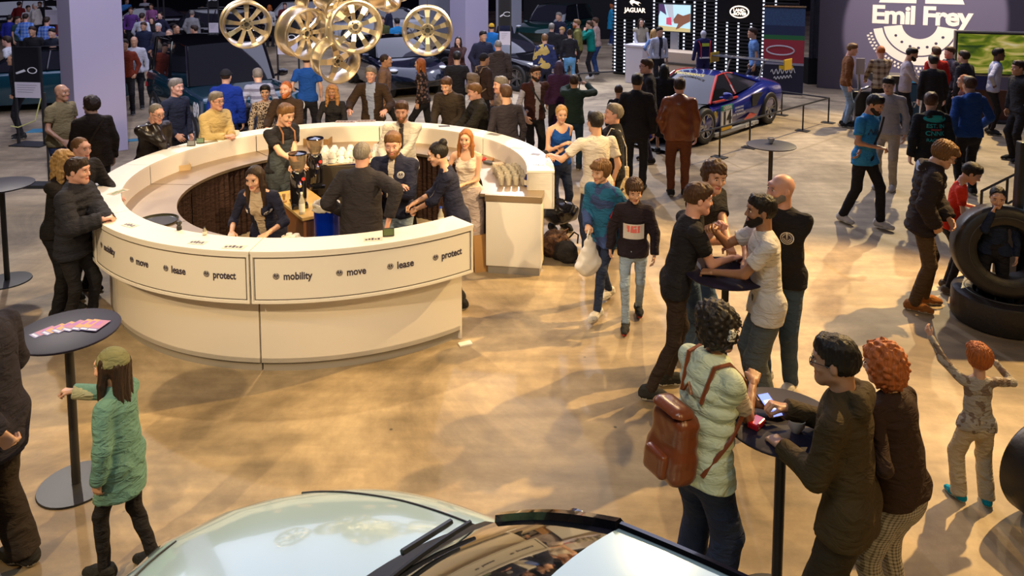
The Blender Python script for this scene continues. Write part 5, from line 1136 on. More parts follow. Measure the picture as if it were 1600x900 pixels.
MB().box(.30, .72, y_-.05, y_-.025, .16, .22).build('number_footer', mat((.7, .42, .02), .4), rc.root)
text('start_number', '14', mat((.01, .01, .01), .5), T(.51, y_-.024, .39) @ RZ(PI) @ S, rc.root, size=.36, bold=.012, extrude=.002)
text('series_lettering', 'DEKRA', wh, T(.51, y_-.018, .61) @ RZ(PI) @ S, rc.root, size=.10, bold=.003, extrude=.001)
text('sponsor_lettering', 'BLOCH', wh, T(-.45, .975, .11) @ RZ(PI) @ S, rc.root, size=.12, bold=.003, extrude=.001)
for k_, s_ in enumerate(('CONSULTING', 'AUTOMOTIVE', 'AND TECHNOLOGY')): text('sponsor_lettering', s_, wh, T(-.02, .955, .54-.07*k_) @ RZ(PI) @ S, rc.root, size=.055, extrude=.001)
MB().lathe([(0, 0), (.075, 0), (.075, -.01)], 16, T(.95, .972, .52) @ RX(-PI/2) @ Matrix.Diagonal((.75, 1, 1, 1))).build('yellow_shield', mat((.8, .55, .02), .4), rc.root)
text('windscreen_lettering', 'PERFORMANCE', mat((.7, .55, .05), .4), T(.36, 0, 1.165) @ RZ(PI/2) @ RX(math.radians(35)), rc.root, size=.10, bold=.003, extrude=.001)
MB().add([(-.5, .965, .2), (-.1, .958, .2), (-.45, .962, .36), (-.75, .97, .30)], [(0, 1, 2, 3)]).build('red_flash', RRED, rc.root)
rc.lights(1.75, .72, None, (.2, .07, .05))
# dark show cars in the background ----------------------------------------------------------------
sedan = [(-2.35, .7, .3, .72, .86), (-2.25, .86, .25, .82, .98), (-1.4, .93, .2, .86, 1.0), (.4, .93, .2, .86, .98), (1.2, .92, .2, .82, .92), (1.9, .88, .22, .72, .80), (2.25, .78, .28, .58, .62), (2.35, .7, .32, .48, .50)]
cabs = dict(xc=.95, xw=.2, xr=-1.3, xb=-2.0, zc=.96, zr=1.42, wb=.78, wr_=.60, zb=1.0, curve=.16)
suvk = [(-2.3, .8, .35, .9, 1.05), (-2.2, .92, .3, .98, 1.12), (.4, .96, .28, 1.0, 1.12), (1.4, .95, .3, .95, 1.06), (2.05, .92, .32, .86, .94), (2.3, .84, .4, .7, .74)]
cabu = dict(xc=.95, xw=.35, xr=-1.8, xb=-2.15, zc=1.1, zr=1.72, wb=.80, wr_=.66, zb=1.1, curve=.14)
NB = mat((.006, .010, .022), .12, .2, coat=1); DG = mat((.003, .035, .030), .12, .2, coat=1); WC = mat((.55, .58, .62), .2, coat=1); BKP = mat((.006, .006, .008), .1, coat=1)
def show(label, px, py, hdg, keys, cab, paint, grp='dark cars on show at the back', wr=.36, lamps=True):
    x, y = G(px, py); c = Car('car', label, (x, y), math.radians(hdg), keys, paint, cab=cab, wr=wr, nplan=.4, roofm=paint if paint in (WC, DG) else BLKG, group=grp, pw=3.0)
    c.mirrors(.6, 1.0)
    if lamps: c.lights(2.0, .78, None, (.14, .12, .05))
    return c
show('dark navy coupe with glossy bonnet behind the hanging wheels', 618, 136, -62, sedan, cabs, NB)
c = show('dark teal car with red tail light left of the left column', 56, 166, 200, sedan, cabs, TEAL, lamps=False)
c.lights(-2.12, .75, None, (.05, .26, .05), mat((.5, .01, .01), .2, emit=.6, ecol=(1, .05, .03)), 'tail_light')
show('black car cut by the left edge of the picture', -150, 268, -52, suvk, cabu, BKP)
show('black estate car beyond the teal off road vehicle', 318, 84, 190, suvk, cabu, BKP)
show('black car at the very back left beside the left column', 215, 60, 215, sedan, cabs, BKP)
show('dark green car behind the group by the second column', 868, 72, 240, suvk, cabu, DG)
show('black car with raised nose at the back left of the slatted wall', 925, 52, 215, sedan, cabs, BKP)
show('white car behind the hanging wheels', 590, 62, 200, sedan, cabs, WC)
show('black off road vehicle at the top centre', 452, 62, 200, suvk, cabu, BKP)
show('black car at the top left corner', 12, 60, 215, suvk, cabu, NB)
cv = show('black convertible with tan seats right of the second column', 784, 128, -42, sedan, dict(cabs, open_top=True), BKP)
for q in (-1, 1):
    MB().box(-.35, -.05, q*.38-.24, q*.38+.24, .75, 1.32, bev=.06).build('seat', mat((.35, .17, .07), .5), cv.root, True)
# hanging alloy wheels over the bar ----------------------------------------------------------------
def hang(px, py, Y, R, yaw, tilt, ns, dbl, label, back=False, roll=0):
    c = D(px, py, Y); root = empty('alloy_wheel', c, 0, label, 'wheel rim', 'silver wheel rims hanging over the bar')
    M = RZ(math.radians(yaw)) @ RX(math.radians(90+tilt)) @ RZ(math.radians(roll))
    rim(root, M, R, .23, ns, dbl, deep=.06 if not back else .15)
    w_ = MB()
    for q in (-1, 1): w_.tube([M @ Vector((0, 0, .09*q))+Vector((0, 0, R*.95)), Vector((0, 0, 6.2-c.z))], .0015, 4)
    w_.build('hanging_wire', DARKM, root); return root
hang(384, 37, 8.1, .255, 28, 4, 9, False, 'silver wheel rim hanging furthest left over the bar', roll=10)
hang(474, 51, 7.9, .275, 50, 6, 9, False, 'deep silver wheel rim second from the left, turned to show its barrel', roll=5)
hang(553, 42, 7.8, .275, 26, -4, 9, False, 'silver wheel rim in the middle of the cluster, dark centre', roll=20)
hang(524, 93, 7.9, .235, 38, 12, 5, False, 'lowest hanging silver wheel rim with five broad spokes', roll=35)
hang(668, 47, 7.9, .262, 6, 0, 10, False, 'silver wheel rim hanging furthest right over the bar, ten spokes', roll=54)
hang(500, 4, 8.4, .25, 50, 10, 5, True, 'silver wheel rim at the top edge above the second wheel', roll=5)
hang(532, -6, 7.9, .26, 60, 40, 7, False, 'silver wheel rim at the top edge seen edge on', roll=5)
hang(572, -14, 8.2, .25, -62, 20, 7, False, 'silver wheel rim at the top edge right of the cluster', roll=15)
hang(605, -18, 8.6, .25, -30, 30, 5, True, 'silver wheel rim at the top edge with only its lower rim in view')
# ---------------------------------------------------------------- hall walls, columns and stands
def st(o): return tag(o, kind='structure')
DW = mat((.012, .012, .018), .8); PLASTER = mat((.42, .38, .52), .7, bump=.05, bscale=30); PLW = mat((.78, .76, .78), .6)
st(MB().box(-34, 34, 52, 52.3, 0, 14).build('wall_back', DW)); st(MB().box(-34.3, -34, -4, 52.3, 0, 14).build('wall_left', DW)); st(MB().box(34, 34.3, -4, 52.3, 0, 14).build('wall_right', DW))
st(MB().box(-34.3, 34.3, -4.3, -4, 0, 14).build('wall_front', DW)); 
def wallM(a, ang): return T(a[0], a[1], 0) @ RZ(math.radians(ang))
def column(px, py, side, ang, ztop=13):
    x, y = G(px, py); return MB().box(0, side, 0, side, 0, ztop, wallM((x, y), ang), bev=.01)
st(column(121, 247, .86, 44).build('trim_1', PLASTER)); st(column(728, 133, .80, 38).build('trim_2', PLASTER))
st(MB().box(0, 4.6, 0, .2, 0, 13, wallM(G(818, 62), 3)).build('trim_3', mat((.008, .008, .011), .9)))
st(MB().box(0, 1.1, 0, .2, 0, 13, wallM(G(775, 66), 0)).build('trim_4', mat((.26, .27, .31), .7)))
st(MB().box(0, 2.3, 0, .2, 0, 13, wallM(G(655, 52), 0)).build('trim_5', mat((.30, .31, .36), .7)))
# black slatted wall with rows of light dots ---------------------------------------------------
A = Vector((*G(957, 115), 0)); B = Vector((*G(1243, 143), 0)); d = (B-A); Lw = d.length; ang = math.degrees(math.atan2(d.y, d.x))
MW = wallM(A, ang); sw = empty('slatted_wall', (0, 0, 0), 0, 'black slatted exhibition wall with columns of white light dots and two lit signs', 'display wall')
MB().box(0, Lw, .05, .1, 0, 6.5, MW).build('backing', mat((.012, .012, .014), .9), sw)
SL = mat((.014, .014, .016), .5)
proto_s = None
for k in range(62):
    z = .04+k*.105
    if proto_s is None: proto_s = MB().box(0, Lw, -.045, .03, 0, .05).build('slat', SL, sw); proto_s.matrix_local = MW @ T(0, 0, z)
    else: c = proto_s.copy(); COL.objects.link(c); c.parent = sw; c.matrix_local = MW @ T(0, 0, z)
def wl(px): u = (px-800)/FPX*.99; du = d/Lw; return (u*A.y-A.x)/(du.x-u*du.y)
dots = MB(); cols = [wl(p) for p in (965, 980, 995, 1010, 1026, 1042, 1057, 1074, 1090, 1106, 1124, 1142, 1160, 1180, 1199, 1218)]
panels = [(wl(968), wl(1024), 1.78, 5.0), (wl(1127), wl(1197), 1.80, 5.0)]
for x in cols:
    for k in range(61):
        z = .115+k*.105
        if any(a-.02 < x < b+.02 and z0 < z < z1 for a, b, z0, z1 in panels): continue
        dots.box(x-.022, x+.022, -.075, -.05, z-.025, z+.025, MW)
tag(dots.build('light_dots', mat((.85, .88, 1), .5, emit=1.0, ecol=(.85, .9, 1)), sw), kind='stuff')
for a, b, z0, z1 in panels: MB().box(a, b, -.09, -.05, z0, z1, MW).build('sign_panel', mat((.006, .006, .008), .3), sw)
SG = mat((1, .82, .66), .5, emit=1.3, ecol=(1, .80, .62))
xm = (panels[0][0]+panels[0][1])/2; FM = lambda x, z, y=-.095: MW @ T(x, y, z) @ RX(PI/2)
text('lettering', 'JAGUAR', SG, FM(xm+.02, 2.02), sw, size=.19, bold=.004, extrude=.004)
cat = [(-.42, .02), (-.30, .14), (-.12, .16), (.05, .10), (.25, .08), (.42, .0), (.30, .03), (.20, -.04), (.35, -.12), (.12, -.04), (-.05, .02), (-.2, -.02), (-.12, -.12), (-.3, -.02), (-.35, .08)]
MB().add([FM(xm+.02, 2.23) @ Vector((x*.5, z*.65, .0)) for x, z in cat], [tuple(range(len(cat)))]).build('leaping_cat_emblem', SG, sw)
xo = (panels[1][0]+panels[1][1])/2
MB().tube([FM(xo, 2.10) @ Vector((.26*math.cos(t), .16*math.sin(t), 0)) for t in np.linspace(0, 2*PI, 33)[:-1]], .018, 6, closed=True).build('oval_emblem', SG, sw)
text('lettering', 'LAND-', SG, FM(xo, 2.145), sw, size=.115, bold=.005, extrude=.004); text('lettering', '-ROVER', SG, FM(xo, 2.045), sw, size=.115, bold=.005, extrude=.004)
# screen on a silver post
xs = (wl(1038)+wl(1090))/2; hw_ = (wl(1090)-wl(1038))/2
ss = empty('screen', (0, 0, 0), 0, 'large screen on a silver post showing a leaping animal, on the slatted wall', 'screen')
MB().box(xs-hw_, xs+hw_, -.30, -.22, 1.45, 2.27, MW, bev=.01).build('frame', DARKM, ss)
def pic(name, parent, M, w, h, rects, e=.9):
    MB().box(-w/2, w/2, -h/2, h/2, 0, .004, M).build(name, mat(rects[0], .5, emit=e), parent)
    for i, r in enumerate(rects[1:]):
        c, pts = r; MB().add([M @ Vector((x*w/2, y*h/2, .006+.001*i)) for x, y in pts], [tuple(range(len(pts)))]).build('picture_shape', mat(c, .5, emit=e), parent)
pic('picture', ss, MW @ T(xs, -.305, 1.86) @ RX(PI/2), 2*hw_-.04, .78, [(.42, .62, .68), ((.36, .40, .44), [(-.6, 1), (-.1, 1), (.0, -.3), (-.25, -.3)]), ((.06, .03, .09), [(-1, 1), (-.65, 1), (-.5, .2), (-.9, .5), (-1, .1)]), ((.5, .06, .12), [(-.5, .0), (-.2, .05), (-.15, -.55), (-.5, -.5)]),
   ((.45, .36, .16), [(-1, -.6), (1, -.75), (1, -1), (-1, -1)]), ((.17, .07, .04), [(-.05, -.1), (.2, .35), (.55, .2), (1, .4), (1, -.2), (.6, -.45), (.3, -.75), (.1, -.85), (.25, -.4), (.0, -.4)])])
MB().box(xs-.12, xs+.12, -.29, -.22, 0, 1.45, MW).build('post', mat((.45, .47, .52), .3, .6), ss)
# reception desk
dk = empty('reception_desk', (*G(1003, 132), 0), math.radians(-38), 'cream and white reception desk in front of the slatted wall', 'desk')
CR = mat((.68, .53, .38), .5); WD = mat((.72, .68, .72), .5)
MB().box(-.55, .0, 0, .75, 0, 1.06, bev=.01).build('white_block', WD, dk); MB().box(-.58, .02, -.03, .78, 1.06, 1.12, bev=.008).build('white_top', WD, dk)
MB().box(.02, 1.55, .35, 1.05, 0, .60, bev=.01).build('lower_block', CR, dk); MB().box(.02, 1.45, .40, 1.05, .66, .95, bev=.01).build('upper_block', CR, dk); MB().box(.02, 1.6, .33, 1.08, .60, .66).build('recess', DLINE, dk)
# driver's suit on a stand
su = empty('racing_suit', (*G(1097, 148), 0), math.radians(15), 'navy and red racing overalls on a stand in front of the slatted wall', 'overalls')
F = Field((-.35, -.2, .0), (.35, .2, 1.75), .022); F.cap((0, 0, .95), (0, 0, 1.35), .16, .17, .04, sc=(1, .6, 1)); F.cap((-.16, 0, 1.42), (.16, 0, 1.42), .06, .06, .04)
for q in (-1, 1): F.cap((q*.19, 0, 1.4), (q*.27, .02, .95), .06, .045, .03); F.cap((q*.09, 0, .95), (q*.11, 0, .25), .09, .07, .03)
v, q4 = F.mesh(); link_mesh('overalls', np_mesh('overalls', v, q4), cloth((.014, .014, .07), None), su)
F = Field((-.1, -.1, 1.45), (.1, .1, 1.75), .015); F.ell((0, 0, 1.62), (.075, .08, .09), .01); F.cap((0, 0, 1.45), (0, 0, 1.6), .05, .05, .02); v, q4 = F.mesh(); link_mesh('mannequin_head', np_mesh('mannequin_head', v, q4), mat((.5, .5, .56), .4), su)
for q in (-1, 1): MB().tube([(q*.17, -.07, 1.44), (q*.13, -.125, 1.3), (q*.12, -.13, 1.0)], .014, 6).build('red_stripe', mat((.5, .02, .03), .5), su)
MB().box(-.1, .1, -.135, -.12, 1.3, 1.38).build('chest_patch', mat((.45, .55, .05), .5), su); MB().box(-.16, .16, -.13, -.115, .98, 1.02).build('belt', mat((.7, .7, .72), .5), su)
MB().box(-.2, .2, -.15, .15, 0, .03).build('base', DARKM, su); MB().tube([(0, 0, 0), (0, 0, 1.0)], .02).build('stand_pole', DARKM, su)
# roll-up banner
bn = empty('roll_up_banner', (*G(1222, 150), 0), math.radians(-25), 'tall roll up banner with race track picture right of the slatted wall', 'banner')
MB().box(-.5, .5, 0, .03, .05, 2.35).build('fabric', mat((.010, .012, .035), .6), bn); MB().box(-.52, .52, -.03, .06, 2.33, 2.37).build('top_rail', CHROME, bn); MB().box(-.5, .5, -.12, .14, 0, .08, bev=.01).build('foot', CHROME, bn)
for c, z0, z1 in (((.05, .12, .28), 1.85, 2.3), ((.015, .03, .09), 1.6, 1.85), ((.02, .16, .05), 1.48, 1.6), ((.36, .03, .05), .88, 1.48), ((.30, .30, .38), .82, .88)): MB().box(-.5, .5, -.006, -.001, z0, z1).build('picture_band', mat(c, .6, bump=0, var=.7, bscale=25) if z0 > 1.8 else mat(c, .6), bn)
MB().tube([Vector((-.08+.34*math.cos(t), -.01, 1.2+.12*math.sin(t))) for t in np.linspace(0, 2*PI, 25)[:-1]], .02, 5, closed=True).build('track_outline', mat((.6, .6, .65), .5), bn)
for z_, w_, a_ in ((.62, .30, .07), (.46, .22, .04)): MB().tube([(-w_+2*w_*k/40, -.012, z_+a_*math.sin(k*.9)*(1 if k % 7 else .3)+.002*k) for k in range(41)], .010, 5).build('banner_script', mat((.8, .8, .82), .5), bn, True)
MB().box(-.1, .25, -.012, -.005, .70, .80).build('yellow_tag', mat((.7, .45, .02), .5), bn)
# grey curtain left of the logo wall
cu = MB(); v = []; n = 120; a = G(1262, 132); b_ = G(1372, 128)
for i in range(n+1):
    t = i/n; x = a[0]+(b_[0]-a[0])*t; y = a[1]+(b_[1]-a[1])*t+.05*math.sin(i*.9)+.03*math.sin(i*.31); v += [(x, y, .75), (x, y, 9)]
st(cu.add(v, [(2*i, 2*i+2, 2*i+3, 2*i+1) for i in range(n)]).build('trim_6', cloth((.10, .10, .13)), None, True))
st(MB().box(0, 2.4, 0, .3, .0, .75, wallM(a, 4)).build('trim_7', mat((.01, .01, .013), .7)))
# purple wall with the round logo
lx, lz = 10.62, 1.90; lw = empty('logo_wall', (lx, 19.6, 0), math.radians(-30), 'grey purple exhibition wall with large cream round logo and lettering', 'display wall')
MB().box(-2.45, 2.75, 0, .25, 0, 9).build('wall_panel', mat((.115, .095, .125), .8), lw)
CRM = mat((.95, .80, .56), .7); R_ = 1.28
def L_(me_v, f, name, m=CRM, y=-.008): return MB().add([(x, y, lz+z) for x, z in me_v], f).build(name, m, lw)
def arcs(r0, r1, a0, a1, name, m=CRM, n=40, y=-.008):
    v = []; 
    for i in range(n+1):
        a = math.radians(a0+(a1-a0)*i/n); v += [(r0*math.cos(a), r0*math.sin(a)), (r1*math.cos(a), r1*math.sin(a))]
    return L_(v, [(2*i, 2*i+1, 2*i+3, 2*i+2) for i in range(n)], name, m, y)
arcs(.32*R_, .66*R_, 188, 352, 'emblem_ring'); arcs(.69*R_, .86*R_, 190, 350, 'emblem_ring'); 
for i in range(36):
    a = 194+i*(152/35); arcs(.90*R_, .945*R_, a, a+2.2, 'emblem_tooth', n=1); arcs(.965*R_, 1.01*R_, a+2.2, a+4.4, 'emblem_tooth', n=1)
for a in (212, 232, 270-18, 270, 288, 308, 328): MB().lathe([(0, 0), (.035, 0)], 12, T(.5*R_*math.cos(math.radians(a)), -.014, lz+.5*R_*math.sin(math.radians(a))) @ RX(PI/2)).build('emblem_dot', mat((.05, .04, .06), .7), lw)
for q in (-1, 1):
    L_([(q*.10, .52), (q*.98, .52), (q*.92, .68), (q*.5, .78), (q*.5, .95), (q*.10, .95)], [(0, 1, 2, 3, 4, 5) if q > 0 else (5, 4, 3, 2, 1, 0)], 'emblem_block')
text('lettering', 'Emil Frey', CRM, T(0, -.01, lz+.18) @ RX(PI/2), lw, size=.66, bold=.022, extrude=.004, space=.93)
spot((8.2, 13.5, 6.5), (10.7, 19.5, 2.2), 3200, (.95, .84, .92), 27, .12, .05)
# green screen
gs = empty('screen', (*G(1548, 190), 0), math.radians(-18), 'large screen on a stand showing a green landscape in front of the logo wall', 'screen')
MB().box(-.80, .80, -.02, .08, 1.0, 2.0, bev=.015).build('frame', mat((.5, .46, .40), .3, .5), gs); MB().box(-.76, .76, -.03, -.02, 1.04, 1.96).build('bezel', DARKM, gs)
def pmat():
    m, nt, b = new_mat('landscape_picture'); L = nt.links.new; tc = node(nt, 'ShaderNodeTexCoord'); mp = node(nt, 'ShaderNodeMapping'); mp.inputs['Scale'].default_value = (.9, 1, 3.2); n = node(nt, 'ShaderNodeTexNoise'); n.inputs['Scale'].default_value = 1.6; n.inputs['Distortion'].default_value = 1.2
    r = node(nt, 'ShaderNodeValToRGB'); e = r.color_ramp.elements; e[0].position = .3; e[0].color = (.02, .05, .01, 1); e[1].position = .75; e[1].color = (.75, .65, .42, 1); x = e.new(.45); x.color = (.14, .20, .01, 1); x = e.new(.58); x.color = (.50, .42, .10, 1)
    L(tc.outputs['Object'], mp.inputs[0]); L(mp.outputs[0], n.inputs[0]); L(n.outputs[0], r.inputs[0]); L(r.outputs[0], b.inputs['Base Color']); L(r.outputs[0], b.inputs['Emission Color']); b.inputs['Emission Strength'].default_value = .5; return m
MB().box(-.73, .73, -.036, -.03, 1.07, 1.93).build('picture', pmat(), gs)
MB().box(-.72, -.05, -.03, .1, .7, 1.0).build('blue_sign', mat((.012, .018, .10), .5), gs); text('lettering', 'SS', mat((.75, .8, .85), .4, emit=.3), T(-.45, -.04, .84) @ RX(PI/2), gs, size=.26, bold=.004, extrude=.002)
MB().box(-.6, .6, .0, .12, 0, .7).build('stand', mat((.10, .035, .02), .5), gs); MB().box(-.8, .8, -.25, .35, 0, .05).build('stand_foot', DARKM, gs)
# racing simulator rack
rk = empty('racing_simulator', (*G(1385, 196), 0), math.radians(-12), 'black racing simulator rig with blue side panel in front of the plaid shirt', 'simulator')
BM = mat((.015, .015, .018), .35); MB().box(-.35, .55, -.25, .25, .95, 1.12, bev=.02).build('control_box', BM, rk); MB().box(.18, .55, -.27, -.25, .15, .95).build('side_panel', mat((.02, .10, .22), .4), rk)
text('panel_number', '07', mat((.7, .75, .8), .5), T(.42, -.28, .52) @ RX(PI/2), rk, size=.18, bold=.004, extrude=.002)
MB().box(.22, .50, -.26, -.25, .98, 1.08).build('display', mat((.02, .18, .35), .4, emit=.5), rk)
for x in (-.7, -.45): MB().tube([(x, -.2, 0), (x, -.2, .55), (x+.12, -.2, .8), (x+.3, -.1, .85)], .03, 8).build('frame_tube', mat((.6, .62, .68), .25, .7), rk, True)
MB().box(-.75, .15, -.2, .25, .2, .75, bev=.04).build('machine_body', BM, rk); MB().box(-.8, .6, -.3, .35, 0, .12).build('base', BM, rk); MB().box(.2, .55, -.2, .2, .12, .95).build('cabinet', BM, rk)
MB().tube([(-.55, .1, .75), (-.6, .05, 1.2), (-.5, 0, 1.35)], .035, 8).build('steering_column', mat((.4, .4, .42), .3, .7), rk, True); MB().box(-.68, -.5, -.08, -.04, 1.1, 1.45, bev=.01).build('side_screen', mat((.25, .25, .3), .3), rk)
MB().box(-.35, -.05, -.27, -.25, .45, .75).build('notice_frame', mat((.05, .05, .055), .4), rk)
for i in range(5): MB().lathe([(0, 0), (.022, 0), (.022, -.02)], 8, T(-.22+.07*(i % 3), -.255, 1.0+.06*(i//3)) @ RX(PI/2)).build('button', mat((.7, .7, .75), .3, emit=.3), rk)
# thin pylons and stands ----------------------------------------------------------------
def pylon(px, py, w, h, label, ang=0, notice=(.9, 1.15), logos=True):
    p = empty('info_pylon', (*G(px, py), 0), math.radians(ang), label, 'info stand', 'black info pylons beside the show cars')
    for q in (-1, 1): MB().box(q*w/2-.02, q*w/2+.02, -.02, .02, 0, h).build('post', DARKM, p)
    MB().box(-w/2, w/2, -.015, .015, h-.75, h).build('header_panel', mat((.008, .008, .01), .4), p); MB().box(-w/2-.05, w/2+.05, -.2, .2, 0, .02).build('foot', DARKM, p)
    if logos: 
        MB().lathe([(.055, 0), (.07, 0)], 16, T(.10*w/.5, -.018, h-.45) @ RX(PI/2) @ Matrix.Diagonal((1.5, .9, 1, 1))).build('oval_logo', mat((.8, .8, .82), .4), p)
        MB().add([(-.22*w/.5, -.018, h-.5), (-.05*w/.5, -.018, h-.43), (-.02, -.018, h-.47), (-.2*w/.5, -.018, h-.53)], [(0, 1, 2, 3)]).build('slash_logo', mat((.7, .7, .74), .4), p)
    MB().box(-w/2+.01, w/2-.01, -.03, -.02, notice[0], notice[1]).build('notice', mat((.62, .58, .66), .6), p)
    for k in range(4): MB().box(-w/2+.06, w/2-.08-.03*k, -.033, -.03, notice[1]-.06-.045*k, notice[1]-.05-.045*k).build('notice_line', mat((.30, .28, .34), .6), p)
    return p
ps = pylon(50, 226, .56, 1.9, 'black stand with two white logos and a pink white notice at the left edge', -8, (.92, 1.22))
MB().tube([(.27, -.03, .92), (.2, -.12, .5), (-.1, -.2, .38), (-.25, -.2, .4)], .012, 6).build('chain', mat((.55, .55, .2), .4), ps, True)
pylon(789, 150, .30, 2.6, 'tall thin black pylon with notices right of the second column', 0, (1.35, 1.7)); pylon(255, 96, .20, 3.4, 'thin black pylon rising behind the teal off road vehicle', 0, (1.0, 1.2))
pylon(336, 92, .36, 2.6, 'black pylon with small white notice behind the teal off road vehicle', 0, (.95, 1.3)); pylon(452, 150, .55, 2.0, 'black pylon with pale notice below the second hanging wheel', 0, (1.1, 1.5)); pylon(85, 72, .6, 2.4, 'pylon with green and red picture and white notice at the top left', 0, (.9, 1.5))
for px in (78, 0):
    pass
po = empty('barrier_post', (*G(78, 292), 0), 0, 'thin black post on a square foot behind the couple at the left of the bar', 'barrier post')
MB().tube([(0, 0, 0), (0, 0, 1.5)], .018, 8).build('pole', DARKM, po); MB().box(-.45, .2, -.1, .14, 0, .05).build('foot', DARKM, po)
# low belt barrier round the race car ----------------------------------------------------------------
pts = [(1124, 246), (1171, 231), (1254, 204.6), (1294, 192), (1221, 180)]
pw_ = [Vector((*G(*p), 0)) for p in pts]
for i, p in enumerate(pw_):
    b = empty('barrier_post', p, math.radians(-43), 'low black barrier post in front of the race car, '+('nearest the leather jacket', 'second from the leather jacket', 'third from the leather jacket', 'at the outer corner', 'behind the car near the banner')[i], 'barrier post', 'low barrier round the race car')
    MB().tube([(0, 0, 0), (0, 0, .56)], .017, 8).build('pole', DARKM, b); MB().box(-.13, .13, -.09, .09, 0, .015).build('foot', DARKM, b)
pl0 = Vector((*G(1068, 262), 0)); chain = [pl0]+pw_[:4]+[pw_[4], Vector((*G(1190, 174), 0))]
tag(MB().tube([p+Vector((0, 0, .55)) for p in chain], .018, 6).build('barrier_bar', DARKM), 'low black bar running round the race car on its posts', 'barrier')
for i, (a, b_) in enumerate([((832, 185), (905, 152)), ((905, 152), (962, 148))]):
    A_, B_ = Vector((*G(*a), .0)), Vector((*G(*b_), .0))
    o = MB(); o.tube([A_+Vector((0, 0, .62)), B_+Vector((0, 0, .62))], .02, 6); o.tube([A_, A_+Vector((0, 0, .62))], .015, 6)
    tag(o.build('barrier_bar', DARKM), ('black barrier bar beside the photographing person', 'black barrier bar in front of the boy in the dark sweater')[i], 'barrier')
# dark display behind the bar and pale tape on the floor
tag(MB().box(0, 1.3, 0, .35, 0, .012, wallM(G(40, 208), 12)).build('floor_tape', mat((.04, .22, .34), .5)), 'light blue tape mark on the floor left of the left column', 'floor tape')
tag(MB().box(0, .8, 0, .2, 0, .012, wallM(G(196, 222), 20)).build('floor_tape', mat((.04, .22, .34), .5)), 'light blue tape mark on the floor by the off road wheel', 'floor tape')
# ---------------------------------------------------------------- high tables and small things
TT = mat((.014, .011, .026), .5, spec=.3)
def hightable(px, py, label, h=1.1):
    x, y = G(px, py, h); t = empty('high_table', (x, y, 0), 0, label, 'high table', 'round black high tables')
    MB().lathe([(0, h-.018), (.31, h-.018), (.318, h-.012), (.318, h-.003), (.31, h), (0, h)], 48).build('tabletop', TT, t, True)
    MB().tube([(0, 0, .01), (0, 0, h-.018)], .028, 16).build('pole', DARKM, t, True); MB().lathe([(0, .018), (.05, .018), (.235, .012), (.24, 0)], 40).build('base', DARKM, t, True); return t
ta = hightable(106, 515, 'black high table with colourful leaflets at the front left'); hightable(2, 288, 'empty black high table cut by the left edge')
tc_ = hightable(1205, 226, 'black high table with one cup between the barrier and the sky blue shirt'); td = hightable(1134, 425, 'black high table with the four men in t-shirts round it'); te = hightable(1222, 656, 'black high table with phone and cappuccino at the front right')
def onto(t, dx, dy, z=1.1): return Vector((t.location.x+dx, t.location.y+dy, z))
PORC = mat((.82, .78, .70), .15, coat=.5); COF = mat((.12, .05, .02), .4); MILK = mat((.6, .42, .25), .5)
cup_m = {}
def cup(loc, label, s=1.0, rot=0, paper=False, milk=True, upside=False):
    e = empty('coffee_cup', loc, rot, label, 'cup', 'white coffee cups'); e.scale = (s, s, s)
    M = T(0, 0, .065) @ RX(PI) if upside else Matrix()
    o = MB().lathe([(0, .0), (.022, 0), (.024, .006), (.038, .03), (.043, .062), (.0405, .062), (.035, .03), (.02, .01), (0, .01)], 24, M).build('cup_body', PORC, e, True)
    if not upside:
        MB().lathe([(0, .052), (.040, .052)], 20).build('coffee', COF, e); 
        if milk: MB().lathe([(0, .0535), (.026, .0535)], 14).build('milk_foam', MILK, e)
    MB().tube([M @ Vector((.038+.022*math.sin(t), 0, .036+.018*math.cos(t))) for t in np.linspace(0, PI, 7)], .005, 6).build('cup_handle', PORC, e, True); return e
x, y = G(1244, 668, 1.12); cup((x, y, 1.1), 'white cappuccino cup on the front right table', 1.15, .6)
cup(onto(tc_, .03, .10), 'white cup on the table near the barrier', 1.1, 1)
cup(onto(td, -.10, .05), 'dark drink cup on the middle table left', 1.0, 1); cup(onto(td, .18, -.02), 'cup on the middle table right beside the white t-shirt', 1.0, 2)
p = who['vest']; hp_ = W_(p, p['hands'][-1])
ph = empty('phone', (*G(1203, 632, 1.17), 1.165), .3, 'phone with a glowing blue screen held over the front right table', 'phone')
MB().box(-.036, .036, -.075, .075, -.004, .004, RX(.35), bev=.002).build('phone_case', DARKM, ph); MB().box(-.032, .032, -.07, .07, .0041, .005, RX(.35)).build('phone_screen', mat((.12, .18, .9), .2, emit=1.6, ecol=(.18, .25, 1)), ph); MB().box(-.022, .022, -.03, .03, .0052, .006, RX(.35)).build('screen_picture', mat((.8, .85, 1), .3, emit=1.2), ph)
wl_ = empty('wallet', (*G(1182, 660, 1.12), 1.1), .8, 'small glossy red purse on the front right table', 'purse')
MB().box(-.05, .05, -.03, .03, 0, .035, bev=.008).build('purse_body', mat((.5, .01, .02), .15, coat=1), wl_)
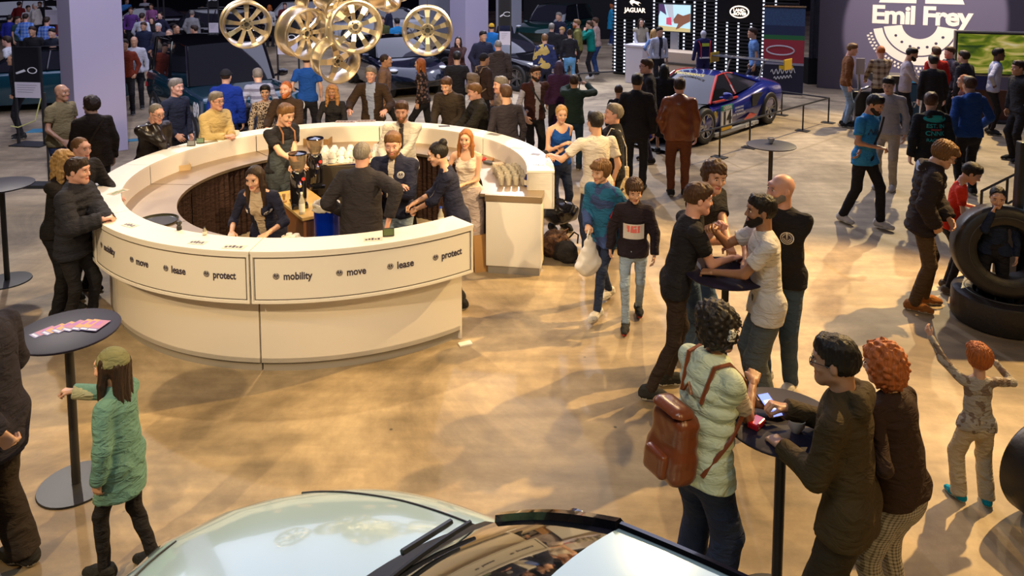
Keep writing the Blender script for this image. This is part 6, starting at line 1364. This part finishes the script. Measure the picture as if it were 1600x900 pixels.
# leaflets fanned on the front left table
for i in range(7):
    t = i/6; e = empty('leaflet', onto(ta, -.15+.32*t, -.035+.085*math.sin(t*2.2)+.01, 1.1+.0012*i), -.55+.4*t, 'colourful leaflet on the front left table, '+('first', 'second', 'third', 'fourth', 'fifth', 'sixth', 'last')[i]+' of the fan from the left', 'leaflet', 'fanned leaflets')
    MB().box(-.03, .05, -.075, .075, 0, .001).build('paper', mat((.05, .03, .22), .4), e); MB().box(-.028, .048, -.04, .073, .001, .0016).build('print_block', mat((.60, .27, .03) if i % 3 else (.40, .12, .22), .5), e)
    MB().box(-.02, .04, -.065, -.05, .001, .0016).build('print_line', mat((.6, .6, .8), .5), e)
    MB().box(-.02, .01, .0, .05, .0016, .002).build('print_spot', mat((.35, .08, .4), .5), e)
# ---- on and in the bar
def pol(r, deg, z): a = math.radians(deg); return Vector((CX+r*math.cos(a), CY+r*math.sin(a), z))
WOOD = mat((.42, .25, .10), .5, var=.35, bscale=9); CARD = mat((.50, .36, .20), .7)
def tray(loc, rz, w, d, h, label, m=CARD):
    e = empty('tray', loc, rz, label, 'tray'); MB().box(-w/2, w/2, -d/2, d/2, 0, .006).build('bottom', m, e)
    for q in (-1, 1): MB().box(-w/2, w/2, q*d/2-.004, q*d/2+.004, 0, h).build('side_board', m, e); MB().box(q*w/2-.004, q*w/2+.004, -d/2, d/2, 0, h).build('end_board', m, e)
    return e
x, y = G(274, 262, .95); tray((x, y, .92), .5, .34, .16, .07, 'cardboard tray standing on the steel worktop at the left of the bar'); x, y = G(497, 221, .95); tray((x, y, .92), -.1, .36, .2, .09, 'wooden box on the worktop at the back of the bar', WOOD)
x, y = G(246, 345, .93); e = empty('serving_tray', (x, y, .92), 0, 'round black serving tray on the worktop at the front left', 'tray'); MB().lathe([(0, .004), (.18, .004), (.195, .02), (.2, .02), (.185, 0), (0, 0)], 32).build('tray_disc', mat((.03, .03, .015), .25), e, True)
def grinder(px, py, label):
    x, y = G(px, py, .80); e = empty('coffee_grinder', (x, y, .80), .4, label, 'coffee grinder', 'black coffee grinders')
    MB().box(-.09, .09, -.13, .15, 0, .05, bev=.01).build('base', BLKG, e); MB().lathe([(0, .05), (.085, .05), (.09, .1), (.088, .36), (.07, .40), (0, .40)], 24).build('grinder_body', BLKG, e, True)
    MB().lathe([(.05, .40), (.06, .42), (.095, .50), (.10, .60), (.096, .60), (.09, .50), (.055, .42)], 24).build('bean_hopper', mat((.75, .62, .45), .08, trans=.85, coat=.5), e, True)
    MB().lathe([(0, .43), (.06, .44), (.085, .49), (0, .50)], 16).build('coffee_beans', mat((.10, .04, .015), .6, bump=1, bscale=90), e, True); MB().lathe([(0, .62), (.1, .61), (.105, .598), (0, .6)], 24).build('hopper_lid', BLKG, e, True)
    MB().tube([(0, -.08, .30), (0, -.15, .27)], .022, 8).build('spout', CHROME, e); MB().tube([(-.03, -.1, .2), (-.03, -.19, .2)], .008, 6).build('fork', CHROME, e); MB().lathe([(0, 0), (.02, 0), (.02, .004)], 12, T(.045, -.085, .33) @ RX(PI/2)).build('round_logo', mat((.6, .05, .04), .4), e)
    MB().tube([(-.06, -.1, .36), (-.09, -.15, .42)], .006, 6).build('lever', CHROME, e); return e
# wooden service table
c0 = Vector((*G(472, 341, .80), 0)); c1 = Vector((*G(433, 309, .80), 0)); tb = empty('service_table', c0, math.atan2((c1-c0).y, (c1-c0).x)-PI/2, 'wooden service table with light top inside the bar', 'table')
MB().box(0, .42, 0, 1.05, .765, .80, bev=.004).build('tabletop', mat((.60, .40, .13), .4, var=.3, bscale=7), tb); MB().box(.02, .05, .02, 1.0, 0, .765).build('side_board', mat((.22, .09, .03), .5), tb); MB().box(.05, .38, .02, 1.0, 0, .765).build('cupboard', mat((.06, .025, .015), .5), tb)
g1 = (469, 318); grinder(467, 322, 'black coffee grinder with clear bean hopper, nearest the barista'); grinder(494, 292, 'second black coffee grinder, beside the blue bin')
def bottle(loc, label, h=.24, r=.032, m=None, capm=None, liquid=None):
    e = empty('bottle', loc, 0, label, 'bottle'); MB().lathe([(0, 0), (r, 0), (r, h*.6), (r*.45, h*.78), (r*.38, h*.93), (0, h*.93)], 20).build('bottle_body', m or mat((.75, .72, .6), .08, trans=.6, coat=.5), e, True)
    MB().lathe([(0, h), (r*.45, h), (r*.45, h*.92)], 14).build('bottle_cap', capm or PORC, e); MB().lathe([(r*1.02, h*.12), (r*1.02, h*.5)], 20).build('bottle_label', mat((.72, .68, .58), .5), e, True); return e
x, y = G(472, 334, .8); bottle((x, y, .8), 'clear glass bottle with white cap and label on the service table'); x, y = G(689, 352, .93); bottle((x, y, .92), 'small water bottle with blue cap beside the waitress with the bun', .2, .03, None, mat((.02, .08, .5), .4))
x, y = G(444, 316, .8); e = empty('tamper', (x, y, .8), 0, 'wooden handled coffee tamper on the service table', 'tamper'); MB().lathe([(0, 0), (.03, 0), (.03, .02), (.012, .03), (.012, .06), (.02, .08), (.018, .1), (0, .105)], 16).build('tamper_body', WOOD, e, True)
x, y = G(506, 368, 0); x, y = G(510, 318, 1.05)
bi = empty('waste_bin', (x, y, 0), 0, 'royal blue waste bin with white bag over its rim inside the bar', 'bin'); MB().lathe([(0, .02), (.125, .02), (.13, 1.0), (.135, 1.02)], 32).build('bin_body', mat((.0, .025, .42), .25, coat=.4), bi, True)
F = Field((-.2, -.2, .90), (.2, .2, 1.12), .012); F.cap((0, 0, 1.0), (0, 0, 1.04), .145, .14, .01, lcut=lambda X, Y, Z: np.maximum(Z-1.07, .99-Z)); F.cap((0, 0, .9), (0, 0, 1.15), .115, .12, .01, sub=True); F.wrinkle(.006, 40); v, q4 = F.mesh(); link_mesh('bin_bag', np_mesh('bin_bag', v, q4), mat((.72, .66, .52), .35), bi)
# coffee cups stacked upside down behind
x0, y0 = G(535, 262, .92); n_ = 0
mc = empty('espresso_machine', (x0+.15, y0+.05, 0), math.radians(8), 'espresso machine counter behind the bar staff carrying many white cups', 'coffee machine')
MB().box(-.45, .55, -.18, .32, .62, 1.0, bev=.02).build('machine_body', mat((.10, .085, .07), .3, .6), mc); MB().box(-.42, .52, -.15, .29, 0, .62).build('cabinet', mat((.02, .015, .012), .6), mc)
MB().box(-.47, .57, -.2, .34, 1.0, 1.015).build('cup_shelf', CHROME, mc)
ORD = ('first', 'second', 'third', 'fourth', 'fifth', 'sixth', 'seventh', 'eighth', 'ninth')
first = None
for lay in range(2):
    for i in range(9):
        for j in range(4):
            if lay and (i+j) % 3 == 2: continue
            loc = mc.matrix_world @ Vector((0, 0, 0)); M = Matrix.Translation(mc.location) @ RZ(math.radians(8)); pnt = M @ Vector((-.39+i*.108+.01*((j*7+i) % 3), -.12+j*.115, 1.015+.062*lay))
            if first is None: first = cup(pnt, 'white cup upside down on the espresso machine', 1.15, .3, upside=True); first['group'] = 'cups stacked on the espresso machine'; first['label'] = 'upside down white cup on the espresso machine, lower layer, front row, leftmost'; kids_ = {first.name: [q for q in bpy.data.objects if q.parent == first]}
            else: copy_tree(first, loc=pnt, rz=(i*1.7+j) % 6, kids=kids_, label='upside down white cup on the espresso machine, '+('lower', 'upper')[lay]+' layer, '+('front', 'second', 'third', 'rear')[j]+' row, '+ORD[i]+' from the left')
for i, (px, py) in enumerate(((446, 374), (457, 372), (470, 375), (452, 368), (463, 369))):
    x, y = G(px, py, .98); cup((x, y, 1.15 if False else .92), ('white cup upside down just behind the front ledge, leftmost', 'white cup upside down behind the front ledge, second', 'white cup upside down behind the front ledge, rightmost', 'white cup in the rear row behind the ledge, left', 'white cup in the rear row behind the ledge, right')[i], 1.25, i, upside=True)
# glasses on the right worktop
GL = mat((.8, .76, .66), .05, trans=.7, coat=.4)
ORD2 = ('nearest the drawer front', 'second', 'third', 'fourth', 'farthest')
gfirst = None
for i in range(7):
    for j in range(5):
        pnt = pol(1.92+.085*j+.01*(i % 2), 2+i*2.6, .92)
        if gfirst is None:
            gfirst = empty('drinking_glass', pnt, 0, 'glass on the right worktop, first row from the cabinet end, innermost', 'glass', 'glasses on the right worktop'); MB().lathe([(0, .004), (.028, .004), (.036, .10), (.034, .10), (.026, .008), (0, .008)], 16).build('glass_body', GL, gfirst, True)
            kg = {gfirst.name: [q for q in bpy.data.objects if q.parent == gfirst]}
        else: copy_tree(gfirst, loc=pnt, kids=kg, label='glass on the right worktop, '+ORD[i]+' row from the cabinet end, '+('innermost', 'second from inside', 'middle', 'second from outside', 'outermost')[j])
x, y = G(823, 287, .95); b_ = bottle((x, y, .92), 'small dark blue labelled bottle beside the glasses', .16, .03, mat((.01, .02, .15), .2))
for i in range(4):
    p_ = pol(2.02+.07*(i % 2), 36-i*3, .92); e = empty('napkin_pack', p_, .4+i, ('red', 'brown', 'dark grey', 'beige')[i]+' napkin pack on the right worktop beside the glasses', 'pack'); MB().box(-.07, .07, -.045, .045, 0, .03, bev=.005).build('pack_body', mat(((.4, .02, .02), (.3, .15, .05), (.05, .05, .05), (.5, .4, .3))[i], .5), e)
# things lying on the white ledge
def card(px, py, label, w=.15, d=.08, rz=0, col=(.62, .58, .52), print_=(.03, .02, .03), name='flyer', z=1.151):
    x, y = G(px, py, z); e = empty(name, (x, y, z), rz, label, name.replace('_', ' ')); MB().box(-w/2, w/2, -d/2, d/2, 0, .002).build('paper', mat(col, .5), e)
    for k in range(5): MB().box(-w*.42+k*w*.165, -w*.42+k*w*.165+w*.12, -d*.25+.006*(k % 2), d*.12+.01*(k % 3), .002, .0026).build('print', mat(print_, .5), e)
    return e
card(203, 352, 'flyer with dark print on the ledge in front of the puffer jacket', rz=-.5); card(309, 379, 'flyer with dark print on the front ledge beside the salt shaker', rz=-.2); card(366, 386, 'flyer with dark print on the front ledge before the waitress', .19, .08, -.1); card(583, 374, 'white flyer on the front ledge left of the card stand', .16, .08, .15)
card(185, 300, 'green and orange snack wrap on the ledge beside the couple', .2, .1, 1.2, (.55, .45, .3), (.1, .2, .03)); card(842, 258, 'flyer with dark print at the right end of the ledge', .16, .06, -.1); card(837, 241, 'brown flyer on the ledge beside the blonde woman', .12, .09, -.5, (.10, .07, .04)); card(807, 231, 'cream menu on the ledge at the right', .15, .1, -.6, (.5, .42, .3), (.45, .38, .26)); card(772, 210, 'grey menu lying on the back right ledge', .18, .1, -.6, (.22, .2, .2), (.25, .23, .2)); card(694, 197, 'dark crumpled paper on the back right ledge', .16, .09, .2, (.08, .05, .03)); card(325, 222, 'flat brown tray card on the ledge beside the beige blazer', .24, .10, .6, (.20, .16, .08), (.24, .2, .1)); card(280, 229, 'pale menu card on the left ledge', .2, .1, .6, (.55, .5, .42), (.4, .36, .3)); card(540, 190, 'open brochure on the back ledge before the curly haired woman', .30, .14, 0, (.35, .28, .25), (.1, .06, .05)); card(572, 189, 'second brochure on the back ledge before the man in the brown jacket', .28, .14, .1, (.30, .24, .2), (.12, .07, .06))
for i, (px, py, c) in enumerate(((607, 369, (.10, .14, .05)), (313, 224, (.12, .20, .12)), (299, 228, (.20, .20, .22)))):
    x, y = G(px, py, 1.15); e = empty('card_stand', (x, y, 1.15), .2, ('small green framed card stand on the front ledge', 'small green card stand on the left ledge beside the blazer', 'small grey card stand on the left ledge')[i], 'card stand'); MB().box(-.05, .05, -.02, .005, 0, .07, RX(-.3), bev=.003).build('stand_frame', mat((.03, .03, .02), .4), e); MB().box(-.042, .042, -.022, -.0195, .008, .062, RX(-.3)).build('card_picture', mat(c, .4), e)
cup((*G(368, 212, 1.15), 1.15), 'white coffee cup on the ledge beside the beige blazer', 1.1, 1)
x, y = G(280, 359, 1.15); e = empty('pepper_mill', (x, y, 1.15), 0, 'small dark shaker set on the front left ledge', 'shaker'); MB().lathe([(0, 0), (.022, 0), (.022, .03), (.014, .04), (.026, .06), (.018, .08), (0, .082)], 14).build('shaker_body', DARKM, e, True)
x, y = G(320, 367, 1.15); bottle((x, y, 1.15), 'tiny glass bottle on the front left ledge', .07, .018, capm=DARKM)
x, y = G(672, 351, .95); e = empty('snack_pack', (x, y, .92), .3, 'red and brown snack pack beside the waitress with the bun', 'pack'); MB().box(-.12, .12, -.05, .05, 0, .04, bev=.01).build('pack_body', mat((.25, .05, .02), .4), e)
# ---- worn and carried things
def apron(p):
    F = Field((-.3, -.1, .35), (.3, .4, 1.45), .014)
    F.cap((0, 0, .5), (0, 0, 1.05), .20, .165, .03, p['fr'], (1, .78, 1)); F.cap((0, 0, 1.05), (0, 0, 1.33), .165, .168, .03, p['fr'], (1, .80, 1)); v, q4 = F.mesh(); o, R = p['fr']
    c = (v[q4].mean(1)-o) @ R.T; keep = (c[:, 1] > .012) & (np.abs(c[:, 0]) < np.where(c[:, 2] > 1.1, .11+.3*(1.36-c[:, 2]), .17)) & (c[:, 2] < 1.34)
    q4 = q4[keep]; used = np.unique(q4); mp = np.full(len(v), -1); mp[used] = np.arange(len(used)); link_mesh('apron', np_mesh('apron', v[used], mp[q4]), cloth((.05, .062, .075)), p['root'])
    for s in (-1, 1): MB().tube([TL(p, s*.09, .135, 1.31), TL(p, s*.085, .12, 1.42), TL(p, s*.06, .02, 1.49)], .010, 6).build('apron_strap', mat((.28, .12, .05), .5), p['root'], True)
    MB().box(-.03, .06, .155, .162, 1.18, 1.20, p['TM'] @ T(0, 0, -.93)).build('apron_label', mat((.8, .78, .7), .5), p['root'])
apron(who['barista'])
def necktie_knot(p): MB().lathe([(0, 0), (.022, .0), (.016, -.04), (0, -.04)], 8, p['TM'] @ T(0, .085, 1.475-.93)).build('tie_knot', mat((.03, .02, .02), .5), p['root'])
necktie_knot(who['tie'])
def rucksack(p, col, label, name='backpack', s=1.0, m=None, dz=0):
    F = Field((-.22, -.42, .8), (.22, 0, 1.5), .012); m = m or cloth(col)
    F.box((0, -.215, 1.15+dz), (.135*s, .08, .19*s), .055, .02); F.box((0, -.225, 1.06+dz), (.15*s, .09, .10*s), .06, .03); F.wrinkle(.003, 30)
    v, q4 = F.mesh(); Mx = p['TM'] @ T(0, 0, -.93)
    e = empty(name, p['root'].location, p['root'].rotation_euler.z, label, 'backpack'); e.scale = p['root'].scale
    link_mesh('bag_body', np_mesh('bag_body', xf(v, Mx), q4), m, e)
    F = Field((-.15, -.45, .9), (.15, -.2, 1.3), .011); F.box((0, -.315, 1.06+dz), (.085*s, .035, .07*s), .025, .01); v, q4 = F.mesh(); link_mesh('front_pocket', np_mesh('front_pocket', xf(v, Mx), q4), m, e)
    F = Field((-.16, -.35, 1.25), (.16, -.05, 1.5), .011); F.box((0, -.245, 1.30+dz), (.125*s, .075, .075*s), .05, .01); v, q4 = F.mesh(); link_mesh('flap', np_mesh('flap', xf(v, Mx), q4), m, e)
    for q in (-1, 1): MB().tube([TL(p, q*.075, -.13, 1.38+dz), TL(p, q*.10, -.09, 1.48), TL(p, q*.115, .0, 1.495), TL(p, q*.13, .115, 1.40), TL(p, q*.155, .12, 1.25), TL(p, q*.19, .0, 1.12), TL(p, q*.14, -.12, 1.02+dz)], .013, 6).build('shoulder_strap', m, e, True)
    MB().tube([TL(p, -.03, -.16, 1.41+dz), TL(p, 0, -.16, 1.46+dz), TL(p, .03, -.16, 1.41+dz)], .009, 6).build('carry_loop', m, e, True); return e
BRL = mat((.17, .045, .015), .3, coat=.2, bump=.25, bscale=25)
rucksack(who['vest'], None, 'small brown leather backpack on the woman with curly black hair', m=BRL, s=.95, dz=-.10); rucksack(who['pack'], (.30, .22, .15), 'beige backpack on the person in the black cap')
def bag_mesh(name, c, w, h, d, m, label, cat, rz=0, handle=None):
    F = Field((-w, -d, -h), (w, d, .08), .013); F.cap((0, 0, -h*.72), (0, 0, -.02), w*.62, w*.10, .03, sc=(1, d/w, 1)); F.cap((-w*.35, 0, -h*.80), (w*.35, 0, -h*.80), h*.16, h*.16, .04, sc=(1, .8, 1)); F.wrinkle(.008, 24, 2)
    v, q4 = F.mesh(); e = empty(name, c, rz, label, cat); link_mesh('bag_body', np_mesh('bag_body', v, q4), m, e)
    for q in (-1, 1): MB().tube([(q*.02, q*.01, -.06), (q*.03, q*.015, -.01), (0, 0, .03), (-q*.01, 0, .0)], .008, 6).build('bag_handle', m, e, True)
    return e
p = who['boy']; bag_mesh('plastic_bag', W_(p, p['hands'][1]), .24, .40, .14, mat((.80, .76, .72), .35), 'white plastic carrier bag held by the boy in the blue jacket', 'bag', .6)
p = who['drink']; c = W_(p, TL(p, .22, .02, .82))
e = empty('tote_bag', c+Vector((.06, -.10, -.1)), math.radians(20), 'cream tote bag with a black curved print hanging beside the grey haired man', 'bag'); MB().box(-.16, .16, -.03, .03, -.22, .22, bev=.02).build('bag_body', cloth((.60, .52, .40)), e, True)
MB().tube([Vector((.09*math.cos(t), -.032, .02+.11*math.sin(t))) for t in np.linspace(.8, 5.6, 16)], .016, 6).build('bag_print', INK, e, True)
for q in (-1, 1): MB().tube([(-.08, q*.02, .21), (-.06, q*.02, .5), (0, 0, .62), (.06, q*.02, .5), (.08, q*.02, .21)], .01, 6).build('bag_handle', cloth((.60, .52, .40)), e, True)
p = who['drink']; MB().tube([TL(p, q_, y_, z_) for q_, y_, z_ in ((-.155, .13, .95), (-.15, .135, 1.15), (-.155, .12, 1.35), (-.13, .04, 1.48), (-.13, -.06, 1.45), (-.15, -.13, 1.25), (-.15, -.13, 1.0))], .007, 5).build('white_piping', mat((.75, .72, .66), .6), p['root'], True)
h_ = p['hm'] @ Vector((0, .135, -.05)); cup(W_(p, h_)-Vector((0, 0, .03)), 'white cup held to his mouth by the grey haired man', 1.1, 0)
# backpacks and jackets piled below the right end of the bar
for i, (px, py, r, m_, lab) in enumerate(((872, 352, .17, mat((.012, .012, .016), .2, coat=.5), 'glossy black bag on top of the pile below the right end of the bar'), (868, 378, .17, cloth((.05, .022, .015), 'camo', (.10, .05, .03), 2), 'brown patterned jacket in the pile below the right end of the bar'), (884, 388, .14, cloth((.02, .018, .02)), 'black rucksack lying at the right of the pile below the bar'))):
    x, y = G(px, py+18, 0); z = (.34, .12, .1)[i]; F = Field((-.35, -.3, -.2), (.35, .3, .3), .014); F.ell((0, 0, 0), (r*1.25, r, r*.95), .02); F.ell((.1, .03, -.03), (r, r*.8, r*.7), .04); F.wrinkle(.012, 17, i*3)
    v, q4 = F.mesh(); v[:, 2] = np.maximum(v[:, 2], -z); e = empty('bag', (x, y, z), i, lab, 'bag'); link_mesh('bag_body', np_mesh('bag_body', v, q4), m_, e); MB().tube([(-.1, -.1, .12), (-.05, -.14, .2), (.05, -.14, .2), (.1, -.1, .12)], .01, 6).build('bag_handle', m_, e, True)
x, y = G(754, 425, 0); e = empty('cardboard_box', (x, y, 0), .3, 'upright cardboard sheet leaning beside the cabinet end of the bar', 'cardboard'); MB().box(-.09, .07, 0, .05, 0, .42, RX(-.12)).build('cardboard_sheet', mat((.40, .22, .08), .7), e)
x, y = G(893, 222, 1.0)
p = who['blue']; e = empty('black_jacket', W_(p, TL(p, .27, .10, 1.02)), 0, 'black jacket hanging over the arm of the blonde woman', 'jacket'); F = Field((-.2, -.2, -.5), (.2, .2, .2), .016); F.cap((0, 0, .06), (.03, 0, -.35), .075, .06, .03, sc=(1, 1.2, 1)); F.wrinkle(.01, 22, 1); v, q4 = F.mesh(); link_mesh('jacket_cloth', np_mesh('jacket_cloth', v, q4), cloth(BLK), e)
# ---- tyres, frame and monitor at the right edge
def big_tyre(name, loc, M, R, W, label):
    e = empty('tyre_display', loc, 0, label, 'tyre', 'wide racing tyres at the right edge'); b = MB(); h = W/2; r = R*.58
    b.lathe([(r, -h*.9), (r+.03, -h), (R-.05, -h*1.03), (R-.01, -h*.9), (R, -h*.75), (R, h*.75), (R-.01, h*.9), (R-.05, h*1.03), (r+.03, h), (r, h*.9), (r-.005, 0), (r, -h*.9)], 56, M); b.build('tyre_tread', mat((.018, .015, .014), .45, bump=.3, bscale=25), e, True)
    b = MB(); b.tube([M @ Vector(((r+.07)*math.cos(t), (r+.07)*math.sin(t), h*1.01)) for t in np.linspace(0, 2*PI, 41)[:-1]], .006, 5, closed=True); b.build('sidewall_ring', mat((.04, .035, .03), .5), e, True); return e
x, y = G(1560, 500, 0)
big_tyre('racing_tyre', (x, y, .30+.42), RZ(math.radians(-20)) @ RX(math.radians(78)), .44, .36, 'wide black racing tyre standing upright on another at the right edge')
big_tyre('racing_tyre', (x+.02, y+.0, .15), Matrix(), .44, .30, 'wide black racing tyre lying flat below the upright one')
big_tyre('racing_tyre', (*G(1640, 740, .3)[0:2], .3), RZ(.3) @ RX(math.radians(90)), .3, .24, 'brown black tyre cut by the right edge, near the small child')
mn = empty('monitor', (*G(1591, 500, 0), 0), math.radians(-4), 'tall black monitor showing a pale blue vehicle picture at the right edge', 'monitor')
MB().box(-.10, .9, -.04, .05, .98, 1.80, bev=.01).build('frame', DARKM, mn); pic('picture', mn, T(.42, -.045, 1.39) @ RX(PI/2), .92, .74, [(.05, .28, .42), ((.3, .5, .62), [(-1, .1), (-.4, .5), (1, .5), (1, -.2), (-1, -.3)]), ((.5, .62, .7), [(-1, -.35), (1, -.3), (1, -.5), (-1, -.55)]), ((.01, .02, .04), [(-1, -.55), (1, -.5), (1, -.7), (-1, -.72)]), ((.02, .03, .06), [(-1, .55), (-.9, .7), (1, .7), (1, .55)])], .7)
MB().box(-.05, .9, 0, .4, 0, .98).build('cabinet', mat((.008, .007, .01), .5), mn)
fr_ = empty('tubular_frame', (0, 0, 0), 0, 'black square tube frame behind the boy at the right edge', 'frame')
a, b_, c, d_ = (Vector((*G(1532, 330, .0), 0)) for _ in range(4)); a = Vector((*G(1530, 372), 0)); b_ = Vector((*G(1600, 330), 0))
for q in (.25, .62): MB().tube([a+Vector((0, 0, q)), b_+Vector((0, 0, q+.0))], .02, 4).build('rail', DARKM, fr_)
for t in (0, .55, 1): MB().tube([a.lerp(b_, t), a.lerp(b_, t)+Vector((0, 0, .62))], .02, 4).build('upright', DARKM, fr_)
tag(MB().box(-.06, .06, -.035, .035, 0, .012, T(*G(727, 538), 0) @ RZ(.4)).build('floor_wedge', mat((.75, .72, .66), .5)), 'small white wedge under the front right corner of the bar', 'wedge')
p = who['coat']
# the red lined bag carried past the bar
e = empty('garment_bag', (*G(330, 205, 1.05), .80), .6, 'red lined jacket carried over an arm between the leather jacket and the blazer', 'jacket'); F = Field((-.25, -.2, -.35), (.25, .2, .35), .018); F.cap((0, 0, .22), (.02, 0, -.25), .09, .12, .03, sc=(1, .7, 1)); F.wrinkle(.01, 20, 2); v, q4 = F.mesh(); e.location = Vector((*G(322, 215, 1.0), .85)); link_mesh('jacket_cloth', np_mesh('jacket_cloth', v, q4), cloth((.10, .012, .008), 'camo', (.03, .018, .015), .8), e)
